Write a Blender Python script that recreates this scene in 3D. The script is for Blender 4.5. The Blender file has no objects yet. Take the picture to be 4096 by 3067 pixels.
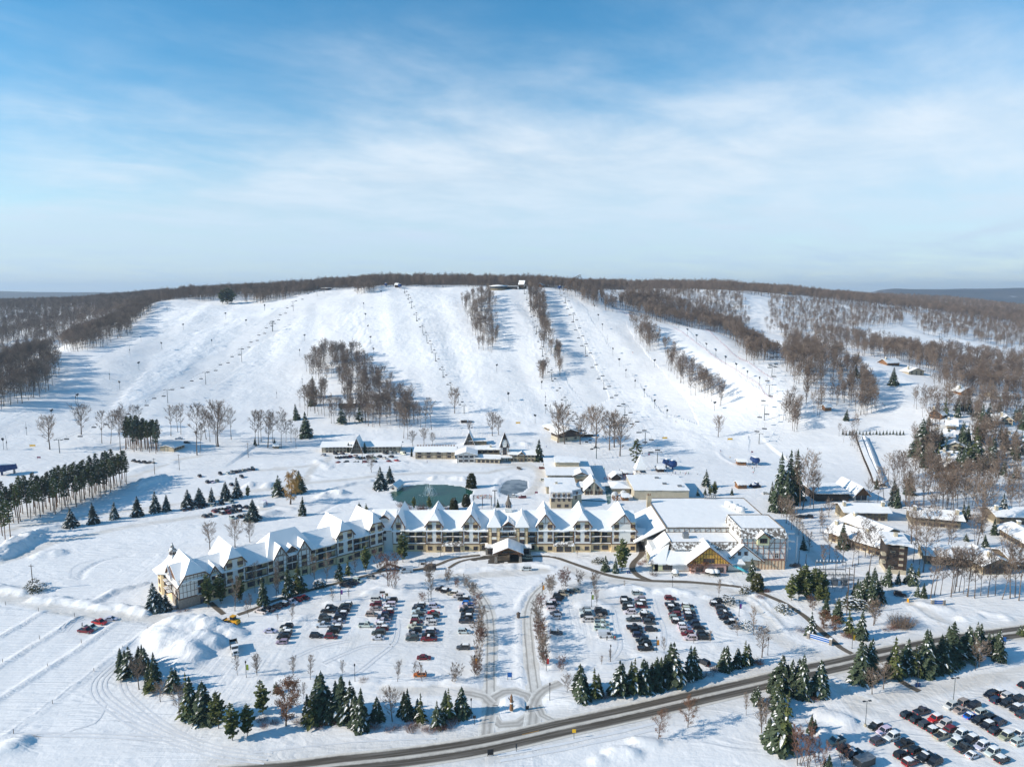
import bpy, math, random
import numpy as np
from mathutils import Vector, Matrix, noise as mnoise

S = bpy.context.scene
COL = S.collection
R = math.radians
rnd = random.Random(7)

# ------------------------------------------------------------------ camera
CAM_H = 120.0
FPX = 2731.0                       # focal length in pixels of the 4096 px wide photograph
PITCH = math.atan((1533.5 - 1172) / FPX)
SP, CP = math.sin(PITCH), math.cos(PITCH)
cd = bpy.data.cameras.new('camera'); cam = bpy.data.objects.new('camera', cd); COL.objects.link(cam)
cam.location = (0, 0, CAM_H); cam.rotation_euler = (math.pi / 2 - PITCH, 0, 0)
cd.sensor_width = 36; cd.lens = 36 * FPX / 4096; cd.clip_start = 1; cd.clip_end = 40000
S.camera = cam

# ------------------------------------------------------------------ exposure, sun, sky
SUN_EL, SUN_AZ = R(27.5), R(14)    # shadows run to +X, 14 degrees towards +Y
S.view_settings.view_transform = 'Standard'; S.view_settings.look = 'None'
S.view_settings.gamma = 1; S.view_settings.use_curve_mapping = False
S.view_settings.exposure = 0.30
S.cycles.use_denoising = True
S.cycles.max_bounces = 6; S.cycles.diffuse_bounces = 3; S.cycles.transparent_max_bounces = 6
S.cycles.volume_bounces = 0
S.cycles.use_adaptive_sampling = True; S.cycles.adaptive_threshold = 0.02
sl = bpy.data.lights.new('sun', 'SUN'); sl.energy = 4.6; sl.angle = R(0.5); sl.color = (1, 0.905, 0.775)
sun = bpy.data.objects.new('sun', sl); COL.objects.link(sun)
sdir = Vector((-math.cos(SUN_EL) * math.cos(SUN_AZ), -math.cos(SUN_EL) * math.sin(SUN_AZ), math.sin(SUN_EL)))
sun.rotation_euler = sdir.to_track_quat('Z', 'Y').to_euler(); sun.location = sdir * 500

W = bpy.data.worlds.new('World'); S.world = W; W.use_nodes = True
def nodes_of(tree):
    def N(t, **k):
        n = tree.nodes.new(t)
        for a, b in k.items(): setattr(n, a, b)
        return n
    return N
def build_sky():
    t = W.node_tree; t.nodes.clear(); N = nodes_of(t); L = t.links.new
    out = N('ShaderNodeOutputWorld'); bg = N('ShaderNodeBackground'); bg.inputs[1].default_value = 0.098
    sky = N('ShaderNodeTexSky', sky_type='NISHITA', sun_disc=False, sun_elevation=SUN_EL, sun_rotation=R(256), altitude=300,
            air_density=1.0, dust_density=0.1, ozone_density=1.6)
    tc = N('ShaderNodeTexCoord'); sp = N('ShaderNodeSeparateXYZ'); L(tc.outputs['Generated'], sp.inputs[0])
    def M(op, a, b=None, c=None):
        m = N('ShaderNodeMath', operation=op)
        for i, v in enumerate((a, b, c)):
            if v is None: continue
            if isinstance(v, (int, float)): m.inputs[i].default_value = v
            else: L(v, m.inputs[i])
        return m.outputs[0]
    # a flat, thin layer of high cloud: direction projected on a plane above
    z = M('ADD', M('MAXIMUM', sp.outputs[2], 0.0), 0.10)
    u0 = M('DIVIDE', sp.outputs[0], z); v0 = M('DIVIDE', sp.outputs[1], z); u = M('ADD', M('MULTIPLY', u0, .80), M('MULTIPLY', v0, .60)); v = M('SUBTRACT', M('MULTIPLY', v0, .80), M('MULTIPLY', u0, .60))
    def noise(su, sv, scale, det, rough, dist=0.0, off=0.0):
        cb = N('ShaderNodeCombineXYZ'); L(M('MULTIPLY_ADD', u, su, off), cb.inputs[0]); L(M('MULTIPLY', v, sv), cb.inputs[1]); cb.inputs[2].default_value = off
        n = N('ShaderNodeTexNoise'); n.inputs['Scale'].default_value = scale; n.inputs['Detail'].default_value = det
        n.inputs['Roughness'].default_value = rough; n.inputs['Distortion'].default_value = dist; L(cb.outputs[0], n.inputs['Vector']); return n.outputs[0]
    big = noise(1.0, 0.55, 0.55, 5, 0.5, 0.25, 3.1)
    fine = noise(0.75, 1.0, 2.1, 9, 0.6, 0.25, 7.7)
    # the front edge of the cloud sheet runs across the sky; overhead and behind it thins out to blue
    front = M('ADD', M('MULTIPLY', u0, 0.16), M('MULTIPLY', v0, 0.62))
    f = M('ADD', front, M('ADD', M('MULTIPLY', M('SUBTRACT', big, 0.5), 1.5), M('MULTIPLY', M('SUBTRACT', fine, 0.5), 0.8)))
    mr = N('ShaderNodeMapRange', interpolation_type='SMOOTHSTEP'); L(f, mr.inputs[0]); mr.inputs[1].default_value = 1.0; mr.inputs[2].default_value = 2.2
    st = N('ShaderNodeMapRange'); L(fine, st.inputs[0]); st.inputs[1].default_value = 0.30; st.inputs[2].default_value = 0.70
    cov = M('MULTIPLY', mr.outputs[0], M('MULTIPLY_ADD', st.outputs[0], 0.22, 0.70))
    # wisps in the clear part
    wis = N('ShaderNodeMapRange', interpolation_type='SMOOTHSTEP'); L(noise(0.55, 1.0, 1.1, 7, 0.55, 0.5, 12.3), wis.inputs[0]); wis.inputs[1].default_value = 0.50; wis.inputs[2].default_value = 0.80
    cov = M('MINIMUM', M('ADD', cov, M('MULTIPLY', wis.outputs[0], 0.22)), 1.0)
    hz = N('ShaderNodeMapRange', interpolation_type='SMOOTHSTEP'); L(sp.outputs[2], hz.inputs[0]); hz.inputs[1].default_value = -0.02; hz.inputs[2].default_value = 0.20; hz.inputs[3].default_value = 0.0; hz.inputs[4].default_value = 1.0
    ccol = N('ShaderNodeValToRGB'); L(fine, ccol.inputs[0])
    ccol.color_ramp.elements[0].position = 0.3; ccol.color_ramp.elements[0].color = (5.9, 6.8, 7.7, 1)
    ccol.color_ramp.elements[1].position = 0.62; ccol.color_ramp.elements[1].color = (6.9, 7.7, 8.5, 1)
    low = N('ShaderNodeMix', data_type='RGBA'); L(hz.outputs[0], low.inputs['Factor']); low.inputs['A'].default_value = (4.4, 6.1, 7.8, 1); L(ccol.outputs[0], low.inputs['B'])
    mix = N('ShaderNodeMix', data_type='RGBA'); L(M('MAXIMUM', cov, M('MULTIPLY_ADD', hz.outputs[0], -0.85, 0.85)), mix.inputs['Factor'])
    hs = N('ShaderNodeHueSaturation'); hs.inputs['Saturation'].default_value = 1.38; hs.inputs['Value'].default_value = 1.4; hs.inputs['Hue'].default_value = .49; L(sky.outputs[0], hs.inputs['Color'])
    L(hs.outputs[0], mix.inputs['A']); L(low.outputs['Result'], mix.inputs['B'])
    L(mix.outputs['Result'], bg.inputs[0]); L(bg.outputs[0], out.inputs[0])
build_sky()

# ------------------------------------------------------------------ helpers
def link(o, parent=None):
    COL.objects.link(o)
    if parent is not None: o.parent = parent
    return o
class MB:
    """collects faces; build() links them as one mesh object"""
    def __init__(s): s.v = []; s.f = []; s.m = []; s.uv = []
    def poly(s, pts, m=0, uv=None):
        i = len(s.v); s.v += [tuple(p) for p in pts]; s.f.append(tuple(range(i, i + len(pts)))); s.m.append(m); s.uv.append(uv); return s
    def mesh(s, v, f, m=0):
        i = len(s.v); s.v += [tuple(p) for p in v]
        for q in f: s.f.append(tuple(i + a for a in q)); s.m.append(m); s.uv.append(None)
        return s
    def box(s, x0, x1, y0, y1, z0, z1, m=0):
        return s.mesh([(x0,y0,z0),(x1,y0,z0),(x1,y1,z0),(x0,y1,z0),(x0,y0,z1),(x1,y0,z1),(x1,y1,z1),(x0,y1,z1)],
               [(0,3,2,1),(4,5,6,7),(0,1,5,4),(1,2,6,5),(2,3,7,6),(3,0,4,7)], m)
    def bar(s, a, b, w, d=None, m=0, up=(0,0,1)):
        a, b = Vector(a), Vector(b); t = (b - a).normalized(); up = Vector(up)
        if abs(t.dot(up)) > .98: up = Vector((0, 1, 0)) if abs(t.y) < .9 else Vector((1, 0, 0))
        x = t.cross(up).normalized() * (w / 2); y = x.cross(t).normalized() * ((d or w) / 2)
        v = [p + sx * x + sy * y for p in (a, b) for sx, sy in ((-1,-1),(1,-1),(1,1),(-1,1))]
        return s.mesh(v, [(0,1,2,3),(7,6,5,4),(0,4,5,1),(1,5,6,2),(2,6,7,3),(3,7,4,0)], m)
    def tube(s, pts, rads, n=6, m=0, cap=True):
        i0 = len(s.v); pts = [Vector(p) for p in pts]
        for k, p in enumerate(pts):
            t = (pts[min(k + 1, len(pts) - 1)] - pts[max(k - 1, 0)]).normalized()
            a = t.orthogonal().normalized() if abs(t.z) < .95 else Vector((1, 0, 0)); b = t.cross(a).normalized(); a = b.cross(t)
            for j in range(n):
                w = 2 * math.pi * j / n; s.v.append(tuple(p + (a * math.cos(w) + b * math.sin(w)) * rads[k]))
        for k in range(len(pts) - 1):
            for j in range(n):
                s.f.append((i0 + k*n + j, i0 + k*n + (j+1) % n, i0 + (k+1)*n + (j+1) % n, i0 + (k+1)*n + j)); s.m.append(m); s.uv.append(None)
        if cap:
            s.f.append(tuple(i0 + j for j in reversed(range(n)))); s.m.append(m); s.uv.append(None)
            s.f.append(tuple(i0 + (len(pts)-1)*n + j for j in range(n))); s.m.append(m); s.uv.append(None)
        return s
    def lathe(s, prof, n=10, c=(0,0,0), m=0):
        i0 = len(s.v)
        for r, z in prof:
            for j in range(n):
                w = 2 * math.pi * (j + .5) / n; s.v.append((c[0] + r*math.cos(w), c[1] + r*math.sin(w), c[2] + z))
        for k in range(len(prof) - 1):
            for j in range(n):
                s.f.append((i0+k*n+j, i0+k*n+(j+1) % n, i0+(k+1)*n+(j+1) % n, i0+(k+1)*n+j)); s.m.append(m); s.uv.append(None)
        return s
    def data(s, name, mats, smooth=False):
        me = bpy.data.meshes.new(name); me.from_pydata(s.v, [], s.f)
        for q in (mats if isinstance(mats, (list, tuple)) else [mats]): me.materials.append(q)
        if any(s.m): me.polygons.foreach_set('material_index', s.m)
        if smooth: me.polygons.foreach_set('use_smooth', [True] * len(s.f))
        if any(u is not None for u in s.uv):
            l = me.uv_layers.new(name='UVMap'); k = 0
            for fc, u in zip(s.f, s.uv):
                for j in range(len(fc)):
                    if u is not None: l.data[k].uv = u[j]
                    k += 1
        me.update(); return me
    def build(s, name, mats, parent=None, smooth=False):
        return link(bpy.data.objects.new(name, s.data(name, mats, smooth)), parent)
def tag(o, label, cat, group=None, kind=None):
    if label: o['label'] = label
    if cat: o['category'] = cat
    if group: o['group'] = group
    if kind: o['kind'] = kind
    return o
def structure(o, label=None):
    o['kind'] = 'structure'
    if label: o['label'] = label
    return o
def empty(name, loc=(0, 0, 0), rz=0.0, label=None, cat=None, group=None, sc=1.0):
    o = bpy.data.objects.new(name, None); COL.objects.link(o); o.empty_display_size = .3
    o.location = loc; o.rotation_euler = (0, 0, rz); o.scale = (sc, sc, sc) if isinstance(sc, (int, float)) else sc
    return tag(o, label, cat, group)
def obj(name, me, parent=None, color=None):
    o = bpy.data.objects.new(name, me); COL.objects.link(o)
    if parent is not None: o.parent = parent
    if color: o.color = (*color, 1)
    return o

# ------------------------------------------------------------------ materials
def new_mat(name):
    m = bpy.data.materials.new(name); m.use_nodes = True; t = m.node_tree
    return m, t, t.nodes['Principled BSDF'], nodes_of(t), t.links.new
def mat(name, col, rough=.8, var=.18, scale=1.5, bump=0.0, metal=0.0, spec=.3, coord='Object', col2=None, mixscale=None, lo=.4, hi=.6):
    """principled surface whose colour wanders a little with noise; col2 adds patches of a second colour"""
    m, t, b, N, L = new_mat(name)
    b.inputs['Roughness'].default_value = rough; b.inputs['Metallic'].default_value = metal; b.inputs['Specular IOR Level'].default_value = spec
    tc = N('ShaderNodeTexCoord'); n = N('ShaderNodeTexNoise'); n.inputs['Scale'].default_value = scale; n.inputs['Detail'].default_value = 5
    L(tc.outputs[coord], n.inputs['Vector'])
    r = N('ShaderNodeValToRGB'); L(n.outputs[0], r.inputs[0])
    r.color_ramp.elements[0].position = .3; r.color_ramp.elements[1].position = .7
    r.color_ramp.elements[0].color = (*[c * (1 - var) for c in col], 1); r.color_ramp.elements[1].color = (*[min(1, c * (1 + var)) for c in col], 1)
    res = r.outputs[0]
    if col2:
        n2 = N('ShaderNodeTexNoise'); n2.inputs['Scale'].default_value = mixscale or scale; n2.inputs['Detail'].default_value = 6; n2.inputs['Roughness'].default_value = .65
        L(tc.outputs[coord], n2.inputs['Vector'])
        q = N('ShaderNodeMapRange'); L(n2.outputs[0], q.inputs[0]); q.inputs[1].default_value = lo; q.inputs[2].default_value = hi
        mx = N('ShaderNodeMix', data_type='RGBA'); L(q.outputs[0], mx.inputs['Factor']); L(res, mx.inputs['A']); mx.inputs['B'].default_value = (*col2, 1); res = mx.outputs['Result']
    L(res, b.inputs['Base Color'])
    if bump:
        bp = N('ShaderNodeBump'); bp.inputs['Strength'].default_value = bump; bp.inputs['Distance'].default_value = .2; L(n.outputs[0], bp.inputs['Height']); L(bp.outputs[0], b.inputs['Normal'])
    return m
SNOW_C = (.865, .858, .84)
M = {}
M['snow'] = mat('snow', SNOW_C, .75, .03, .35, .5, spec=.15)
M['roof_snow'] = mat('roof_snow', (.86, .855, .838), .75, .02, .25, .35, spec=.15)
M['dirty_snow'] = mat('dirty_snow', (.72, .70, .67), .85, .08, .25, .5, spec=.1, col2=(.52, .48, .43), mixscale=.12, lo=.45, hi=.8)
def paint_mat():
    m, t, b, N, L = new_mat('car_paint'); oi = N('ShaderNodeObjectInfo'); L(oi.outputs['Color'], b.inputs['Base Color'])
    b.inputs['Roughness'].default_value = .32; b.inputs['Coat Weight'].default_value = .25; b.inputs['Coat Roughness'].default_value = .1; b.inputs['Specular IOR Level'].default_value = .4
    return m
M['paint'] = paint_mat()
M['glass'] = mat('dark_glass', (.02, .024, .03), .12, .3, 3, spec=.6)
M['win'] = mat('window_glass', (.035, .045, .055), .1, .5, .4, spec=.6)
M['rubber'] = mat('tyre_rubber', (.018, .018, .018), .9, .2)
M['rim'] = mat('wheel_rim', (.32, .32, .33), .4, .1, metal=.6)
M['black'] = mat('black_plastic', (.02, .02, .022), .6, .2)
M['steel'] = mat('galvanised_steel', (.25, .26, .27), .5, .2, 2, metal=.5)
M['darkmetal'] = mat('dark_metal', (.035, .04, .045), .5, .2, 2, metal=.2)
M['cream'] = mat('cream_stucco', (.70, .54, .32), .9, .06, .4)
M['white'] = mat('white_stucco', (.74, .73, .69), .9, .04, .4)
M['timber'] = mat('brown_timber', (.15, .075, .04), .8, .2, 1.5)
M['stone'] = mat('field_stone', (.30, .27, .23), .95, .35, 1.6, .6, col2=(.2, .18, .16), mixscale=3)
M['shingle'] = mat('grey_brown_shingle', (.17, .145, .12), .95, .2, 2.0, .4)
M['shingle_snow'] = mat('shingle_under_patchy_snow', (.15, .13, .11), .95, .2, 2.0, .3, col2=SNOW_C, mixscale=.9, lo=.47, hi=.56)
M['roof_patchy'] = mat('sliding_roof_snow', (.87, .87, .865), .8, .03, .3, .35, spec=.15, col2=(.17, .145, .12), mixscale=.28, lo=.60, hi=.66)
M['beige'] = mat('beige_siding', (.44, .37, .26), .9, .08, .5)
M['olive'] = mat('olive_siding', (.20, .165, .11), .9, .12, .5)
M['tan'] = mat('tan_block', (.45, .40, .30), .9, .08, .5)
M['darkwood'] = mat('dark_brown_siding', (.055, .042, .035), .85, .25, 1.2)
M['wood'] = mat('orange_wood', (.22, .11, .05), .8, .2, 1.2)
M['bark'] = mat('grey_brown_bark', (.115, .088, .07), .95, .25, 1.0, .3)
M['bluepaint'] = mat('blue_paint', (.012, .04, .14), .4, .1)
M['yellowpaint'] = mat('yellow_paint', (.72, .36, .02), .45, .1)
M['redpaint'] = mat('red_paint', (.6, .03, .03), .5, .1)
M['whitepaint'] = mat('white_paint', (.8, .8, .8), .4, .03)
M['asphalt'] = mat('wet_asphalt', (.075, .066, .055), .8, .25, .5, .2, col2=(.22, .19, .15), mixscale=.25, lo=.5, hi=.75)

# ------------------------------------------------------------------ lie of the land
def fwd(px, py, zc):
    """the point at depth zc seen at a place of the photograph"""
    a = (py - 1533.5) / FPX; return np.array([(px - 2048) / FPX * zc, (CP - a * SP) * zc, CAM_H - (SP + a * CP) * zc])
CTRL = [  # photograph x, y and depth in metres of ground points on the slopes
    (640,1205,1060),(450,1310,900),(250,1425,740),(100,1560,630),(0,1640,570),(0,1760,515),(-300,1800,470),
    (400,1790,510),(400,1700,560),(400,1600,620),(450,1500,690),(550,1400,790),(620,1300,910),(800,1215,1060),
    (800,1750,540),(800,1620,640),(800,1500,730),(850,1400,820),(950,1300,920),(1050,1215,1040),
    (1200,1730,570),(1200,1600,670),(1200,1480,760),(1200,1370,850),(1200,1260,950),(1250,1175,1070),
    (1550,1700,600),(1550,1560,700),(1550,1450,775),(1550,1350,845),(1550,1250,935),(1580,1155,1060),
    (1900,1700,605),(1900,1560,700),(1900,1400,800),(1900,1260,915),(1900,1155,1060),(1750,1180,1010),
    (2200,1700,605),(2200,1560,700),(2200,1400,800),(2200,1260,920),(2180,1155,1060),
    (2500,1720,585),(2500,1580,685),(2500,1430,775),(2480,1320,860),(2420,1240,950),(2300,1185,1020),
    (2800,1720,575),(2800,1600,650),(2800,1480,720),(2800,1390,790),(2700,1320,860),(2600,1292,905),(2815,1318,850),
    (2910,1378,780),(2995,1443,700),(3094,1527,640),(3200,1600,600),(3100,1660,590),(3400,1650,590),(3300,1700,560),
    # behind the right shoulder: the gully and the second hill
    (2700,1275,1000),(2900,1330,930),(3000,1380,850),(3100,1440,760),
    (2600,1175,1200),(2750,1165,1280),(2900,1165,1250),(3000,1180,1250),(3300,1215,1250),(3600,1245,1300),(3800,1268,1300),(4096,1320,1300),(4500,1370,1300),
    (2800,1220,1120),(3000,1290,1030),(3300,1330,970),(3300,1270,1100),(3600,1400,860),(3600,1310,1050),(3900,1470,790),(3900,1370,1000),(4096,1540,720),(4096,1430,920),(4500,1600,700),
    (3430,1440,730),(3600,1500,690),(3730,1540,660),(3500,1560,640),(3700,1650,570),(3900,1700,530),(4096,1790,475),(4500,1850,460),(3600,1790,505),(3400,1790,510),
    (3000,1170,1700),(3600,1210,1800),(4096,1250,1900),(4700,1330,1900),(3800,1205,2300),
    # left: the valley and the wooded ridge beyond
    (20,1460,880),(120,1440,900),(230,1400,960),(330,1350,1030),(-200,1560,760),(-250,1440,980),(0,1370,1010),(200,1320,1120),(350,1260,1260),(520,1215,1350),(0,1260,1300),(0,1235,1500),(300,1225,1600),(-400,1330,1200),(-500,1240,1600),(500,1207,1800),
    # plateau on top of the hill
    (700,1203,1300),(1200,1170,1300),(1900,1150,1250),(2300,1160,1200),(1500,1160,1600),(2200,1160,1600),(1000,1185,2200),(2000,1175,2300),(3000,1190,2400),(0,1210,2300),
]
cp = np.array([fwd(*c) for c in CTRL])
flat = [(x, y, 0.0) for y in (100, 220, 340, 430) for x in (-700, -450, -250, -90, 90, 250, 450, 700)]
flat += [(x, 490, 0.0) for x in (-120, -40, 40, 120)] + [(x, 540, 1.0) for x in (-60, 0, 60)]
cp = np.vstack([cp, np.array(flat)])
C0, CSC = cp[:, :2].mean(0), 300.0
def _k(d2): return np.where(d2 > 0, .5 * d2 * np.log(np.maximum(d2, 1e-12)), 0.0)
def _tps():
    q = (cp[:, :2] - C0) / CSC; n = len(q)
    K = _k(((q[:, None] - q[None]) ** 2).sum(-1)) + np.eye(n) * 0.004
    P = np.hstack([np.ones((n, 1)), q]); A = np.block([[K, P], [P.T, np.zeros((3, 3))]])
    return q, np.linalg.solve(A, np.concatenate([cp[:, 2], np.zeros(3)]))
TQ, TW = _tps()
def smooth01(t): t = np.clip(t, 0, 1); return t * t * (3 - 2 * t)
def zbase(x, y):
    x = np.atleast_1d(np.asarray(x, float)); y = np.atleast_1d(np.asarray(y, float)); sh = x.shape
    x = x.ravel(); y = y.ravel(); out = np.empty(len(x))
    for i in range(0, len(x), 20000):
        q = np.stack([(x[i:i+20000] - C0[0]) / CSC, (y[i:i+20000] - C0[1]) / CSC], 1)
        out[i:i+20000] = _k(((q[:, None] - TQ[None]) ** 2).sum(-1)) @ TW[:-3] + TW[-3] + q @ TW[-2:]
    ramp = smooth01((y - 400 - 40 * (np.abs(x) < 200)) / 110)
    return (np.maximum(out, 0) * ramp).reshape(sh)
def G(px, py, z=None):
    """where the line of sight through a place of the photograph meets the ground (or the level z)"""
    a = (py - 1533.5) / FPX; d = np.array([(px - 2048) / FPX, CP - a * SP, -(SP + a * CP)])
    if z is not None or py > 1990:
        t = ((z or 0) - CAM_H) / d[2]; p = d * t; return Vector((p[0], p[1], z or 0))
    t = np.concatenate([np.linspace(300, 1400, 260), np.linspace(1410, 2600, 60)])
    g = CAM_H + d[2] * t - zbase(d[0] * t, d[1] * t); k = np.argmax(g < 0)
    if g[k] >= 0: k = int(np.argmin(g))
    t1 = t[k] - (t[k] - t[max(k-1, 0)]) * (g[k] / (g[k] - g[max(k-1, 0)] + 1e-9) if k else 0)
    return Vector((d[0] * t1, d[1] * t1, float(np.ravel(globals().get('zground', zbase)(np.array([d[0] * t1]), np.array([d[1] * t1])))[0])))
def proj(x, y, z):
    zc = y * CP - (z - CAM_H) * SP; yy = y * SP + (z - CAM_H) * CP
    return 2048 + FPX * x / zc, 1533.5 - FPX * yy / zc, zc
def zoom(ox, oy, sc=.4973):
    return lambda X, Y: (ox + X * sc, oy + Y * sc)
ZA, ZB, ZC, ZD = zoom(0, 1050), zoom(1000, 1050), zoom(2000, 1050), zoom(2996, 1050)
ZE, ZF, ZG, ZH = zoom(0, 1750), zoom(1000, 1750), zoom(2000, 1750), zoom(2996, 1750)
ZI, ZJ, ZK, ZL = zoom(0, 2267), zoom(1000, 2267), zoom(2000, 2267), zoom(2996, 2267)
def gz(Zf, X, Y): return G(*Zf(X, Y))

# ------------------------------------------------------------------ ground sheet
def vnoise(x, y, seed=0):
    xi, yi = np.floor(x).astype(np.int64), np.floor(y).astype(np.int64); fx, fy = x - xi, y - yi
    fx = fx * fx * (3 - 2 * fx); fy = fy * fy * (3 - 2 * fy)
    def h(a, b):
        n = (a * 374761393 + b * 668265263 + seed * 974711) & 0x7fffffff; n = ((n ^ (n >> 13)) * 1274126177) & 0x7fffffff
        return ((n ^ (n >> 16)) & 0xffff) / 65535.0
    return (h(xi, yi) * (1 - fx) + h(xi + 1, yi) * fx) * (1 - fy) + (h(xi, yi + 1) * (1 - fx) + h(xi + 1, yi + 1) * fx) * fy
def fbm(x, y, octv=4, seed=0):
    s = 0; a = .5
    for o in range(octv): s = s + a * (vnoise(x * 2 ** o, y * 2 ** o, seed + o) - .5); a *= .55
    return s
def pdist(X, Y, pts):
    d = np.full(X.shape, 1e9)
    for (ax, ay), (bx, by) in zip(pts[:-1], pts[1:]):
        vx, vy = bx - ax, by - ay; t = np.clip(((X - ax) * vx + (Y - ay) * vy) / (vx * vx + vy * vy + 1e-9), 0, 1)
        d = np.minimum(d, np.hypot(X - ax - t * vx, Y - ay - t * vy))
    return d
def inpoly(X, Y, pts):
    r = np.zeros(X.shape, bool); n = len(pts)
    for i in range(n):
        (ax, ay), (bx, by) = pts[i], pts[(i + 1) % n]
        c = ((ay > Y) != (by > Y)) & (X < (bx - ax) * (Y - ay) / (by - ay + 1e-12) + ax); r ^= c
    return r
def line(Zf, *pts): return [tuple(gz(Zf, *p)[:2]) for p in pts]
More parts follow.
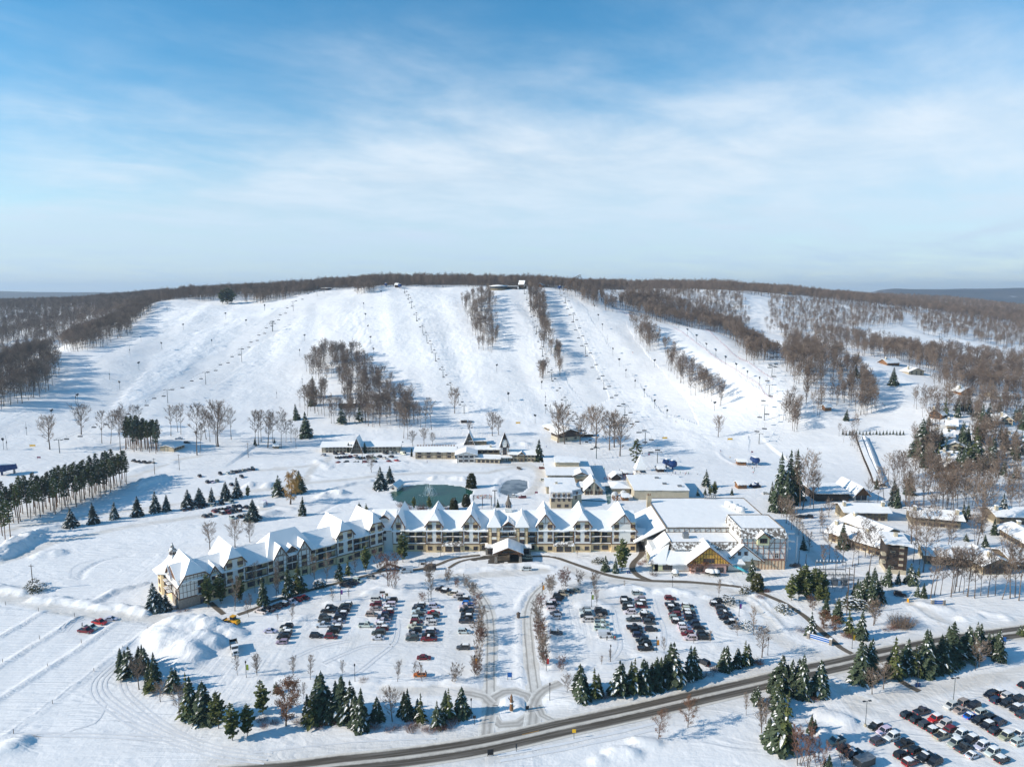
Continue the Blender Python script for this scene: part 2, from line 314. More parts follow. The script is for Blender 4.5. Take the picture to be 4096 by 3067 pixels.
# polyline, half width, height, roughness
BANKS = [
    (line(ZE, (-60,1210), (100,1235), (190,1255)), 3.2, 2.0, .5), (line(ZE, (290,1305), (500,1315), (730,1350)), 3.0, 2.2, .5), (line(ZE, (780,1360), (950,1370), (1180,1408)), 3.0, 2.0, .5),
    (line(ZE, (740,1340), (850,1280), (920,1240), (1040,1215)), 2.4, 1.8, .6), (line(ZE, (1090,1195), (1160,1180)), 2.0, 1.3, .5),
    (line(ZI, (-50,590), (180,460), (350,358)), 1.0, .75, .4), (line(ZI, (-50,830), (250,640), (450,520), (630,408)), 1.1, .85, .4),
    (line(ZI, (-50,1090), (300,870), (600,680), (800,540), (915,458)), 1.2, .8, .4), (line(ZI, (40,1365), (430,1090), (760,840), (980,660)), 1.0, .6, .3), (line(ZI, (980,660), (1080,590), (1190,510)), 1.4, .9, .6),
    (line(ZE, (-30,960), (60,920), (150,870), (240,820)), 7.0, 4.2, .5), (line(ZE, (300,760), (380,735), (480,725)), 3.5, 1.8, .5), (line(ZE, (340,945), (400,930), (470,930)), 4.5, 2.0, .4),
    (line(ZE, (1080,400), (1160,370), (1240,350), (1290,335)), 7.0, 3.2, .5), (line(ZE, (1060,270), (1150,240), (1250,215), (1390,200)), 4.0, 1.6, .4), (line(ZE, (2020,390), (2100,380), (2160,385)), 5.5, 2.6, .5),
    (line(ZE, (2060,640), (2130,620), (2200,610)), 5, 2.2, .4),
    (line(ZF, (590,470), (660,450), (740,455)), 5, 2.8, .6), (line(ZF, (640,420), (760,390), (860,365), (960,350)), 2.6, 1.3, .5), (line(ZF, (500,310), (600,330), (760,315), (960,290), (1030,270)), 2.0, .8, .4),
    (line(ZF, (530,190), (590,215), (640,245)), 3.0, 1.6, .4), (line(ZF, (100,560), (210,560), (330,575)), 3, 1.0, .4), (line(ZF, (0,390), (80,380), (140,395)), 4.5, 2.2, .5),
    (line(ZF, (1480,330), (1560,325), (1640,330), (1730,335)), 4, 2.4, .6), (line(ZF, (620,230), (740,215), (1100,205), (1250,200)), 2.5, 1.3, .5), (line(ZF, (1280,160), (1400,215), (1600,245), (1830,255)), 1.8, .9, .3),
    (line(ZF, (1990,470), (1970,400), (2010,330), (2120,300), (2240,320)), 2.2, 1.0, .3),
    # islands and edges of the parking rows
    (line(ZJ, (640,295), (740,285), (855,272)), 2.8, 1.1, .3), (line(ZJ, (300,455), (380,440), (425,405)), 2.6, 1.1, .3), (line(ZJ, (960,205), (1040,180), (1130,175), (1225,190)), 3.4, 1.4, .6), (line(ZJ, (1235,200), (1240,150)), 1.4, 1.2, .3),
    (line(ZJ, (1330,300), (1420,285), (1510,285)), 2.4, .9, .3), (line(ZJ, (-60,905), (40,895), (130,890)), 2.6, .8, .2), (line(ZJ, (270,905), (380,905), (500,912)), 2.6, .8, .2), (line(ZJ, (880,925), (990,925)), 2.8, .9, .2),
    (line(ZJ, (1150,945), (1300,940), (1430,930)), 3.0, 1.0, .25), (line(ZJ, (1600,930), (1720,945), (1850,935)), 3.0, 1.1, .25), (line(ZJ, (1880,900), (1890,640), (1890,420), (1880,300), (1820,200)), 1.6, 1.5, .3),
    (line(ZJ, (2000,940), (1995,640), (2000,440)), 1.2, .6, .2), (line(ZK, (190,930), (175,640), (155,440)), 1.5, 1.5, .2), (line(ZK, (150,330), (190,240), (260,180), (440,95)), 1.6, 1.3, .3), (line(ZK, (430,830), (410,620), (395,430), (380,300)), 1.6, 1.0, .4),
    (line(ZK, (330,860), (470,880), (590,850)), 3.2, 1.2, .4), (line(ZK, (310,760), (280,500), (270,340)), 1.4, .7, .3), (line(ZK, (640,310), (760,280), (855,315)), 3.0, 1.1, .3), (line(ZK, (945,180), (1060,160), (1160,185)), 2.8, 1.2, .35), (line(ZK, (1290,195), (1390,190), (1510,215)), 3.0, 1.4, .35),
    (line(ZK, (1490,630), (1620,625), (1760,625)), 2.6, .9, .3), (line(ZK, (1110,715), (1280,705)), 2.6, .9, .3), (line(ZK, (1660,240), (1690,250)), 2.2, 1.1, .3), (line(ZK, (1930,320), (1970,390), (2010,480)), 1.0, .7, .2), (line(ZK, (700,790), (880,790), (960,770)), 2.4, .8, .3),
    (line(ZK, (1840,130), (1960,180), (2090,250), (2210,360)), 1.4, 1.0, .3), (line(ZL, (0,250), (120,340), (220,440), (310,530)), 1.4, 1.0, .3), (line(ZK, (1830,590), (1960,560)), 4, .8, .3),
    (line(ZK, (330,1050), (450,1050), (600,1070)), 4.5, 1.0, .4), (line(ZK, (-40,1110), (90,1090), (210,1120)), 4.2, 1.3, .35), (line(ZK, (920,1500), (980,1490), (1050,1500)), 3.0, 1.7, .4), (line(ZK, (770,1560), (830,1545)), 2.0, 1.0, .4), (line(ZK, (1090,1410), (1180,1415), (1240,1420)), 2.4, 1.5, .4),
    (line(ZL, (600,1190), (680,1210), (760,1230)), 3.5, 1.6, .5), (line(ZL, (580,1330), (640,1380)), 2.5, 1.3, .5), (line(ZL, (690,900), (860,1010), (1050,1080)), 1.4, .7, .3),
    (line(ZL, (1710,420), (1790,410), (1840,400)), 2.6, 1.2, .5), (line(ZL, (1900,375), (2010,390), (2080,415)), 2.4, 1.1, .5), (line(ZL, (1310,320), (1450,420), (1600,470)), 1.2, .8, .3), (line(ZL, (1400,300), (1520,330), (1590,340)), 3, 1.0, .4),
    (line(ZI, (0,1480), (60,1460), (140,1440)), 4.0, 2.0, .6), (line(ZG, (80,60), (150,40), (210,55)), 4.5, 3.0, .2),
    (line(ZG, (1760,120), (1800,170), (1900,220)), 2.0, .9, .3), (line(ZJ, (1730,25), (1900,12), (2100,12)), 2.2, 1.0, .5), (line(ZG, (0,1035), (250,1015), (410,1040)), 2.2, .9, .4),
    (line(ZG, (240,935), (350,935), (450,960)), 2.0, .9, .5), (line(ZF, (1500,975), (1650,935), (1880,925)), 1.8, .7, .4),
]
SUNK = [(line(ZE, (650,1135), (665,1090), (720,1040), (800,1000), (900,972), (1060,945)), .9, -.55), (line(ZF, (560,610), (640,560), (700,530), (780,505)), 1.2, -.6), (line(ZE, (0,1170), (200,1090), (420,960), (560,905)), .5, -.25)]
PILE = [(1370,470,6,4.6), (1450,430,6,5.4), (1540,440,6.5,5.6), (1640,430,6,5.6), (1740,460,5.5,5.4), (1830,480,4.5,4.0), (1310,520,5,3.6), (1400,540,7,4.2), (1520,560,7,4.6), (1640,560,7,5.0), (1720,580,5,4.4),
        (1570,640,6,4.4), (1480,640,6,3.2), (1390,620,6,2.4), (1440,720,5,1.6), (1540,740,5,2.4), (1610,690,4,3.2), (1900,520,3.5,2.4), (1940,525,3.0,1.8)]
MOGUL = [  # plots of ungroomed, lumpy snow on the slopes (photograph coordinates)
    ([ZA(1480,550), ZA(2060,400), ZA(1880,620), ZA(1300,980), ZA(1200,850)], 1.1), ([ZA(1290,330), ZA(1900,310), ZA(1300,600), ZA(1000,620)], .9), ([ZB(700,430), ZB(920,330), ZB(1000,740), ZB(880,660), ZB(760,580)], .8),
    ([ZB(530,380), ZB(780,280), ZB(800,310), ZB(560,430)], .7), ([ZB(1330,420), ZB(1640,420), ZB(1780,600), ZB(1950,760), ZB(1900,1100), ZB(1600,900), ZB(1480,700)], .45), ([ZC(190,270), ZC(260,300), ZC(370,700), ZC(300,740)], 1.3),
    ([ZB(400,440), ZB(540,400), ZB(450,700), ZB(300,900), ZB(0,1150), ZB(-100,1100), ZB(150,750)], .5),
]
GROOM = [[ZA(960,640), ZA(1440,540), ZA(1220,830), ZA(1060,990), ZA(780,1300), ZA(300,1609), ZA(0,1609), ZA(0,1330), ZA(600,950)], [ZA(1300,990), ZA(2212,390), ZB(560,240), ZB(760,240), ZB(0,700), ZA(1560,1290), ZA(1000,1290)], [ZB(570,420), ZB(900,330), ZB(760,400), ZB(690,470), ZB(760,590), ZB(620,520)], [ZC(660,330), ZC(1000,460), ZC(1100,640), ZC(1500,1100), ZC(1600,1300), ZC(1300,1200), ZC(900,700)], [ZC(1500,530), ZC(1650,540), ZC(2200,950), ZC(2200,1100), ZC(1800,820)], [ZD(0,1400), ZD(800,1300), ZD(1340,1200), ZD(1300,1609), ZD(0,1609)], [ZC(330,230), ZC(480,230), ZC(900,1100), ZC(700,1160), ZC(540,960), ZC(430,600)]]
def bank_height(X, Y):
    z = np.zeros(X.shape)
    for pts, w, h, ro in BANKS:
        if h == 0: continue
        P = np.array(pts); m = (X > P[:, 0].min() - w*2) & (X < P[:, 0].max() + w*2) & (Y > P[:, 1].min() - w*2) & (Y < P[:, 1].max() + w*2)
        if not m.any(): continue
        x, y = X[m], Y[m]; d = pdist(x, y, pts) + fbm(x / 2.6, y / 2.6, 3, 3) * w * .9 * min(1, ro * 2)
        r2 = max(ro, .4); h2 = h * (.55 if ro < .34 else .85); hh = h2 * smooth01(1.2 - d / w) * np.clip(.9 + 2.2 * r2 * fbm(x / 5.5, y / 5.5, 3, 12) + 1.6 * r2 * fbm(x / 2.0, y / 2.0, 3, 11), .15, 1.8); z[m] = np.maximum(z[m], hh)
    for pts, w, h in SUNK:
        P = np.array(pts); m = (X > P[:, 0].min() - 4) & (X < P[:, 0].max() + 4) & (Y > P[:, 1].min() - 4) & (Y < P[:, 1].max() + 4)
        if m.any(): z[m] = z[m] + h * smooth01(1.4 - pdist(X[m], Y[m], pts) / w)
    m = (X > -140) & (X < -60) & (Y > 195) & (Y < 265)
    if m.any():
        x, y = X[m], Y[m]; q = np.zeros(x.shape)
        for a, b, r, h in PILE:
            p = gz(ZI, a, b); d = np.hypot(x - p.x, y - p.y + h * .9); q = np.maximum(q, h * smooth01(1.35 - d / r))
        q = q * (1 + .9 * fbm(x / 4.5, y / 4.5, 4, 21)) + smooth01(q / 1.2) * (1.9 * np.abs(fbm(x / 4.0, y / 4.0, 4, 5)) * -1 + .5 + 1.2 * fbm(x / 1.9, y / 1.9, 2, 6))
        z[m] = np.maximum(z[m], np.maximum(q, 0) * .62 + smooth01(q) * 1.5 * fbm(x / 2.6, y / 2.6, 4, 61))
    return z
def zground(x, y):
    """the real surface: lie of the land, small unevenness, banks"""
    z = zbase(x, y); far = smooth01((y - 430) / 120)
    z = z + (fbm(x / 22, y / 22, 3, 1) * .55 + .12) * (1 - far) * .5 + fbm(x / 3.1, y / 3.1, 3, 2) * .14
    z = z + far * (fbm(x / 45, y / 45, 3, 4) * 3.0 + smooth01((y - 560) / 120) * (fbm(x / 34 + y / 160, y / 240, 2, 14) * 4.6))
    return z
def keep_flat(X, Y):
    """1 on ploughed ground (parking rows, roads), 0 elsewhere"""
    f = np.zeros(X.shape)
    for poly in LOTS: f = np.maximum(f, inpoly(X, Y, poly).astype(float))
    for pts, w in ROAD_LINES:
        P = np.array(pts); m = (X > P[:, 0].min() - 12) & (X < P[:, 0].max() + 12) & (Y > P[:, 1].min() - 12) & (Y < P[:, 1].max() + 12)
        if m.any(): f[m] = np.maximum(f[m], smooth01((w / 2 + 2.0 - pdist(X[m], Y[m], pts)) / 1.2))
    return f
LOTS = [[tuple(gz(ZI, 1500,820)[:2])] + line(ZJ, (100,880), (1600,900), (1780,860), (1790,280), (1500,150), (700,200), (100,330), (-250,450)),
        line(ZK, (440,760), (420,300), (560,140), (900,110), (1700,130), (2150,480), (1750,700), (900,830)), line(ZL, (620,1650), (840,1110), (2260,860), (2300,1700))]
# road centre lines and widths (metres)
def rl(w, *segs):
    pts = []
    for Zf, *p in segs: pts += [tuple(gz(Zf, *q)[:2]) for q in p]
    return (pts, w)
HIGHWAY = rl(8.6, (ZJ, (-300,1690), (300,1640), (700,1590), (1100,1549), (1500,1498), (1850,1440), (2200,1366)), (ZK, (450,1305), (700,1250), (1200,1140), (1650,1035), (2130,925)), (ZL, (350,865), (700,790), (1150,690), (1650,595), (2130,528), (2500,480)))
DRIVES = [
    rl(5.2, (ZJ, (1935,1230), (1935,1100), (1932,900), (1935,700), (1935,500), (1925,390), (1890,300), (1830,210), (1740,120), (1640,60))),
    rl(5.2, (ZK, (265,1180), (283,1050), (262,900), (240,700), (222,500), (222,400), (240,310), (280,230), (350,160), (430,110))),
    rl(4.2, (ZK, (-75,1110), (-45,1045), (30,1003), (120,997), (215,1030), (268,1100), (250,1190), (150,1262), (0,1275), (-60,1215), (-80,1150), (-75,1110))), rl(4.0, (ZK, (268,1110), (300,1040), (345,995), (410,960), (490,930))), rl(4.0, (ZJ, (1935,1100), (1880,1045), (1780,1020), (1680,1010))),
    rl(4.5, (ZJ, (1900,1370), (1905,1270), (1935,1150))), rl(5.0, (ZK, (255,1290), (268,1190), (275,1120))), rl(3.2, (ZK, (300,1110), (340,1190), (440,1240), (600,1235))),
]
PATHS = [
    rl(2.2, (ZF, (-100,1425), (60,1368), (200,1310), (500,1222), (750,1158), (950,1106), (1100,1068), (1250,1068), (1400,1052), (1520,1018), (1600,985), (1700,962), (1850,945))),
    rl(2.4, (ZG, (160,955), (360,952), (460,968), (560,1002), (700,1050), (850,1100), (1000,1130), (1200,1150), (1500,1160), (1700,1176), (1900,1196), (2050,1232), (2160,1275)), (ZH, (280,1330), (440,1430), (540,1520), (640,1605), (740,1690), (830,1738))),
    rl(2.8, (ZG, (1210,1150), (1120,1115), (1065,1060), (1080,1000), (1140,935), (1135,850), (1120,800))),
    rl(1.8, (ZF, (1030,1075), (1070,1050), (1110,1015), (1160,1030), (1215,1050))), rl(2.0, (ZE, (1690,1325), (1740,1370), (1800,1420))), rl(1.6, (ZF, (1600,1048), (1680,1000), (1800,972), (1960,955))), rl(2.2, (ZL, (1215,915), (1290,960), (1370,1000))),
]
LANES = [  # ploughed lanes, packed greyish snow
    rl(6, (ZE, (-100,1030), (60,985), (200,945), (420,840), (700,790), (1000,720), (1400,660), (1700,620), (2000,590), (2200,560))),
    rl(5, (ZE, (-100,800), (150,720), (400,680), (700,630), (1000,590), (1450,530), (1800,470), (2100,425), (2300,405))),
    rl(5.5, (ZF, (0,430), (250,395), (520,360), (800,335), (1000,310), (1300,290), (1500,285), (1900,285), (2060,250), (2200,225))),
    rl(5, (ZE, (1060,315), (1250,250), (1420,180), (1600,150)),), rl(5, (ZE, (2000,260), (2100,262), (2300,255)), (ZF, (200,245), (420,235), (520,215), (620,190), (640,150))),
    rl(5, (ZF, (440,370), (470,300), (500,250), (540,215))), rl(6, (ZG, (0,215), (200,215), (300,250), (330,310), (290,390), (240,450), (120,480))),
    rl(7, (ZI, (-100,210), (0,245), (250,285), (500,345), (800,385), (1200,410), (1350,430))),
    rl(6, (ZJ, (1560,75), (1750,80), (1900,60), (2200,50)), (ZG, (0,1065), (160,1085), (350,1070))), rl(6.5, (ZG, (560,1050), (700,1110), (900,1150), (1200,1175), (1600,1195), (1850,1240), (2050,1340), (2180,1440)), (ZL, (220,560), (340,640), (520,700), (600,770))),
    rl(5.5, (ZJ, (1650,1000), (1850,1020), (1990,1000))), rl(5.5, (ZJ, (1100,985), (1400,990), (1700,1000))), rl(6, (ZH, (560,1080), (760,1100), (900,1140), (1100,1200), (1220,1260), (1330,1340), (1480,1440), (1620,1520))),
    rl(6.5, (ZL, (620,850), (700,930), (780,1010), (830,1080), (900,1150))), rl(6, (ZL, (830,1085), (1100,1060), (1400,1000), (1700,940), (2100,870), (2400,800))), rl(5, (ZH, (390,620), (420,800), (480,900), (560,1000))),
]
ROAD_LINES = [(p, w) for p, w in [HIGHWAY] + DRIVES + PATHS + LANES]
POND1 = line(ZF, (1140,440), (1160,500), (1300,545), (1500,560), (1660,540), (1760,480), (1785,430), (1700,395), (1560,378), (1400,375), (1260,390), (1190,410))
POND2 = line(ZG, (5,440), (20,380), (60,345), (140,335), (215,350), (225,390), (190,430), (120,450), (60,460))

def build_ground():
    xs = np.concatenate([np.arange(-2600, -950, 50), np.arange(-950, -240, 3.6), np.arange(-240, 240, 1.25), np.arange(240, 950, 3.6), np.arange(950, 2601, 50)])
    ys = np.concatenate([np.arange(-200, 140, 20), np.arange(140, 330, 1.1), np.arange(330, 440, 1.7), np.arange(440, 1150, 3.2), np.arange(1150, 2401, 12)])
    X, Y = np.meshgrid(xs, ys); Z = zground(X, Y)
    f = keep_flat(X, Y); b = bank_height(X, Y)
    lot = np.zeros(X.shape)
    for poly in LOTS: lot = np.maximum(lot, inpoly(X, Y, poly))
    low = Y < 440
    Z = np.where(low, Z * (1 - f) + f * (zbase(X, Y) + .02 * fbm(X / 2, Y / 2, 2, 9)), Z)
    for pts, w in [HIGHWAY] + DRIVES + PATHS:
        P = np.array(pts); m = (X > P[:, 0].min() - 12) & (X < P[:, 0].max() + 12) & (Y > P[:, 1].min() - 12) & (Y < P[:, 1].max() + 12); b[m] *= smooth01((pdist(X[m], Y[m], pts) - w * .45) / 1.2)
    Z = Z + b
    # moguls
    PX, PY, ZC_ = proj(X, Y, Z); rough = smooth01((Y - 470) / 90) * np.clip(.55 + fbm(X / 60, Y / 90, 3, 55) * 2, 0, 1)
    for poly in GROOM: dx_ = fbm(X / 25, Y / 25, 3, 44) * 26; rough *= 1 - .95 * inpoly(PX + dx_, PY + dx_ * .3, poly)
    for poly, a in MOGUL:
        dx_ = fbm(X / 30, Y / 30, 3, 41) * 60; k_ = sum(inpoly(PX + dx_ + ox, PY + dx_ * .4 + oy, poly).astype(float) for ox in (-22, 0, 22) for oy in (-12, 0, 12)) / 9; m = (k_ > 0) & (Y > 500); Z[m] += a * k_[m] * 3.2 * np.abs(fbm(X[m] / 6.5, Y[m] / 9.0, 2, 8)); rough[m] = np.maximum(rough[m], min(1, a) * k_[m])
    for pts in (POND1, POND2):
        m = inpoly(X, Y, pts); e = pdist(X, Y, pts + pts[:1]); Z = np.where(m, -.9, Z); Z = np.where(~m & (e < 3), np.minimum(Z, .25 + .1 * e), Z)
    h, w = X.shape
    me = bpy.data.meshes.new('ground'); co = np.stack([X, Y, Z], -1).reshape(-1, 3).astype(np.float32)
    me.vertices.add(h * w); me.vertices.foreach_set('co', co.ravel())
    i = (np.arange(h - 1)[:, None] * w + np.arange(w - 1)[None]).ravel()
    q = np.stack([i, i + 1, i + w + 1, i + w], 1).astype(np.int32); n = len(q)
    me.loops.add(n * 4); me.loops.foreach_set('vertex_index', q.ravel()); me.polygons.add(n)
    me.polygons.foreach_set('loop_start', np.arange(0, n * 4, 4, dtype=np.int32)); me.polygons.foreach_set('use_smooth', np.ones(n, bool)); me.update()
    # how worn the snow is: ploughed and driven
    at = me.attributes.new('driven', 'FLOAT', 'POINT')
    dv = np.zeros(X.shape)
    for pts, wd in LANES: 
        P = np.array(pts); m = (X > P[:, 0].min() - 12) & (X < P[:, 0].max() + 12) & (Y > P[:, 1].min() - 12) & (Y < P[:, 1].max() + 12)
        dv[m] = np.maximum(dv[m], smooth01((wd / 2 + 1 - pdist(X[m], Y[m], pts)) / 2))
    hw = pdist(X, Y, HIGHWAY[0]); dv = np.maximum(dv, .75 * smooth01((11 - hw) / 6))
    dv = np.maximum(dv, lot * np.clip(.22 + 1.5 * fbm(X / 9, Y / 14, 4, 71), .05, .7)) * (b < .25)
    at.data.foreach_set('value', dv.ravel().astype(np.float32))
    for nm, v in (('rough', rough), ('field', inpoly(X, Y, line(ZI, (-200,300), (900,420), (1200,470), (950,700), (-50,1420), (-400,1300))).astype(float))): me.attributes.new(nm, 'FLOAT', 'POINT').data.foreach_set('value', v.ravel().astype(np.float32))
    me.materials.append(ground_mat()); return structure(link(bpy.data.objects.new('ground', me)))
def ground_mat():
    m, t, b, N, L = new_mat('snow_ground'); b.inputs['Roughness'].default_value = .7; b.inputs['Specular IOR Level'].default_value = .2
    tc = N('ShaderNodeTexCoord'); at = N('ShaderNodeAttribute', attribute_name='driven')
    def noise(sx, sy, sc, det=4, rot=0, ro=.55, dist=0):
        mp = N('ShaderNodeMapping'); mp.inputs['Scale'].default_value = (sx, sy, 1); mp.inputs['Rotation'].default_value = (0, 0, rot); L(tc.outputs['Object'], mp.inputs[0])
        n = N('ShaderNodeTexNoise'); n.inputs['Scale'].default_value = sc; n.inputs['Detail'].default_value = det; n.inputs['Roughness'].default_value = ro; n.inputs['Distortion'].default_value = dist; L(mp.outputs[0], n.inputs[0]); return n.outputs[0]
    def MM(op, a, c=None):
        k = N('ShaderNodeMath', operation=op)
        for i, v in enumerate((a, c)):
            if v is None: continue
            if isinstance(v, (int, float)): k.inputs[i].default_value = v
            else: L(v, k.inputs[i])
        return k.outputs[0]
    def ramp(s, p0, c0, p1, c1):
        r = N('ShaderNodeValToRGB'); L(s, r.inputs[0]); e = r.color_ramp.elements; e[0].position = p0; e[0].color = (*c0, 1); e[1].position = p1; e[1].color = (*c1, 1); return r.outputs[0]
    ro = N('ShaderNodeAttribute', attribute_name='rough').outputs['Fac']; fi = N('ShaderNodeAttribute', attribute_name='field').outputs['Fac']
    groomed = ramp(noise(.5, 1, .035, 6), .35, (.765, .764, .757), .65, (.825, .822, .812)); fresh = ramp(noise(1, 1, .03, 6), .35, (.85, .848, .838), .65, (.895, .892, .88))
    m0 = N('ShaderNodeMix', data_type='RGBA'); L(ro, m0.inputs['Factor']); L(groomed, m0.inputs['A']); L(fresh, m0.inputs['B']); clean = m0.outputs['Result']
    worn = ramp(noise(1, 1, .12, 8, 0, .65), .3, (.58, .55, .50), .7, (.75, .73, .70))
    mx = N('ShaderNodeMix', data_type='RGBA'); L(MM('MULTIPLY', at.outputs['Fac'], .9), mx.inputs['Factor']); L(clean, mx.inputs['A']); L(worn, mx.inputs['B']); L(mx.outputs['Result'], b.inputs['Base Color'])
    # relief: grain, wind crust, lumps, groomer and tyre tracks where they run
    sel = N('ShaderNodeMapRange'); L(noise(1, 1, .012, 3), sel.inputs[0]); sel.inputs[1].default_value = .5; sel.inputs[2].default_value = .62
    tr = MM('MULTIPLY', MM('MULTIPLY', noise(1.6, .05, .45, 3, R(4), .5, .5), sel.outputs[0]), .45); tf = MM('MULTIPLY', MM('MULTIPLY', noise(.05, 1.1, .5, 4, R(-42), .6, 1.2), fi), 1.1)
    sw = MM('MULTIPLY', MM('ABSOLUTE', MM('SUBTRACT', noise(.35, 1, .10, 2, R(20), .5, 2.5), .5)), MM('SUBTRACT', 1.0, fi)); lum = MM('MULTIPLY', MM('MULTIPLY', noise(1, .7, .13, 3, 0, .5), ro), 2.2)
    hsum = MM('ADD', MM('ADD', MM('ADD', tr, tf), MM('ADD', lum, MM('MULTIPLY', sw, 1.5))), MM('ADD', MM('MULTIPLY', noise(1, 1, .9, 6), .22), MM('MULTIPLY', noise(1, 1, .11, 6), 1.1)))
    bp = N('ShaderNodeBump'); bp.inputs['Strength'].default_value = .6; bp.inputs['Distance'].default_value = .8; L(hsum, bp.inputs['Height']); L(bp.outputs[0], b.inputs['Normal'])
    return m
ground = build_ground()

def ribbon(name, pts, w, material, lift=.05, step=3.0, wob=.0, parent=None, real=False):
    """a sheet along a centre line; UV: metres along, 0..1 across"""
    P = [Vector((p[0], p[1], 0)) for p in pts]; fine = []
    for i in range(len(P) - 1):     # Catmull-Rom
        p0, p1, p2, p3 = P[max(i-1, 0)], P[i], P[i+1], P[min(i+2, len(P)-1)]; n = max(1, int((p2 - p1).length / step))
        for k in range(n):
            t = k / n; fine.append(.5 * ((2*p1) + (p2 - p0)*t + (2*p0 - 5*p1 + 4*p2 - p3)*t*t + (3*p1 - p0 - 3*p2 + p3)*t**3))
    fine.append(P[-1]); mb = MB(); s = 0; rows = []
    nx = 5
    for i, p in enumerate(fine):
        d = (fine[min(i+1, len(fine)-1)] - fine[max(i-1, 0)]).normalized(); nrm = Vector((-d.y, d.x, 0))
        if i: s += (p - fine[i-1]).length
        ww = w * (1 + wob * math.sin(s * .31) * math.sin(s * .13 + 1))
        row = [p + nrm * ww * (k / (nx-1) - .5) for k in range(nx)]
        xx, yy = np.array([q.x for q in row]), np.array([q.y for q in row]); zz = (zground(xx, yy) + bank_height(xx, yy)) if real and not any(inpoly(xx[:1], yy[:1], P_)[0] for P_ in LOTS) else zbase(xx, yy); rows.append(([Vector((q.x, q.y, z + lift)) for q, z in zip(row, zz)], s))
    for (a, sa), (c, sc) in zip(rows[:-1], rows[1:]):
        for k in range(nx - 1):
            mb.poly([a[k+1], a[k], c[k], c[k+1]], 0, [(sa, (k+1)/(nx-1)), (sa, k/(nx-1)), (sc, k/(nx-1)), (sc, (k+1)/(nx-1))])
    return mb.build(name, material, parent)
def road_mat(name, stops, asphalt=(.08, .068, .054), snowc=(.68, .64, .57), ragged=.10):
    """stops: snow cover across the width, 0 bare 1 covered"""
    m, t, b, N, L = new_mat(name); b.inputs['Roughness'].default_value = .75; b.inputs['Specular IOR Level'].default_value = .25
    uv = N('ShaderNodeUVMap'); sp = N('ShaderNodeSeparateXYZ'); L(uv.outputs[0], sp.inputs[0]); tc = N('ShaderNodeTexCoord')
    n = N('ShaderNodeTexNoise'); n.inputs['Scale'].default_value = .35; n.inputs['Detail'].default_value = 7; n.inputs['Roughness'].default_value = .7; L(tc.outputs['Object'], n.inputs[0])
    cb = N('ShaderNodeCombineXYZ'); k0 = N('ShaderNodeMath', operation='MULTIPLY'); L(sp.outputs[0], k0.inputs[0]); k0.inputs[1].default_value = .03; L(k0.outputs[0], cb.inputs[0])
    k1 = N('ShaderNodeMath', operation='MULTIPLY'); L(sp.outputs[1], k1.inputs[0]); k1.inputs[1].default_value = 9; L(k1.outputs[0], cb.inputs[1])
    n2 = N('ShaderNodeTexNoise'); n2.inputs['Scale'].default_value = 2.0; n2.inputs['Detail'].default_value = 4; L(cb.outputs[0], n2.inputs[0])
    w1 = N('ShaderNodeMath', operation='MULTIPLY_ADD'); L(n.outputs[0], w1.inputs[0]); w1.inputs[1].default_value = ragged * 2; w1.inputs[2].default_value = -ragged
    ad = N('ShaderNodeMath', operation='ADD'); L(sp.outputs[1], ad.inputs[0]); L(w1.outputs[0], ad.inputs[1])
    r = N('ShaderNodeValToRGB'); L(ad.outputs[0], r.inputs[0]); e = r.color_ramp.elements
    while len(e) > 1: e.remove(e[0])
    e[0].position = stops[0][0]; e[0].color = (*[stops[0][1]] * 3, 1)
    for p, c in stops[1:]: q = e.new(p); q.color = (c, c, c, 1)
    s2 = N('ShaderNodeMath', operation='MULTIPLY_ADD'); L(n2.outputs[0], s2.inputs[0]); s2.inputs[1].default_value = 1.1; s2.inputs[2].default_value = -.55
    cov = N('ShaderNodeMath', operation='ADD', use_clamp=True); L(r.outputs[0], cov.inputs[0])
    k2 = N('ShaderNodeMath', operation='MULTIPLY'); L(s2.outputs[0], k2.inputs[0]); k2.inputs[1].default_value = .6; L(k2.outputs[0], cov.inputs[1])
    mx = N('ShaderNodeMix', data_type='RGBA'); L(cov.outputs[0], mx.inputs['Factor']); mx.inputs['A'].default_value = (*asphalt, 1)
    sc = N('ShaderNodeValToRGB'); L(n.outputs[0], sc.inputs[0]); sc.color_ramp.elements[0].position = .3; sc.color_ramp.elements[1].position = .7
    sc.color_ramp.elements[0].color = (*[c * .8 for c in snowc], 1); sc.color_ramp.elements[1].color = (*[min(.86, c * 1.18) for c in snowc], 1)
    L(sc.outputs[0], mx.inputs['B']); L(mx.outputs['Result'], b.inputs['Base Color']); return m
M['highway'] = road_mat('ploughed_highway', [(0, 1), (.07, .9), (.13, .08), (.40, .0), (.46, .75), (.55, .8), (.61, .02), (.86, .06), (.93, .9), (1, 1)], ragged=.035)
M['drive'] = road_mat('packed_snow_drive', [(0, 1), (.2, .95), (.27, .35), (.36, .9), (.62, .9), (.71, .35), (.80, .95), (1, 1)], (.13, .11, .09), (.74, .71, .66), ragged=.07)
M['path'] = road_mat('cleared_path', [(0, .7), (.1, .05), (.9, .05), (1, .7)], (.105, .085, .062), (.6, .55, .48), ragged=.06)
M['gutter'] = road_mat('slush_turning', [(0, 1), (.15, .8), (.3, .45), (.5, .7), (.7, .4), (.85, .85), (1, 1)], (.13, .11, .09), (.74, .71, .66), ragged=.12)
structure(ribbon('highway', HIGHWAY[0], HIGHWAY[1], M['highway'], .07), 'two-lane highway with bare tyre lanes and snowy centre strip')
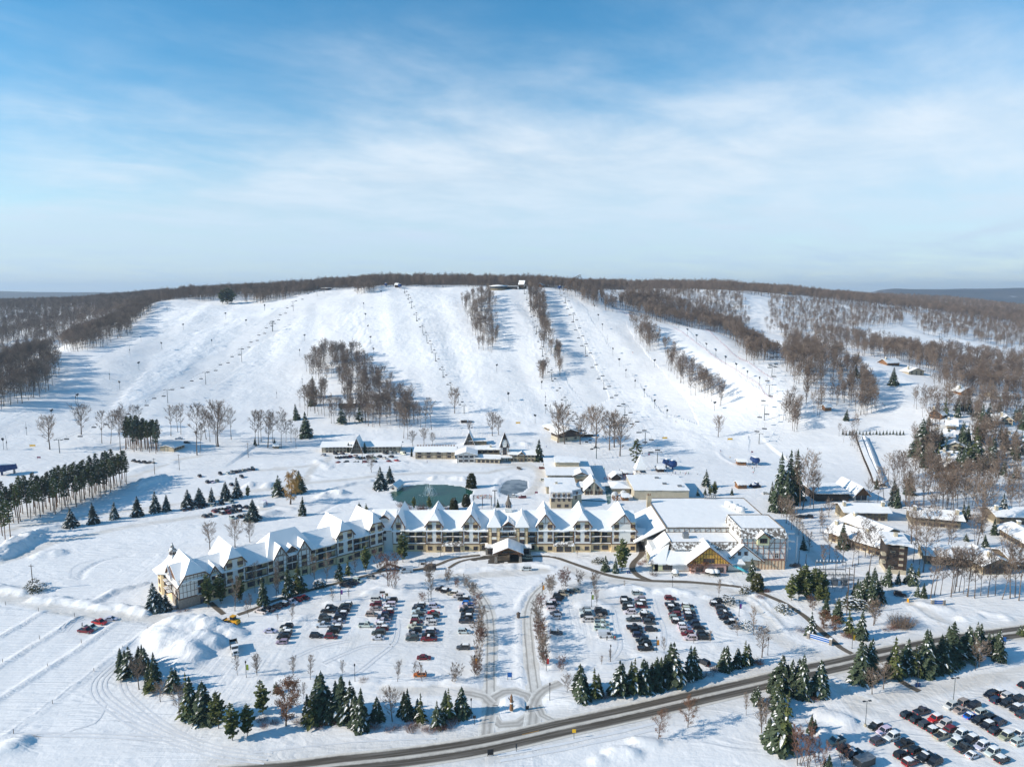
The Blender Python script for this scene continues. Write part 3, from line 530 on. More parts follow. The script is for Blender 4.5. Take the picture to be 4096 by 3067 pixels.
def road_line():
    """double yellow centre line, broken where snow covers it"""
    mb = MB(); pts = HIGHWAY[0]
    for k, off in enumerate((-.12, .12)):
        i = 7; p0, p1 = Vector((*pts[i-1], 0)), Vector((*pts[i], 0)); d = (p1 - p0).normalized(); n = Vector((-d.y, d.x, 0))
        for a in range(int((p1 - p0).length / 6)):
            if (a * 7 + k) % 3 == 0: continue
            q = p0 + d * a * 6 + n * (off + .9); mb.poly([q - n*.05 + Vector((0,0,.085)), q + d*5 - n*.05 + Vector((0,0,.085)), q + d*5 + n*.05 + Vector((0,0,.085)), q + n*.05 + Vector((0,0,.085))])
    return mb
structure(road_line().build('road_marking', M['yellowpaint']))
for i, (p, w) in enumerate(DRIVES):
    structure(ribbon('driveway', p, w, M['drive'] if i < 2 else M['gutter'], .035 + .004 * i), 'snowy drive with tyre tracks')
for i, (p, w) in enumerate(PATHS): structure(ribbon('path', p, w, M['path'], .075 + .004 * i, 2.0, .1), 'cleared dark footpath')
# wet forecourt under the entrance canopy
fc = MB(); pts = line(ZG, (-130,950), (60,930), (260,955), (265,1000), (120,1018), (-150,1012), (-240,985))
fc.poly([(x, y, .105) for x, y in reversed(pts)]); structure(fc.build('pavement', M['asphalt']), 'bare wet paving under the entrance canopy')

# water
def water():
    m, t, b, N, L = new_mat('green_pond_water'); b.inputs['Base Color'].default_value = (.035, .125, .10, 1); b.inputs['Roughness'].default_value = .2; b.inputs['Specular IOR Level'].default_value = .22
    tc = N('ShaderNodeTexCoord'); n = N('ShaderNodeTexNoise'); n.inputs['Scale'].default_value = .8; n.inputs['Detail'].default_value = 4; L(tc.outputs['Object'], n.inputs[0])
    bp = N('ShaderNodeBump'); bp.inputs['Strength'].default_value = .25; bp.inputs['Distance'].default_value = .15; L(n.outputs[0], bp.inputs['Height']); L(bp.outputs[0], b.inputs['Normal'])
    n2 = N('ShaderNodeTexNoise'); n2.inputs['Scale'].default_value = .05; n2.inputs['Detail'].default_value = 4; L(tc.outputs['Object'], n2.inputs[0])
    r = N('ShaderNodeValToRGB'); L(n2.outputs[0], r.inputs[0]); r.color_ramp.elements[0].position = .35; r.color_ramp.elements[0].color = (.010, .055, .038, 1); r.color_ramp.elements[1].position = .65; r.color_ramp.elements[1].color = (.02, .085, .06, 1); L(r.outputs[0], b.inputs['Base Color'])
    return m
M['water'] = water()
M['ice'] = mat('dark_pond_ice', (.10, .13, .155), .35, .2, .1, col2=(.26, .30, .33), mixscale=.09, lo=.45, hi=.55)
def sheet(name, pts, z, m, grow=1.06):
    c = np.mean(np.array(pts), 0); mb = MB(); q = [((x - c[0]) * grow + c[0], (y - c[1]) * grow + c[1], z) for x, y in pts]
    a = sum(q[i][0]*q[(i+1) % len(q)][1] - q[(i+1) % len(q)][0]*q[i][1] for i in range(len(q)))
    mb.poly(q if a > 0 else q[::-1]); return mb.build(name, m)
structure(sheet('water', POND1, -.05, M['water']), 'green pond water with a fountain'); structure(sheet('water', POND2, -.05, M['ice']), 'half frozen grey pond')

M['track'] = mat('pressed_snow_track', (.70, .71, .72), .8, .05, .4, .3)
def track(Zf, pts, offs, w=.55):
    for k, o in enumerate(offs):
        P = [Vector(q) for q in line(Zf, *pts)]; Q = []
        for i, p in enumerate(P): d = (P[min(i+1, len(P)-1)] - P[max(i-1, 0)]).normalized(); Q.append((p.x - d.y * o, p.y + d.x * o))
        structure(ribbon('snow_track', Q, w, M['track'], .06 + .004 * (k % 5), 2.0, .3, None, True))
track(ZI, [(950,760), (870,830), (800,900), (775,970), (800,1040), (900,1130), (1100,1260), (1400,1390), (1750,1500), (2150,1550)], (-1.6, -.2, 1.3, 2.6)); track(ZI, [(960,860), (960,930), (1000,1030), (1130,1150), (1330,1300), (1600,1440)], (0, 1.4))
track(ZI, [(100,1362), (500,1365), (900,1375), (1300,1395)], (0, 1.5), .7); track(ZI, [(440,1370), (600,1310), (760,1260), (830,1170), (850,1110)], (0,), .5); track(ZI, [(540,520), (600,450), (680,420)], (0, 1.5, 3)); track(ZE, [(560,1130), (570,1060), (650,1010), (760,985)], (0,), .8); track(ZJ, [(0,1500), (500,1440), (1000,1400), (1500,1380)], (0,), .6); track(ZK, [(0,1560), (600,1450), (1150,1330), (1300,1290)], (0, 2.2), 1.0)
track(ZJ, [(600,780), (800,690), (950,640), (1150,640)], (0, 1.6)); track(ZJ, [(300,760), (560,650), (800,600)], (0, 1.6)); track(ZJ, [(850,880), (1000,760), (1180,600), (1200,420)], (0, 1.6)); track(ZK, [(900,760), (980,640), (950,480), (920,340)], (0, 1.6)); track(ZK, [(1330,640), (1330,500), (1280,380), (1240,260)], (0, 1.6))
# ------------------------------------------------------------------ far hills
def far_hills():
    m, t, b, N, L = new_mat('far_forest'); b.inputs['Roughness'].default_value = 1; b.inputs['Specular IOR Level'].default_value = 0
    tc = N('ShaderNodeTexCoord'); n = N('ShaderNodeTexNoise'); n.inputs['Scale'].default_value = .004; n.inputs['Detail'].default_value = 10; n.inputs['Roughness'].default_value = .7; L(tc.outputs['Object'], n.inputs[0])
    r = N('ShaderNodeValToRGB'); L(n.outputs[0], r.inputs[0]); e = r.color_ramp.elements; e[0].position = .3; e[0].color = (.05, .045, .04, 1); e[1].position = .62; e[1].color = (.12, .10, .085, 1); q = e.new(.72); q.color = (.75, .76, .78, 1)
    L(r.outputs[0], b.inputs['Base Color'])
    xs = np.arange(-12000, 12001, 110.0); ys = np.concatenate([np.arange(2380, 5000, 90), np.arange(5000, 13000, 160)]); X, Y = np.meshgrid(xs, ys)
    Z = 30 + fbm(X / 900, Y / 900, 4, 31) * 50 + fbm(X / 2600, Y / 2600, 3, 77) * 40
    s = np.arctan2(X, Y)
    for a0, a1, y0, y1, h in ((-.72, -.45, 6200, 9000, 105), (.44, 1.2, 6000, 9500, 125)):
        Z += h * smooth01((s - a0) / .07) * smooth01((a1 - s) / .07) * smooth01((Y - y0) / 900) * smooth01((y1 - Y) / 1200) * (1 + .5 * fbm(X / 1100, Y / 3000, 3, 5))
    Z = np.where(Y < 2600, np.minimum(Z, 60), Z)
    h, w = X.shape; me = bpy.data.meshes.new('hills'); me.vertices.add(h * w); me.vertices.foreach_set('co', np.stack([X, Y, Z], -1).astype(np.float32).ravel())
    i = (np.arange(h - 1)[:, None] * w + np.arange(w - 1)[None]).ravel(); q = np.stack([i, i + 1, i + w + 1, i + w], 1).astype(np.int32); k = len(q)
    me.loops.add(k * 4); me.loops.foreach_set('vertex_index', q.ravel()); me.polygons.add(k); me.polygons.foreach_set('loop_start', np.arange(0, k * 4, 4, dtype=np.int32)); me.polygons.foreach_set('use_smooth', np.ones(k, bool)); me.update()
    me.materials.append(m); structure(link(bpy.data.objects.new('hills', me)), 'far wooded hills on the horizon')
far_hills()

# ------------------------------------------------------------------ vegetation
def leaf_mat(name, c1, c2, rough=.85, objvar=.25, scale=.6):
    m, t, b, N, L = new_mat(name); b.inputs['Roughness'].default_value = rough; b.inputs['Specular IOR Level'].default_value = .1
    tc = N('ShaderNodeTexCoord'); n = N('ShaderNodeTexNoise'); n.inputs['Scale'].default_value = scale; n.inputs['Detail'].default_value = 4; L(tc.outputs['Object'], n.inputs[0])
    r = N('ShaderNodeValToRGB'); L(n.outputs[0], r.inputs[0]); r.color_ramp.elements[0].position = .35; r.color_ramp.elements[1].position = .65; r.color_ramp.elements[0].color = (*c1, 1); r.color_ramp.elements[1].color = (*c2, 1)
    oi = N('ShaderNodeObjectInfo'); q = N('ShaderNodeMapRange'); L(oi.outputs['Random'], q.inputs[0]); q.inputs[3].default_value = 1 - objvar; q.inputs[4].default_value = 1 + objvar
    hs = N('ShaderNodeHueSaturation'); L(q.outputs[0], hs.inputs['Value']); L(r.outputs[0], hs.inputs['Color']); L(hs.outputs[0], b.inputs['Base Color'])
    return m
M['needle'] = leaf_mat('spruce_needles', (.042, .062, .04), (.095, .12, .07))
M['bluespruce'] = leaf_mat('blue_spruce_needles', (.042, .06, .058), (.08, .11, .10))
M['pineneedle'] = leaf_mat('pine_needles', (.06, .08, .03), (.15, .165, .06))
M['arbor'] = leaf_mat('arborvitae_leaf', (.045, .05, .022), (.085, .085, .04))
M['twig'] = leaf_mat('bare_twigs', (.185, .14, .105), (.29, .22, .17), objvar=.3)
M['darktwig'] = leaf_mat('dark_bare_twigs', (.145, .108, .082), (.22, .165, .13), objvar=.3)
M['redtwig'] = leaf_mat('reddish_twigs', (.15, .08, .06), (.23, .13, .10))
M['goldtwig'] = leaf_mat('golden_willow_twigs', (.28, .16, .05), (.42, .26, .09))
M['brownleaf'] = leaf_mat('withered_oak_leaves', (.12, .055, .03), (.25, .12, .065))
M['birch'] = mat('pale_birch_bark', (.42, .37, .33), .9, .25, 2)
M['trunk'] = leaf_mat('tree_bark', (.11, .085, .068), (.17, .135, .11))
M['redbark'] = leaf_mat('red_pine_bark', (.14, .085, .06), (.22, .14, .10))
M['treesnow'] = M['snow']

def bare_tree(seed, H=20.0, spread=.30, clear=.45, n1=15, n2=5, n3=5, twig=.034, rise=.9, r0=.24, stems=1, lean=.03, droop=0.0):
    """returns (trunk MB, crown MB): tapered trunk and limbs, branches, thin twigs"""
    g = random.Random(seed); tb, cb = MB(), MB()
    def limb(p, d, ln, r, mb, segs=3, n=4, bend=.12, up=.1):
        pts, rad = [p], [r]; q = p
        for k in range(segs):
            d = (d + Vector((g.gauss(0, bend), g.gauss(0, bend), g.gauss(0, bend) * .5 + up))).normalized(); q = q + d * (ln / segs); pts.append(q); rad.append(r * (1 - (k + 1) / segs * .75))
        mb.tube(pts, rad, n, 0, False); return pts, d
    def twigs(pts, ln, cnt, d0):
        for k in range(cnt):
            t = g.uniform(.25, 1) * (len(pts) - 1); i = min(int(t), len(pts) - 2); p = pts[i].lerp(pts[i+1], t - i)
            d = (d0 * .6 + Vector((g.gauss(0, .55), g.gauss(0, .55), g.gauss(.25 - droop, .4)))).normalized(); l = ln * g.uniform(.5, 1.2); s = d.orthogonal().normalized() * twig
            s = (Matrix.Rotation(g.uniform(0, 6.3), 3, d) @ s); m = p + d * l * .55 + Vector((g.gauss(0, .1), g.gauss(0, .1), -droop * l * .1)) * l * .4
            e = p + d * l + Vector((0, 0, -droop * l * .5)); cb.poly([p - s, p + s, m + s * .7, e]); cb.poly([m - s * .6, m + s * .6, e + Vector((g.gauss(0, .3), g.gauss(0, .3), g.gauss(.1, .3))) * l * .35])
    for st in range(stems):
        h = H * g.uniform(.82, 1) if stems > 1 else H; a = 2 * math.pi * st / stems + g.uniform(-.4, .4); ln = lean if stems == 1 else g.uniform(.10, .22)
        off = Vector((math.cos(a), math.sin(a), 0)) * (.0 if stems == 1 else .25); ld = Vector((math.cos(a) * ln, math.sin(a) * ln, 1)).normalized()
        tp, tr = [off - Vector((0, 0, .4))], [r0 * 1.15]; K = 7
        for k in range(1, K + 1):
            t = k / K; ld = (ld + Vector((g.gauss(0, .035), g.gauss(0, .035), .02))).normalized(); tp.append(tp[-1] + ld * h / K); tr.append(r0 * (1 - t * .88) * (1 if stems == 1 else .7))
        tb.tube(tp, tr, 6, 0, False)
        for i in range(n1 // stems + (stems > 1)):
            t = clear + (1 - clear) * (i + g.random()) / (n1 // stems + 1); t = min(t, .97); x = t * K; j = min(int(x), K - 1); p = tp[j].lerp(tp[j+1], x - j)
            az = i * 2.4 + g.uniform(-.5, .5); el = rise * (.55 + .6 * t); d = Vector((math.cos(az), math.sin(az), el)).normalized()
            prof = max(.18, math.sin(math.pi * min(1, max(0.06, (t - clear) / (1.05 - clear) * .86 + .14)))); L1 = H * spread * prof * g.uniform(.8, 1.15)
            pts, d1 = limb(p, d, L1, max(.025, r0 * .36 * prof + .02), cb, 3, 3)
            twigs(pts, L1 * .35, n3, d1)
            for q in range(n2):
                tt = g.uniform(.25, .98) * 3; jj = min(int(tt), 2); pp = pts[jj].lerp(pts[jj+1], tt - jj); dd = (d1 + Vector((g.gauss(0, .6), g.gauss(0, .6), g.gauss(.1 - droop, .35)))).normalized()
                p2, d2 = limb(pp, dd, L1 * .5 * g.uniform(.6, 1.1), max(.02, r0 * .12), cb, 2, 3, .18, .08); twigs(p2, L1 * .30, n3, d2)
    return tb, cb
def conifer(seed, H=13.0, rad=3.0, base=.06, levels=20, per=10, needles=5, droop=.35, prof=None, shag=.28, snow=.35, trunk_r=.2, size=1.0):
    """trunk, needle sprays in whorls, snow lying on some of them"""
    g = random.Random(seed); tb, nb, sb = MB(), MB(), MB()
    tb.tube([(0, 0, -.4), (0, 0, H * .5), (0, 0, H * .97)], [trunk_r, trunk_r * .65, .03], 6, 0, False)
    for l in range(levels):
        t = (l + .5 * g.random()) / levels; z = H * (base + (1 - base) * t); pr = (1 - t) ** .85 if prof is None else prof(t)
        r = rad * (pr * .95 + .04) ; n = max(4, int(per * (.45 + .75 * pr)))
        for k in range(n):
            az = 2 * math.pi * (k + g.random() * .8) / n + l * 1.3; L = r * g.uniform(1 - shag * 1.5, 1 + shag * .6); u = Vector((math.cos(az), math.sin(az), 0)); s = Vector((-u.y, u.x, 0)); up = Vector((0, 0, 1)); loaded = g.random() < snow
            for q in range(needles):
                f0 = q / needles * .85 + .05; f1 = min(1.08, f0 + .42 + .1 * g.random()); zz = lambda f: z - droop * L * f * f + .10 * L * f + g.gauss(0, .10) * size
                a = u * (L * f0) + up * zz(f0); e = u * (L * f1) + up * (zz(f1) - .05 * L); w = (.20 * L * (1.15 - f0 * .75) + .14) * size; tw = g.uniform(-.5, .5)
                for sg in (-1, 1):
                    c = a + s * sg * w * g.uniform(.8, 1.5) + u * (f1 - f0) * L * .45 + up * (tw * w - .18 * w)
                    nb.poly([a, c, e] if sg > 0 else [a, e, c])
                if loaded and g.random() < .75 and q > 0:
                    o = up * .10; sb.poly([a + o, a + o + s * w * .65 + u * .25 * L * (f1-f0), e + o * .6, a + o - s * w * .65 + u * .25 * L * (f1-f0)])
                nb.poly([a + up * .1, a + u * (f1-f0) * L * .6 - up * w * 1.1 + s * tw * w, e])
    top = Vector((0, 0, H)); nb.poly([top + Vector((0, 0, .5)), Vector((.25, 0, H - 1)), Vector((-.15, .2, H - 1))]); nb.poly([top + Vector((0, 0, .4)), Vector((-.2, -.2, H - 1)), Vector((.1, .25, H - 1))])
    return tb, nb, sb
def pine(seed, H=18.0, clear=.55, rad=2.6, n=26, tuft=1.0, snow=0.15, r0=.22):
    """tall pine: bare trunk below, tufts of needles on open branches"""
    g = random.Random(seed); tb, nb, sb = MB(), MB(), MB()
    tb.tube([(0, 0, -.4), (g.gauss(0, .1), g.gauss(0, .1), H * .5), (g.gauss(0, .2), g.gauss(0, .2), H * .96)], [r0, r0 * .75, .06], 6, 0, False)
    for k in range(n):
        t = clear + (1 - clear) * (k + g.random()) / n; z = H * t; az = k * 2.4 + g.uniform(-.3, .3); pr = min(1, (1.05 - t) / (1 - clear) * 1.7) * min(1, .45 + (t - clear) * 3); L = rad * pr * g.uniform(.65, 1.25)
        u = Vector((math.cos(az), math.sin(az), 0)); e = u * L + Vector((0, 0, z + L * .12)); tb.tube([(0, 0, z), e], [.06, .02], 3, 0, False)
        for c in range(4):
            p = Vector((0, 0, z)).lerp(e, .35 + .65 * (c + g.random() * .5) / 4) + Vector((g.gauss(0, .25), g.gauss(0, .25), g.gauss(.1, .15))) * tuft
            for q in range(7):
                d = Vector((g.gauss(0, 1), g.gauss(0, 1), g.gauss(.35, .5))).normalized() * tuft * g.uniform(.5, .95); s = d.orthogonal().normalized() * .30 * tuft; nb.poly([p - s, p + s, p + d])
            if g.random() < snow: sb.poly([p + Vector((.4, 0, .35)) * tuft, p + Vector((0, .4, .35)) * tuft, p + Vector((-.4, 0, .35)) * tuft, p + Vector((0, -.4, .35)) * tuft])
    return tb, nb, sb
def bush(seed, H=1.5, rad=1.2, n=130, leaf=.28, dome=True):
    g = random.Random(seed); nb, sb = MB(), MB()
    for k in range(n):
        th = g.uniform(0, 6.283); c = g.random() ** .5; r = rad * c * g.uniform(.85, 1.1); hh = H * math.sqrt(max(.02, 1 - c * c * .9)) if dome else H * g.uniform(.5, 1)
        p = Vector((r * math.cos(th), r * math.sin(th), hh * (g.random() ** .5))); d = Vector((g.gauss(0, 1), g.gauss(0, 1), g.gauss(.4, .6))).normalized() * leaf * g.uniform(.8, 1.6); s = d.orthogonal().normalized() * leaf * .6; nb.poly([p - s, p + s, p + d])
        if p.z > hh * .75 and g.random() < .3: sb.poly([p + Vector((leaf, 0, leaf)), p + Vector((0, leaf, leaf)), p + Vector((-leaf, 0, leaf)), p + Vector((0, -leaf, leaf))])
    return nb, sb
def thicket(seed, H=1.6, rad=1.3, n=90):
    g = random.Random(seed); nb = MB()
    for k in range(n):
        a = g.uniform(0, 6.3); r = rad * g.random() ** .5; p = Vector((r * math.cos(a) * .6, r * math.sin(a) * .6, -.1)); d = Vector((math.cos(a) * r / rad * .7 + g.gauss(0, .2), math.sin(a) * r / rad * .7 + g.gauss(0, .2), 1)).normalized(); l = H * g.uniform(.6, 1.1)
        s = d.orthogonal().normalized() * .022; nb.poly([p - s, p + s, p + d * l])
        for q in range(3):
            b = p + d * l * g.uniform(.35, .9); e = b + Vector((g.gauss(0, .4), g.gauss(0, .4), g.uniform(.1, .5))) * H * .4; nb.poly([b - s * .8, b + s * .8, e])
    return nb
PROTO = {}
def proto(key, parts): PROTO[key] = [(nm, mb.data(key + '_' + nm, m), hgt) for nm, mb, m, hgt in parts if len(mb.f)]
def add_bare(key, bark='trunk', tw='twig', H=20, **k):
    t, c = bare_tree(H=H, **k); proto(key, [('trunk', t, M[bark], H), ('crown', c, M[tw], H)])
for i in range(5): add_bare('forest%d' % i, 'trunk', 'twig' if i % 2 else 'darktwig', seed=100 + i, H=19 + i % 3, spread=.24 + .03 * (i % 3), clear=.34 + .06 * (i % 2), n1=15, n2=4, n3=8, twig=.05, r0=.19, rise=1.1)
for i in range(3): add_bare('open%d' % i, 'trunk', 'twig', seed=130 + i, H=18, spread=.38, clear=.22, n1=20, n2=6, n3=8, twig=.045, r0=.34, rise=.85)
for i in range(3): add_bare('young%d' % i, 'trunk', 'twig', seed=140 + i, H=8, spread=.26, clear=.22, n1=18, n2=4, n3=6, twig=.026, r0=.09, rise=1.9)
for i in range(3): add_bare('birch%d' % i, 'birch', 'redtwig' if i == 1 else 'twig', seed=150 + i, H=8, spread=.26, clear=.18, n1=24, n2=4, n3=8, twig=.032, r0=.08, stems=3, rise=1.3)
add_bare('multi0', 'trunk', 'redtwig', seed=160, H=9, spread=.22, clear=.2, n1=24, n2=4, n3=8, twig=.03, r0=.09, stems=4, rise=1.6)
t, c = bare_tree(seed=170, H=17, spread=.34, clear=.15, n1=20, n2=5, n3=10, twig=.035, r0=.4, droop=1.3); proto('willow', [('trunk', t, M['trunk'], 17), ('crown', c, M['goldtwig'], 17)])
def oak(seed, n=2600):
    t, c = bare_tree(seed=seed, H=11, spread=.34, clear=.15, n1=18, n2=5, n3=5, twig=.022, r0=.2, rise=.8); g = random.Random(seed); lv = MB(); vs = [Vector(v) for v in c.v]
    for k in range(n):
        p = vs[g.randrange(len(vs))] + Vector((g.gauss(0, .3), g.gauss(0, .3), g.gauss(0, .3))); d = Vector((g.gauss(0, 1), g.gauss(0, 1), g.gauss(0, 1))).normalized() * .22; s = d.orthogonal().normalized() * .11; lv.poly([p - s, p + s, p + d])
    return [('trunk', t, M['trunk'], 11), ('crown', c, M['twig'], 11), ('foliage', lv, M['brownleaf'], 11)]
proto('oak0', oak(180, 3600)); proto('oak1', oak(181, 1500))
for i, (H, r, sn, mt) in enumerate([(13, 3.1, .18, 'needle'), (13, 2.7, .3, 'needle'), (13, 2.9, .08, 'needle'), (13, 3.4, .45, 'bluespruce'), (13, 3.5, .2, 'bluespruce'), (13, 2.5, .12, 'pineneedle'), (13, 3.3, .35, 'needle')]):
    t, n, s = conifer(200 + i, H, r, snow=sn, levels=(21, 22, 23, 21, 22, 16, 17)[i], per=(11, 11, 11, 11, 11, 8, 9)[i], shag=.28 if i < 5 else .5, base=.06 if i < 5 else .12); proto('spruce%d' % i, [('trunk', t, M['trunk'], H), ('crown', n, M[mt], H), ('snow_load', s, M['treesnow'], H)])
for i in range(2):
    t, n, s = conifer(220 + i, 13, 3.1, base=.14, levels=16, per=7, needles=4, droop=-.05, shag=.55, snow=.12, prof=lambda t: math.sin(math.pi * (.16 + .80 * t)) ** .9, size=1.2); proto('pine%d' % i, [('trunk', t, M['trunk'], 13), ('crown', n, M['pineneedle'], 13), ('snow_load', s, M['treesnow'], 13)])
for i in range(3):
    t, n, s = pine(230 + i, 18, .40 + .05 * i, 2.3, 36, .85); proto('redpine%d' % i, [('trunk', t, M['redbark'], 18), ('crown', n, M['pineneedle' if i else 'needle'], 18), ('snow_load', s, M['treesnow'], 18)])
t, n, s = pine(240, 18, .28, 4.2, 30, 1.3, .1, .3); proto('bigpine0', [('trunk', t, M['redbark'], 18), ('crown', n, M['pineneedle'], 18)])
t, n, s = conifer(250, 6, 2.3, base=.02, levels=13, per=15, needles=3, droop=.1, shag=.12, snow=.1, prof=lambda t: math.cos(t * 1.45) ** .45); proto('arbor0', [('trunk', t, M['trunk'], 6), ('crown', n, M['arbor'], 6), ('snow_load', s, M['treesnow'], 6)])
t, n, s = conifer(251, 8, 1.1, base=.02, levels=15, per=10, needles=3, droop=-.3, shag=.12, snow=.05, prof=lambda t: math.cos(t * 1.5) ** .5); proto('column0', [('trunk', t, M['trunk'], 8), ('crown', n, M['needle'], 8)])
n, s = bush(260, 2, 1.6); proto('bush0', [('foliage', n, M['arbor'], 2), ('snow_load', s, M['treesnow'], 2)])
n, s = bush(261, 1.6, 1.0, 180, .16); proto('clipped0', [('foliage', n, M['needle'], 1.6)])
proto('thicket0', [('stems', thicket(270), M['redtwig'], 1.6)]); proto('thicket1', [('stems', thicket(271, 1.8, 1.6, 120), M['twig'], 1.6)])

def plant(key, p, h, name, label, group, cat='tree', rz=None, wide=1.0):
    pr = PROTO[key]; s = h / pr[0][2]
    e = empty(name, (p[0], p[1], p[2]), rnd.uniform(0, 6.28) if rz is None else rz, label, cat, group, (s * wide, s * wide, s))
    e.rotation_euler.x = rnd.gauss(0, .025); e.rotation_euler.y = rnd.gauss(0, .025)
    for nm, me, _ in pr: obj(nm, me, e)
    return e
def gtree(key, Zf, x, yb, yt, name, label, group, cat='tree', wide=1.0, dz=-.1):
    p = gz(Zf, x, yb); _, _, zc = proj(*p); h = (yb - yt) * .4973 * zc / FPX / (CP * 1.0); px, py = Zf(x, yb)
    # foreshortening of a vertical seen from above
    dep = PITCH + math.atan((py - 1533.5) / FPX); h = h / max(.6, math.cos(dep) / math.cos(dep - PITCH) * CP) * .97
    return plant(key, (p.x, p.y, p.z + dz), h, name, label, group, cat, None, wide)
n_bare = 0
ORD = 'first second third fourth fifth sixth seventh eighth ninth tenth eleventh twelfth thirteenth fourteenth fifteenth sixteenth seventeenth eighteenth nineteenth'.split()
SPLM = {'belt': 'the brown oak', 'verge': 'the roundabout', 'hedge': 'the footpath', 'row': 'the pine plantation', 'condo': 'the substation', 'corner': 'the furrowed field'}
SPR = {  # x, base y, top y in each crop
 'corner': (ZI, 'spruce beside the bank of the big ploughed snow pile', [(975,830,645),(1050,890,640),(1140,800,620),(1175,840,640),(1245,935,680),(1232,1010,790),(1395,1000,800),(1520,1235,855),(1640,1235,910)]),
 'corner2': (ZI, 'olive green pine in the belt between parking rows and field', [(1760,1300,990),(1870,1395,1090),(1990,1360,1090),(2115,1185,905)]),
 'belt': (ZJ, 'dark spruce in the belt between parking rows and highway', [(215,1010,915),(500,1275,1000),(575,1200,840),(640,1240,1040),(735,1220,870),(805,1250,910),(890,1310,975),(1020,1230,1035),(1270,1215,965),(1375,1255,1010),(1510,1285,1070),(1610,1225,975),(1705,1190,950)]),
 'verge': (ZK, 'dark spruce on the verge beside the highway', [(640,1000,770),(660,1080,850),(765,1065,800),(965,1030,745),(1075,1020,735),(1155,990,725),(1255,965,715),(1325,945,700),(1405,935,605),(1520,900,625),(1810,825,620),(1905,805,645),(1970,800,585)]),
 'across': (ZL, 'tall spruce in the clump across the highway, above the pickup trucks', [(180,1000,830),(250,1000,705),(340,1010,735),(430,1045,700),(560,1030,735),(245,1110,890),(70,1110,950),(265,1480,985),(160,1410,1200),(500,1330,1180),(645,1640,1500),(230,1180,960)]),
 'hedge': (ZL, 'snow-dusted spruce in the long row between highway and far parking', [(895,925,580),(975,900,575),(1175,905,560),(1265,850,570),(1330,880,620),(1415,865,500),(1540,835,540),(1625,765,440),(1745,745,460),(1830,630,440),(1920,700,520),(2010,755,495),(2215,560,440)]),
 'sign': (ZL, 'pointed spruce beside the dark footpath', [(500,555,360),(810,545,345),(895,575,345),(615,400,220),(710,430,235)]),
 'condo': (ZH, 'small pointed spruce below the dark tower block', [(1110,1185,1010),(1195,1180,1065),(1250,1175,1115),(1305,1175,1010),(1360,1120,1020),(1350,1275,1170),(1405,1285,1165)]),
 'condo2': (ZH, 'spruce standing between the low timber lodges', [(755,890,680),(1745,830,765),(1900,880,775),(440,900,780)]),
 'substation': (ZH, 'tall dark spruce beside the fenced substation', [(950,1290,1070),(1010,1285,1040),(870,1290,1130),(560,1180,1030),(885,1340,1150),(925,1310,1110),(975,1340,1100),(1045,1300,1110),(1065,1330,1190),(780,1330,1230)]),
 'row': (ZE, 'blue-green spruce in the single row by the ploughed lane', [(572,718,562),(755,690,515),(920,655,508),(1105,630,468),(1250,600,425),(1340,590,450),(1512,560,410),(1610,545,395),(1700,515,395),(1815,500,350),(1908,480,315),(2035,665,490)]),
 'willow': (ZF, 'dark spruce close to the golden willow', [(400,440,260),(225,470,300),(420,625,470)]),
 'pond': (ZF, 'dense spruce by the boathouse at the pond', [(1050,415,230),(1125,365,225)]),
 'back': (ZF, 'small spruce behind the lodge roofs', [(880,575,515),(935,575,520),(1995,560,490)]),
 'wing': (ZE, 'snow-dusted spruce at the gable end of the lodge wing', [(1240,1390,1160),(1290,1390,1240),(1335,1390,1245)]),
 'wing2': (ZF, 'dark spruce in front of the shaded lodge wing', [(110,1340,1110),(310,1280,1010),(385,1240,990),(720,1150,985),(790,1105,960),(420,1240,1120)]),
 'front': (ZG, 'snow-dusted spruce below the tall pine at the lodge front', [(850,1070,945),(930,1085,960)]),
 'clock': (ZG, 'lone spruce beside the clock tower building', [(310,190,10)]),
 'hall': (ZG, 'spruce behind the flat-roofed hall', [(1660,400,250),(1590,470,400),(1650,460,405),(1865,460,400)]),
 'hall2': (ZG, 'spruce by the corner of the large white hall', [(2030,1150,960)]),
 'slope': (ZB, 'dark spruce among the bare trees of the slope wood', [(375,1260,1130),(455,1400,1190),(508,1080,905),(735,1300,1150),(880,1290,1130),(500,1150,1010),(40,1465,1400),(200,1480,1400)]),
 'right': (ZD, 'spruce among the chalets', [(1370,1560,1250),(1720,1500,1280),(1820,1600,1320),(1420,1620,1500),(2060,1500,1350),(1600,1420,1320),(1940,1290,1200),(1410,1400,1280)]),
 'right2': (ZH, 'big spruce at the edge of the chalet woods', [(1410,235,90),(1830,250,20),(1720,260,60),(2040,300,180),(1500,330,270),(2120,150,40)]),
 'run': (ZD, 'spruce beside the ski run', [(1160,985,840),(860,910,820),(895,930,850),(935,950,880),(780,1270,1180),(140,690,600),(165,690,620),(30,600,530),(880,760,720)]),
 'gully': (ZC, 'dark spruce on the far wooded hillside', [(1600,430,360),(2030,580,520),(450,720,620)]),
 'chal2': (ZH, 'dark spruce between the chalet roofs', [(1640,200,90),(1770,140,20),(1960,260,150),(2150,330,230),(1580,330,250),(2060,90,-20)]),
}
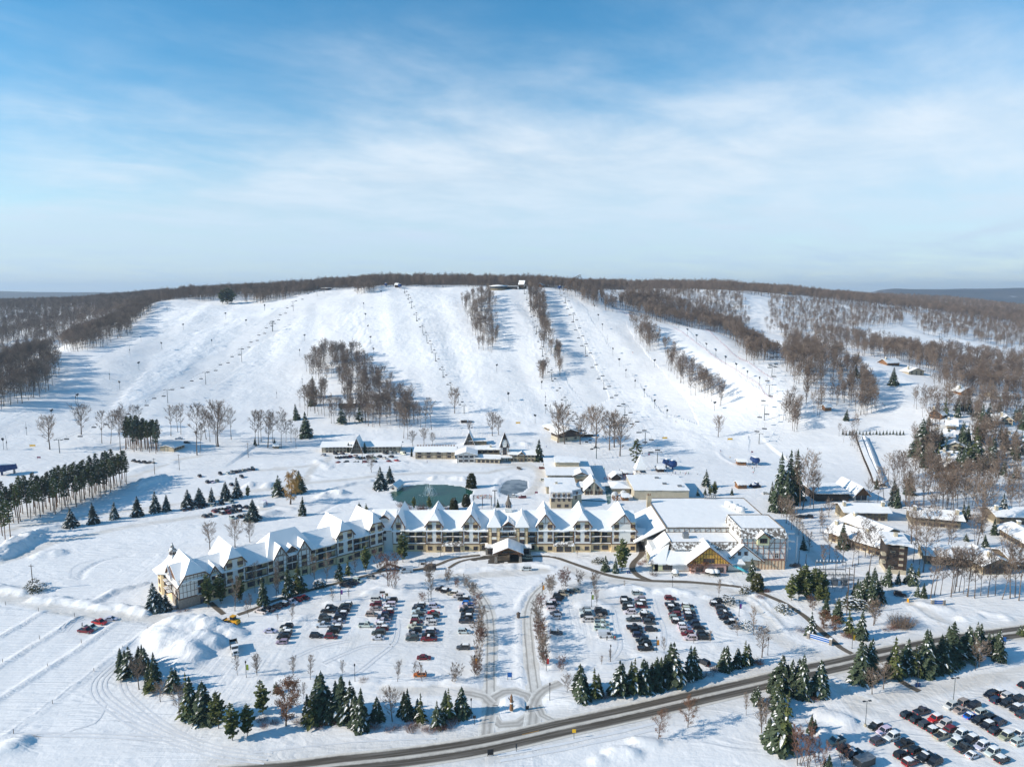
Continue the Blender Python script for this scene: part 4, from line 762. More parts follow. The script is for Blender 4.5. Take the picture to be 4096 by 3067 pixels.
for key, (Zf, label, lst) in SPR.items():
    for k, (x, b, t) in enumerate(lst):
        v = 'pine%d' % (k % 2) if key in ('corner2',) else ('spruce%d' % (3 + k % 2) if key in ('row', 'wing', 'pond') else 'spruce%d' % ((0, 5, 1, 2, 6, 0, 2, 5, 1, 6)[(k * 3 + len(key)) % 10]))
        lm = SPLM.get(key); lb = '%s %s, counted from %s' % (ORD[k], label.replace('dark ', ''), lm) if lm else label
        gtree(v, Zf, x, b, t, 'pine_tree' if key == 'corner2' else 'spruce_tree', lb, label + ' (row)', wide=.8 if key == 'corner2' else rnd.uniform(1.0, 1.55))
        if key in ('corner', 'belt', 'verge', 'across', 'hedge', 'substation') and rnd.random() < .95: l2 = 'smaller spruce crowded behind the front ' + ' '.join(label.split(',')[0].split()[1:12]); gtree('spruce%d' % (k % 3), Zf, x + rnd.choice((-1, 1)) * rnd.uniform(18, 38), b - rnd.uniform(14, 40), t + rnd.uniform(5, 50), 'spruce_tree', l2, l2 + ' (group)', wide=1.3)
for Zf, label, lst in [
    (ZE, 'thin yellow-green pine against the lodge wing', [(1675,1365,1090),(1780,1335,1085),(1930,1330,1100)]), (ZF, 'full green pine against the inner corner of the lodge', [(930,1075,855),(1230,1000,745),(1045,900,745)]),
    (ZF, 'round pine on the near pond bank', [(1320,575,470),(1445,580,465)]), (ZG, 'tall pine in front of the lodge end gable', [(980,1075,800)]), (ZG, 'light green pine behind the flat-roofed hall', [(1725,465,345),(1690,470,380)]),
    (ZH, 'very tall dark pine behind the large white hall', [(250,545,125),(315,530,90),(370,500,100),(200,600,330),(185,520,350),(290,600,260)]), (ZH, 'bushy pine beside the fenced substation', [(400,1290,1030),(530,1290,1040),(470,1310,1120),(340,1310,1090),(440,1250,1010),(600,1260,1070),(560,1330,1160),(620,1340,1190)]), (ZA, 'broad snow-flecked pine on top of the slope', [(1790,335,215),(1830,335,195),(1860,330,205)]), (ZE, 'feathery pine at the end of the spruce row', [(1990,480,380)])]:
    for k, (x, b, t) in enumerate(lst): gtree(('spruce%d' if label[:4] == 'very' else 'pine%d') % (k % 2), Zf, x, b, t, 'pine_tree', label, label + ' (group)' if len(lst) > 1 else None, wide=1.25 if Zf is ZA else .72 if Zf in (ZE, ZF) else .85)
gtree('bigpine0', ZG, 1090, 270, 20, 'pine_tree', 'lone tall yellowish pine behind the square tower with pyramid roof', None)
for Zf, lst, label in [(ZF, [(1780,400,280)], 'round dark evergreen on the far bank of the green pond'), (ZF, [(1740,550,450),(1640,580,480)], 'round dark evergreen between pond and lodge roof'), (ZG, [(2070,1225,1085)], 'broad rounded evergreen at the corner of the large white hall')]:
    for x, b, t in lst: gtree('arbor0', Zf, x, b, t, 'evergreen_tree', label, label + 's' if len(lst) > 1 else None)
for x, b, t in [(790,120,40),(815,120,50),(925,125,35),(1300,155,85)]: gtree('column0', ZF, x, b, t, 'columnar_evergreen', 'slim columnar evergreen before the long low lodge', 'columnar evergreens at the long low lodge')
gtree('willow', ZF, 325, 535, 250, 'willow_tree', 'golden weeping willow between two dark spruces', None)
gtree('oak0', ZJ, 290, 1275, 910, 'oak_tree', 'broad oak with withered brown leaves in the spruce belt', None)
gtree('oak1', ZK, 1275, 1385, 1150, 'oak_tree', 'brown-leaved oak standing alone across the highway, nearer the snow mounds', None); gtree('oak1', ZK, 1510, 1290, 1060, 'oak_tree', 'brown-leaved oak standing beside the highway with a long shadow', None)
for x, b, t in [(600,490,350),(690,535,400),(510,350,230)]: gtree('oak0', ZL, x, b, t, 'oak_tree', 'brown-leaved oak among the bushes by the dark footpath', 'brown oaks by the dark footpath', wide=1.2)
for x, b, t in [(1540,1090,985),(1640,1090,990)]: gtree('oak0', ZG, x, b, t, 'oak_tree', 'rust-brown shrubby tree before the yellow gable', 'rust-brown trees before the yellow gable', wide=1.5)
BARE = [
 ('young', ZI, 'young leafless tree at the edge of the ploughed parking', [(1910,870,700),(2070,880,690)]),
 ('young', ZJ, 'young leafless tree on a snowy parking island beyond the spruce belt', [(55,880,690),(345,905,700),(485,915,700),(740,880,740),(1185,930,740),(1325,912,760),(1385,932,760)]),
 ('young', ZJ, 'young leafless tree among the rows of parked cars', [(1460,280,60),(670,290,160),(795,255,175),(225,440,370),(335,445,290)]),
 ('young', ZK, 'slender leafless tree on a parking island before the large hall', [(780,315,170),(765,265,130),(1000,165,100),(885,765,655),(812,790,700),(1320,700,560),(1760,245,90),(1910,560,400),(2040,548,320),(1555,625,545),(1690,615,500)]),
 ('birch', ZJ, 'many-stemmed birch beside the entrance drive nearer the shaded wing', [(1590,135,0),(1660,160,80),(1740,170,55),(1780,240,105),(1830,340,190),(1850,440,290),(1845,530,380),(1860,630,470),(1830,710,580),(1850,790,650),(1815,890,740),(1660,915,760),(1445,120,-60),(1380,265,190),(1830,600,420),(1800,830,700)]),
 ('birch', ZK, 'many-stemmed birch beside the entrance drive nearer the large hall', [(410,220,45),(530,155,0),(640,140,20),(760,170,20),(330,340,200),(300,430,260),(310,510,350),(330,610,420),(340,700,500),(350,775,600),(490,850,700),(310,560,400),(350,660,540),(370,790,650)]),
 ('multi', ZF, 'many-stemmed leafless tree on the snow before the lodge corner', [(1120,1205,880),(1165,1225,960),(1045,1100,870)]),
 ('young', ZF, 'leafless tree close against the shaded lodge wing', [(525,1170,930),(615,1165,930),(230,1250,990),(210,1285,1060),(850,1090,930),(40,1250,1000),(1185,940,870)]),
 ('young', ZE, 'leafless tree at the foot of the wing near the yellow loader', [(1888,1395,1110),(2000,1440,1290),(2050,1180,980),(2020,1380,1240)]),
 ('young', ZF, 'small leafless tree under the lodge front windows', [(1440,930,830),(1530,955,800)]), ('young', ZG, 'small leafless tree on the lawn below the lodge windows', [(1010,1045,970),(1175,1020,900),(1225,1110,980),(1190,1020,930),(620,960,900)]),
 ('open', ZJ, 'rounded pale leafless tree in the spruce belt', [(1145,1240,985)]), ('open', ZI, 'brown leafless tree in front of the spruce bank', [(1120,985,745),(1440,1190,955),(1290,1085,925)]), ('young', ZJ, 'thin leafless tree behind the brown oak', [(430,1060,920)]),
 ('open', ZK, 'wide leafless tree at the kerb of the lower parking corner', [(2105,730,495)]), ('open', ZK, 'leafless tree on the snow beside the roundabout', [(540,1020,870)]), ('young', ZK, 'leafless tree on the verge below the spruce clump', [(1980,1190,1000),(2105,1335,1060),(2140,1260,1040)]),
 ('open', ZL, 'leafless tree in front of the spruce row', [(990,1020,830),(1080,980,780),(1850,805,595)]), ('open', ZL, 'leafless tree beside the dark footpath bushes', [(1000,470,280)]), ('multi', ZL, 'reddish many-stemmed bare tree by the parked pickups', [(400,1590,1210),(470,1620,1250),(345,1500,1270),(560,1640,1330),(755,1600,1380)]), ('young', ZL, 'bare tree below the tall spruce clump', [(105,1340,1150),(135,1260,1040),(130,1200,1090)]),
 ('open', ZE, 'spreading bare tree behind the lodge wing roofs', [(1690,900,690),(1890,880,665),(2010,840,680)]), ('open', ZF, 'wide bare tree beside the lodge car park', [(975,285,140)]),
 ('open', ZA, 'tall spreading bare tree at the foot of the slope', [(400,1500,1235),(655,1385,1150),(1755,1480,1130)]), ('forest', ZA, 'straight bare tree at the foot of the slope', [(820,1455,1190),(890,1460,1200),(970,1515,1170),(1375,1395,1150),(1455,1380,1140),(1585,1548,1130),(1608,1535,1300),(1740,1480,1150),(1860,1420,1170),(2155,1485,1190),(2080,1465,1180),(950,1400,1200),(1000,1380,1170),(1080,1330,1150),(1120,1320,1150),(1430,1360,1150),(1660,1420,1160),(1690,1440,1180)]),
 ('forest', ZB, 'straight bare tree below the slope wood', [(45,1475,1190),(140,1485,1250),(250,1485,1180),(370,1495,1330),(290,1440,1260),(90,1440,1190),(1235,1422,1180),(1270,1428,1190),(1460,1345,1090),(180,1440,1200),(330,1440,1250)]), ('open', ZB, 'rounded bare tree at the foot of the ski slope', [(1310,1478,1360),(1400,1462,1340),(1470,1465,1370),(1645,1208,1010),(1765,1380,1270),(1950,1395,1210),(2000,1385,1240)]),
 ('open', ZC, 'rounded bare tree around the timber slope lodge', [(465,1445,1140),(520,1455,1180),(645,1455,1220),(770,1485,1170),(735,1340,1170),(880,1505,1205),(920,1485,1215),(965,1555,1250)]), ('open', ZC, 'lone rounded bare tree on the open ski slope', [(1755,1405,1240)]),
 ('forest', ZH, 'bare tree between the timber lodges and the ski run', [(1035,530,330),(1090,540,230),(1160,560,330),(1270,610,310),(1330,600,300),(1400,560,250),(1560,590,330),(1620,600,340),(1720,600,330),(1840,860,560),(1890,820,600),(2110,620,330),(2170,640,380),(960,560,330),(520,570,280),(490,560,270),(430,580,120),(410,560,150),(560,500,270)]),
 ('forest', ZH, 'leaning bare tree on the snowfield below the timber lodges', [(1460,1290,880),(1490,1270,900),(1540,1265,960),(1760,1280,880),(1815,1290,900),(1920,1280,900),(2035,1300,960),(2100,1290,800),(2170,1310,840),(2140,1280,860),(1625,1280,860),(1690,1240,900),(1980,1270,930)]), ('forest', ZH, 'bare tree in front of the zigzag timber lodge', [(755,1030,760),(710,1050,880),(830,1040,740),(880,1020,760),(935,960,640),(965,1100,700),(1320,1000,680),(1370,1020,760),(1400,1080,640),(650,1000,720),(570,770,600),(600,790,640)]),
 ('young', ZH, 'bushy bare tree along the drive beside the large hall', [(480,920,750),(600,1060,860),(580,700,560),(300,690,480),(340,660,450),(260,640,480),(380,740,640),(280,640,470),(320,700,500),(360,720,540),(240,610,450),(400,780,640),(220,590,440),(340,740,560),(430,800,680),(300,600,430),(460,830,730)]), ('open', ZH, 'spreading bare tree behind the timber lodges', [(1870,760,360),(640,640,500),(1010,1500,1310)]),
]
for kind, Zf, label, lst in BARE:
    nv = {'young': 3, 'birch': 3, 'multi': 1, 'open': 3, 'forest': 5}[kind]
    for k, (x, b, t) in enumerate(lst): gtree('%s%d' % (kind, k % nv), Zf, x, b, t, 'birch_tree' if kind == 'birch' else 'bare_tree', label, label + ' (group)' if len(lst) > 1 else None, wide=1.25 if kind == 'birch' else 1.0); n_bare += kind != 'birch'
    if kind == 'birch':
        for k, (x, b, t) in enumerate(lst): l2 = label.replace('many-stemmed birch', 'low bushy birch'); gtree('birch%d' % (k % 3), Zf, x + rnd.uniform(-22, 22), b - rnd.uniform(-25, 35), t + rnd.uniform(10, 60), 'birch_tree', l2, l2 + ' (group)', wide=1.4)
SHR = [('thicket0', ZJ, 'reddish leafless shrub under the spruce belt', [(100,1245),(200,1255),(400,1260),(560,1290),(700,1260),(960,1290),(1020,1300),(1120,1310),(1190,1300),(1260,1290),(1330,1290),(1400,1310),(1450,1320),(1530,1310),(1590,1295),(1640,1260),(120,1290),(1300,1320)], 2.2), ('thicket1', ZJ, 'small leafless shrub on a parking island', [(910,925)], 1.8),
 ('thicket0', ZK, 'brown leafless shrub on the highway verge', [(835,1050),(900,1035),(940,1030),(1625,880),(1690,870),(1720,840),(1760,830),(2080,780)], 2.2), ('thicket0', ZL, 'brown leafless shrub near the dark footpath', [(420,520),(610,500),(780,560),(820,570),(1100,510),(1140,500),(1190,490),(140,200),(75,780),(520,1070)], 2.2),
 ('bush0', ZL, 'snow-laden evergreen shrub by the substation', [(760,330),(830,340),(900,330),(960,360),(250,350),(290,370),(810,300),(870,310)], 3.2), ('bush0', ZK, 'snow-dusted round shrub at the parking edge', [(1850,300),(1990,500),(1980,205),(1960,215),(1830,290)], 3.0), ('bush0', ZG, 'low evergreen shrub bed before the lodge', [(770,1010),(800,1005),(830,1010)], 2.4),
 ('clipped0', ZG, 'clipped round shrub with a snow cap by the yellow gable', [(1410,1110),(1680,1105),(1705,1112),(1738,1112)], 2.4), ('bush0', ZE, 'brown bush around the wooden pole in the snowfield', [(210,1235),(250,1240),(285,1245),(330,1225),(270,1190)], 3.0), ('bush0', ZF, 'dark low evergreen shrub on the lawn of the wing', [(580,1205),(560,1200),(545,1200)], 2.6),
 ('thicket1', ZH, 'leafless bush on the snow by the gate drive', [(1215,1520),(1245,1510),(1190,1515)], 4.0), ('thicket0', ZG, 'brown shrub bed beside the curved footpath', [(1240,1110),(1260,1060),(1130,1020),(1160,1000),(2090,1290),(2150,1240)], 2.2), ('thicket0', ZF, 'bare brown bush on the near pond bank', [(1230,560),(1270,575),(1560,580),(1530,560),(1590,575),(1380,585)], 4.0), ('thicket0', ZE, 'thin bush at the stone base of the wing', [(1440,1400),(1500,1390),(1420,1380)], 1.6)]
for key, Zf, label, lst, h in SHR:
    for x, b in lst:
        p = gz(Zf, x, b); e = plant(key, (p.x, p.y, p.z - .05), h * rnd.uniform(.8, 1.2), 'shrub', label, label + ' (group)' if len(lst) > 1 else None, 'shrub')
        if key == 'clipped0':
            q = MB(); q.lathe([(.95, 1.1), (.85, 1.5), (.5, 1.78), (.02, 1.85)], 10); obj('snow_cap', q.data('snow_cap', M['roof_snow'], True), e)

# red pine plantations
def grove(Zf, poly, spacing, hgt, label, group, lim=170, seed=3):
    g = random.Random(seed); P = [gz(Zf, *q) for q in poly]; W2 = [(p.x, p.y) for p in P]; x0, x1 = min(p[0] for p in W2), max(p[0] for p in W2); y0, y1 = min(p[1] for p in W2), max(p[1] for p in W2); n = 0
    d = Vector((P[1] - P[0]).to_2d()).normalized(); nn = Vector((-d.y, d.x)); c = Vector(((x0 + x1) / 2, (y0 + y1) / 2)); k = int(max(x1 - x0, y1 - y0) / spacing)
    for i in range(-k, k):
        for j in range(-k, k):
            q = c + d * (i * spacing + g.gauss(0, .4)) + nn * (j * spacing * 1.15 + g.gauss(0, .4))
            if n < lim and inpoly(np.array([q.x]), np.array([q.y]), W2)[0] and g.random() < .9:
                plant('redpine%d' % g.randrange(3), (q.x, q.y, float(zbase(q.x, q.y)[0]) - .1), hgt * g.uniform(.88, 1.08), 'red_pine', label, group); n += 1
grove(ZE, [(100,690), (480,610), (770,505), (1040,380), (1010,315), (760,380), (480,480), (180,590), (-60,660), (-160,760)], 3.9, 19, 'tall straight red pine in the long plantation by the ploughed lane', 'red pines in the long plantation')
grove(ZA, [(1010,1510), (1260,1555), (1275,1490), (1020,1450)], 3.1, 21.5, 'tall red pine in the square grove at the slope foot', 'red pines in the square grove', 80)
for x, b in [(45,860),(88,830),(20,790),(150,690),(5,700)]:
    p = gz(ZE, x, b); plant('redpine1', p, 20, 'red_pine', 'tall red pine standing apart before the plantation', 'red pines before the plantation')

for Zf, pl_, n in ((ZD, [(1400,1250), (2212,1150), (2212,1609), (1400,1609)], 34), (ZH, [(1380,20), (2212,20), (2212,360), (1450,330)], 24), (ZH, [(900,350), (2212,600), (2212,900), (1100,560)], 9)):
    g = random.Random(n); Q = [gz(Zf, *q) for q in pl_]; W2 = [(q.x, q.y) for q in Q]; k = 0
    while k < n:
        x, y = g.uniform(min(q[0] for q in W2), max(q[0] for q in W2)), g.uniform(min(q[1] for q in W2), max(q[1] for q in W2))
        if inpoly(np.array([x]), np.array([y]), W2)[0]: k += 1; l2 = 'slim spruce scattered in the %s' % {34: 'upper chalet woods', 24: 'lower chalet woods', 9: 'trees behind the timber lodges'}[n]; plant('spruce%d' % g.randrange(7), (x, y, float(zground(np.array([x]), np.array([y]))[0]) - .2), g.uniform(8, 16), 'spruce_tree', l2, l2 + ' (group)')
# woods of bare trees
def wpoly(*pts):
    """plan polygon: (crop, x, y) points on the ground, or (photo x, depth) pairs"""
    out = []
    for p in pts:
        if len(p) == 3: q = gz(p[0], p[1], p[2]); out.append((q.x, q.y))
        else: out.append(((p[0] - 2048) / FPX * p[1], (p[1] - 5) / CP))
    return out
def zp(Zf, *pts): return [(Zf, x, y) for x, y in pts]
WOODS = [  # polygon, mean spacing, height range
 (wpoly(*zp(ZA, (1260,335), (1100,480), (980,625), (800,685), (550,735), (500,650)), (230,900), (450,1010), (620,1090)), 5.2, (15, 20)),
 (wpoly(*zp(ZA, (490,790), (460,910), (330,1075), (190,1135), (0,1195), (-120,1230)), (-250,560), (-150,700), (120,780)), 5.6, (18, 23)),
 (wpoly((-500,900), (0,905), (230,960), (360,1040), (520,1130), (640,1200), (640,1700), (-600,1700)), 8.2, (16, 21)),
 (wpoly((560,1085), (700,1082), (1000,1078), (1150,1085), (1300,1092), (1650,1088), (2000,1085), (2330,1085), (2330,1200), (1500,1230), (560,1230)), 5.8, (11, 20)),
 (wpoly((400,1230), (1500,1230), (2330,1200), (2500,1300), (2500,1600), (400,1700)), 10, (16, 21)),
 (wpoly(*zp(ZB, (830,235), (870,262), (1000,252), (1030,215), (950,200))), 4.5, (13, 17)),
 (wpoly(*zp(ZB, (20,335), (330,285), (540,235), (560,215), (300,250), (0,300))), 5.0, (12, 16)),
 (wpoly(*zp(ZB, (560,720), (700,740), (840,740), (1000,880), (1170,1060), (1250,1170), (1300,1330), (1150,1345), (960,1330), (860,1250), (760,1060), (690,900), (640,900), (600,1000), (480,920), (440,870))), 6.2, (15, 22)),
 (wpoly(*zp(ZB, (1250,1170), (1490,1335), (1340,1352), (1150,1345))), 6.0, (17, 21)), (wpoly(*zp(ZB, (600,1050), (640,1180), (690,1310), (590,1300), (440,1230), (400,1170), (480,1080))), 7.5, (17, 22)), (wpoly(*zp(ZB, (690,1310), (880,1325), (860,1250), (760,1150), (700,1200))), 7.5, (14, 18)),
 (wpoly(*zp(ZB, (1690,330), (1950,255), (1985,745), (1880,725), (1740,490))), 6.0, (13, 19)),
 (wpoly(*zp(ZC, (220,230), (300,230), (400,490), (420,830), (340,640), (260,390))), 5.0, (15, 19)), (wpoly(*zp(ZC, (310,880), (380,880), (385,975), (335,975))), 4.5, (15, 19)), (wpoly(*zp(ZC, (430,720), (480,760), (515,985), (470,990))), 4.5, (15, 19)),
 (wpoly(*zp(ZC, (520,230), (600,300), (760,365), (930,420), (935,360), (800,290), (640,235))), 6.0, (14, 18)), (wpoly(*zp(ZC, (1060,490), (1160,545), (1270,610), (1260,720), (1150,735), (1090,620))), 5.5, (16, 20)),
 (wpoly(*zp(ZC, (1320,710), (1450,770), (1550,890), (1700,960), (1825,1135), (1750,1172), (1560,1085), (1470,1025), (1380,955), (1330,780))), 6.4, (14, 20)),
 (wpoly((2440,1010), (2560,945), (2700,905), (2830,890), (2930,820), (3010,740), (3060,690), (3120,720), (3050,820), (2960,960), (2800,1060), (2560,1130)), 5.8, (16, 20)),
 (wpoly((2480,1130), (2800,1060), (2960,960), (3010,1000), (2960,1240), (2700,1260), (2500,1200)), 6.8, (9, 14)),
 (wpoly((2350,1200), (2700,1270), (2900,1260), (3000,1255), (3300,1260), (3600,1310), (3800,1310), (4100,1310), (4700,1320), (4700,1700), (2350,1700)), 9.0, (12, 21)), (wpoly((2350,1700), (4700,1320), (5000,1700), (5000,2300), (2350,2300)), 14, (14, 20)),
 (wpoly((3080,1220), (3300,1215), (3600,1260), (3620,1060), (3330,975), (3060,960)), 7.6, (9, 14)), (wpoly((3600,1240), (3850,1260), (4200,1260), (4200,930), (3900,1000), (3700,1000)), 8.5, (10, 15)),
 (wpoly((3100,960), (3330,970), (3620,900), (3760,830), (3500,790), (3250,860)), 7.0, (11, 17)), (wpoly((3400,790), (3600,850), (4200,860), (4300,620), (3980,600), (3800,640), (3620,735)), 7.4, (15, 20)),
 (wpoly(*zp(ZD, (290,660), (470,700), (760,770), (770,985), (600,1030), (450,1065), (300,980), (280,760))), 6.4, (16, 20)), (wpoly(*zp(ZD, (760,970), (840,850), (950,930), (1035,1040), (985,1245), (900,1265), (760,1160))), 5.4, (16, 20)),
 (wpoly(*zp(ZD, (255,1220), (320,1150), (440,1140), (430,1315), (290,1385))), 5.5, (15, 19)), (wpoly(*zp(ZD, (490,1130), (560,1275), (700,1210), (680,1040))), 7.5, (15, 18)), (wpoly(*zp(ZC, (1870,650), (2080,700), (2110,885), (2040,820))), 6.5, (15, 19)),
 (wpoly(*zp(ZD, (1345,1170), (1500,1040), (1700,980), (2212,1110), (2260,1609), (1420,1600))), 8.4, (13, 19)), (wpoly(*zp(ZH, (1000,330), (1500,260), (2260,560), (2260,640), (1700,600), (1150,560))), 9, (14, 20)), (wpoly(*zp(ZH, (560,720), (1400,640), (2000,760), (2260,1000), (1450,1000), (1330,860), (700,900))), 14, (13, 19)), (wpoly(*zp(ZH, (1450,1120), (2260,1120), (2260,1320), (1480,1300))), 10, (13, 19)), (wpoly(*zp(ZH, (1320,40), (2260,20), (2260,560), (1500,560), (1380,300))), 9.5, (16, 20)), (wpoly(*zp(ZD, (820,1560), (880,1560), (860,1330), (830,1340))), 5, (10, 14)),
]
pts = []
for wi, (poly, sp, (h0, h1)) in enumerate(WOODS):
    P = np.array(poly); g = np.random.default_rng(50 + wi); nx = int((P[:, 0].max() - P[:, 0].min()) / sp) + 1; ny = int((P[:, 1].max() - P[:, 1].min()) / sp) + 1
    gx = g.uniform(P[:, 0].min(), P[:, 0].max(), nx * ny); gy = g.uniform(P[:, 1].min(), P[:, 1].max(), nx * ny)
    m = inpoly(gx + fbm(gx / 16, gy / 16, 2, 3) * 26, gy + fbm(gx / 16, gy / 16, 2, 9) * 26, poly) & (g.random(gx.shape) < .9); x, y = gx[m], gy[m]; pts.append(np.stack([x, y, h0 + (h1 - h0) * g.beta(2, 1.3, len(x)) * (.75 + .5 * vnoise(x / 25, y / 25, 4)), np.full(len(x), wi)], 1))
pts = np.vstack(pts)
for Zf, lst in ((ZD, [(1160,831),(1345,908),(1627,1351),(1498,1255),(1565,1434),(1655,1528),(1955,1305),(2070,1303),(2045,1098),(1748,1071),(2165,1470),(1620,1614)]), (ZH, [(940,670),(1500,717),(2140,702),(2130,855),(1640,1035),(1990,1100),(860,895),(1620,228),(1620,277)])):
    for q in lst: q = gz(Zf, *q); pts = pts[np.hypot(pts[:, 0] - q.x, pts[:, 1] - q.y + 4) > 13]
zz = zground(pts[:, 0], pts[:, 1]); px, py, zc = proj(pts[:, 0], pts[:, 1], zz); seen = (px > -250) & (px < 4350); pts, zz, px, py, zc = pts[seen], zz[seen], px[seen], py[seen], zc[seen]
order = np.argsort(zc); order = [i for i in order]
N_IND = max(0, 290 - n_bare); g = random.Random(5)
for i in [i for i in order if 0 < px[i] < 4096][:N_IND]:
    x, y, h, wi = pts[i]; lab = {1: 'tall bare tree in the wood at the valley side of the big slope'}.get(int(wi), 'bare tree in the woods around the chalets' if px[i] > 3000 else 'bare tree in the wood at the foot of the slope')
    plant('forest%d' % g.randrange(5), (x, y, zz[i] - .3), h, 'bare_tree', lab, lab + ' (group)')
rest = np.array([i for i in order if not 0 < px[i] < 4096] + [i for i in order if 0 < px[i] < 4096][N_IND:])
pc = bpy.data.collections.new('tree_kinds')
for i in range(5):
    t, c = PROTO['forest%d' % i][0][1], PROTO['forest%d' % i][1][1]; mb = MB(); n0 = len(t.vertices)
    mb.v = [tuple(v.co) for v in t.vertices] + [tuple(v.co) for v in c.vertices]; mb.f = [tuple(p.vertices) for p in t.polygons] + [tuple(n0 + q for q in p.vertices) for p in c.polygons]
    mb.m = [0] * len(t.polygons) + [1] * len(c.polygons); mb.uv = [None] * len(mb.f)
    pc.objects.link(bpy.data.objects.new('kind%d' % i, mb.data('kind%d' % i, [t.materials[0], c.materials[0]])))
def forest_nodes():
    ng = bpy.data.node_groups.new('plant_trees', 'GeometryNodeTree'); ng.interface.new_socket('Geometry', in_out='INPUT', socket_type='NodeSocketGeometry'); ng.interface.new_socket('Geometry', in_out='OUTPUT', socket_type='NodeSocketGeometry')
    N = nodes_of(ng); L = ng.links.new; i = N('NodeGroupInput'); o = N('NodeGroupOutput'); ip = N('GeometryNodeInstanceOnPoints'); ci = N('GeometryNodeCollectionInfo'); ci.inputs[0].default_value = pc; ci.inputs['Separate Children'].default_value = True; ci.inputs['Reset Children'].default_value = True
    def att(n, ty): a = N('GeometryNodeInputNamedAttribute', data_type=ty); a.inputs[0].default_value = n; return a.outputs[0]
    cb = N('ShaderNodeCombineXYZ'); L(att('turn', 'FLOAT'), cb.inputs[2]); e2r = N('FunctionNodeEulerToRotation'); L(cb.outputs[0], e2r.inputs[0])
    L(i.outputs[0], ip.inputs['Points']); L(ci.outputs[0], ip.inputs['Instance']); ip.inputs['Pick Instance'].default_value = True; L(att('which', 'INT'), ip.inputs['Instance Index']); L(e2r.outputs[0], ip.inputs['Rotation']); L(att('size', 'FLOAT'), ip.inputs['Scale']); L(ip.outputs[0], o.inputs[0]); return ng
NG = forest_nodes()
def forest(idx, label, seed):
    g = np.random.default_rng(seed); me = bpy.data.meshes.new('forest'); n = len(idx); me.vertices.add(n); me.vertices.foreach_set('co', np.stack([pts[idx, 0], pts[idx, 1], zz[idx] - .3], 1).astype(np.float32).ravel())
    for nm, ty, v in (('turn', 'FLOAT', g.uniform(0, 6.28, n).astype(np.float32)), ('size', 'FLOAT', (pts[idx, 2] / 20).astype(np.float32)), ('which', 'INT', g.integers(0, 5, n).astype(np.int32))): me.attributes.new(nm, ty, 'POINT').data.foreach_set('value', v)
    o = link(bpy.data.objects.new('forest', me)); md = o.modifiers.new('trees', 'NODES'); md.node_group = NG; o['kind'] = 'stuff'; o['label'] = label; return o
wid = pts[rest, 3].astype(int)
for k, (label, test) in enumerate([('leafless forest filling the valley and ridge beyond the big slope', (wid <= 2)), ('leafless forest along the top of the ski hill', (wid >= 3) & (wid <= 6)), ('leafless wood in strips on the ski slopes', (wid >= 7) & (wid <= 16)), ('leafless forest over the gully and second hill', (wid >= 17) & (wid <= 24)), ('leafless woods around the chalets', (wid >= 25))]):
    if test.any(): forest(rest[test], label, k)
print('WOODS', len(pts), 'single', N_IND, 'placed', n_bare)

# ------------------------------------------------------------------ buildings
WIN = {}
def window_meshes(w, h, style=2, fm='timber'):
    k = (w, h, style, fm)
    if k not in WIN:
        f = MB(); t = .09
        f.box(-w/2 - t, w/2 + t, -.08, .03, -t, 0); f.box(-w/2 - t, w/2 + t, -.08, .03, h, h + t); f.box(-w/2 - t, -w/2, -.08, .03, 0, h); f.box(w/2, w/2 + t, -.08, .03, 0, h)
        for i in range(1, style): x = -w/2 + w * i / style; f.box(x - .05, x + .05, -.07, .0, 0, h)
        if h > 1.2: f.box(-w/2, w/2, -.068, .0, h * .62, h * .62 + .07)
        g = MB(); g.box(-w/2, w/2, -.03, .02, 0, h)
        WIN[k] = (f.data('window_frame', M[fm]), g.data('window_pane', M['win']))
    return WIN[k]
def window(parent, x, y, z, w=2.0, h=1.5, style=2, rz=0.0, fm='timber', name='window'):
    f, g = window_meshes(round(w, 1), round(h, 1), style, fm); o = obj(name, f, parent); o.location = (x, y, z); o.rotation_euler = (0, 0, rz); obj('pane', g, o); return o
def slab(mb, pts, t, m=0, mbot=None):
    """closed plate: pts is the upper face, t the thickness straight down"""
    n = len(pts); top = [Vector(p) for p in pts]; nrm = (top[1] - top[0]).cross(top[2] - top[1])
    if nrm.z < 0: top = top[::-1]
    bot = [p - Vector((0, 0, t)) for p in top]; mb.poly(top, m); mb.poly(bot[::-1], m if mbot is None else mbot)
    for i in range(n): mb.poly([bot[i], bot[(i+1) % n], top[(i+1) % n], top[i]], m)
    return mb
def lump(mb, pts, m=0, t=.45, seed=0, div=6):
    """snow blanket: a plate subdivided and softened; pts is a quad, the first edge is the low edge"""
    a, b, c, d = [Vector(p) for p in pts]; g = random.Random(seed); grid = []
    for j in range(div + 1):
        row = []
        for i in range(div + 1):
            u, v = i / div, j / div; p = a.lerp(b, u).lerp(d.lerp(c, u), v); e = min(u, 1 - u, v * 1.0 if v < .5 else .5); th = t * (.72 + .28 * min(1, e * 5)) + g.gauss(0, t * .06)
            if j == 0: p = p + (a - d).normalized() * g.uniform(-.05, .3)
            row.append(p + Vector((0, 0, th)))
        grid.append(row)
    for j in range(div):
        for i in range(div): mb.poly([grid[j][i], grid[j][i+1], grid[j+1][i+1], grid[j+1][i]], m)
    lo = lambda p: p - Vector((0, 0, t * 1.15))
    for i in range(div): mb.poly([lo(grid[0][i]), lo(grid[0][i+1]), grid[0][i+1], grid[0][i]], m); mb.poly([grid[-1][i], grid[-1][i+1], lo(grid[-1][i+1]), lo(grid[-1][i])], m)
    for j in range(div): mb.poly([grid[j][0], grid[j+1][0], lo(grid[j+1][0]), lo(grid[j][0])], m); mb.poly([lo(grid[j][-1]), lo(grid[j+1][-1]), grid[j+1][-1], grid[j][-1]], m)
    return mb
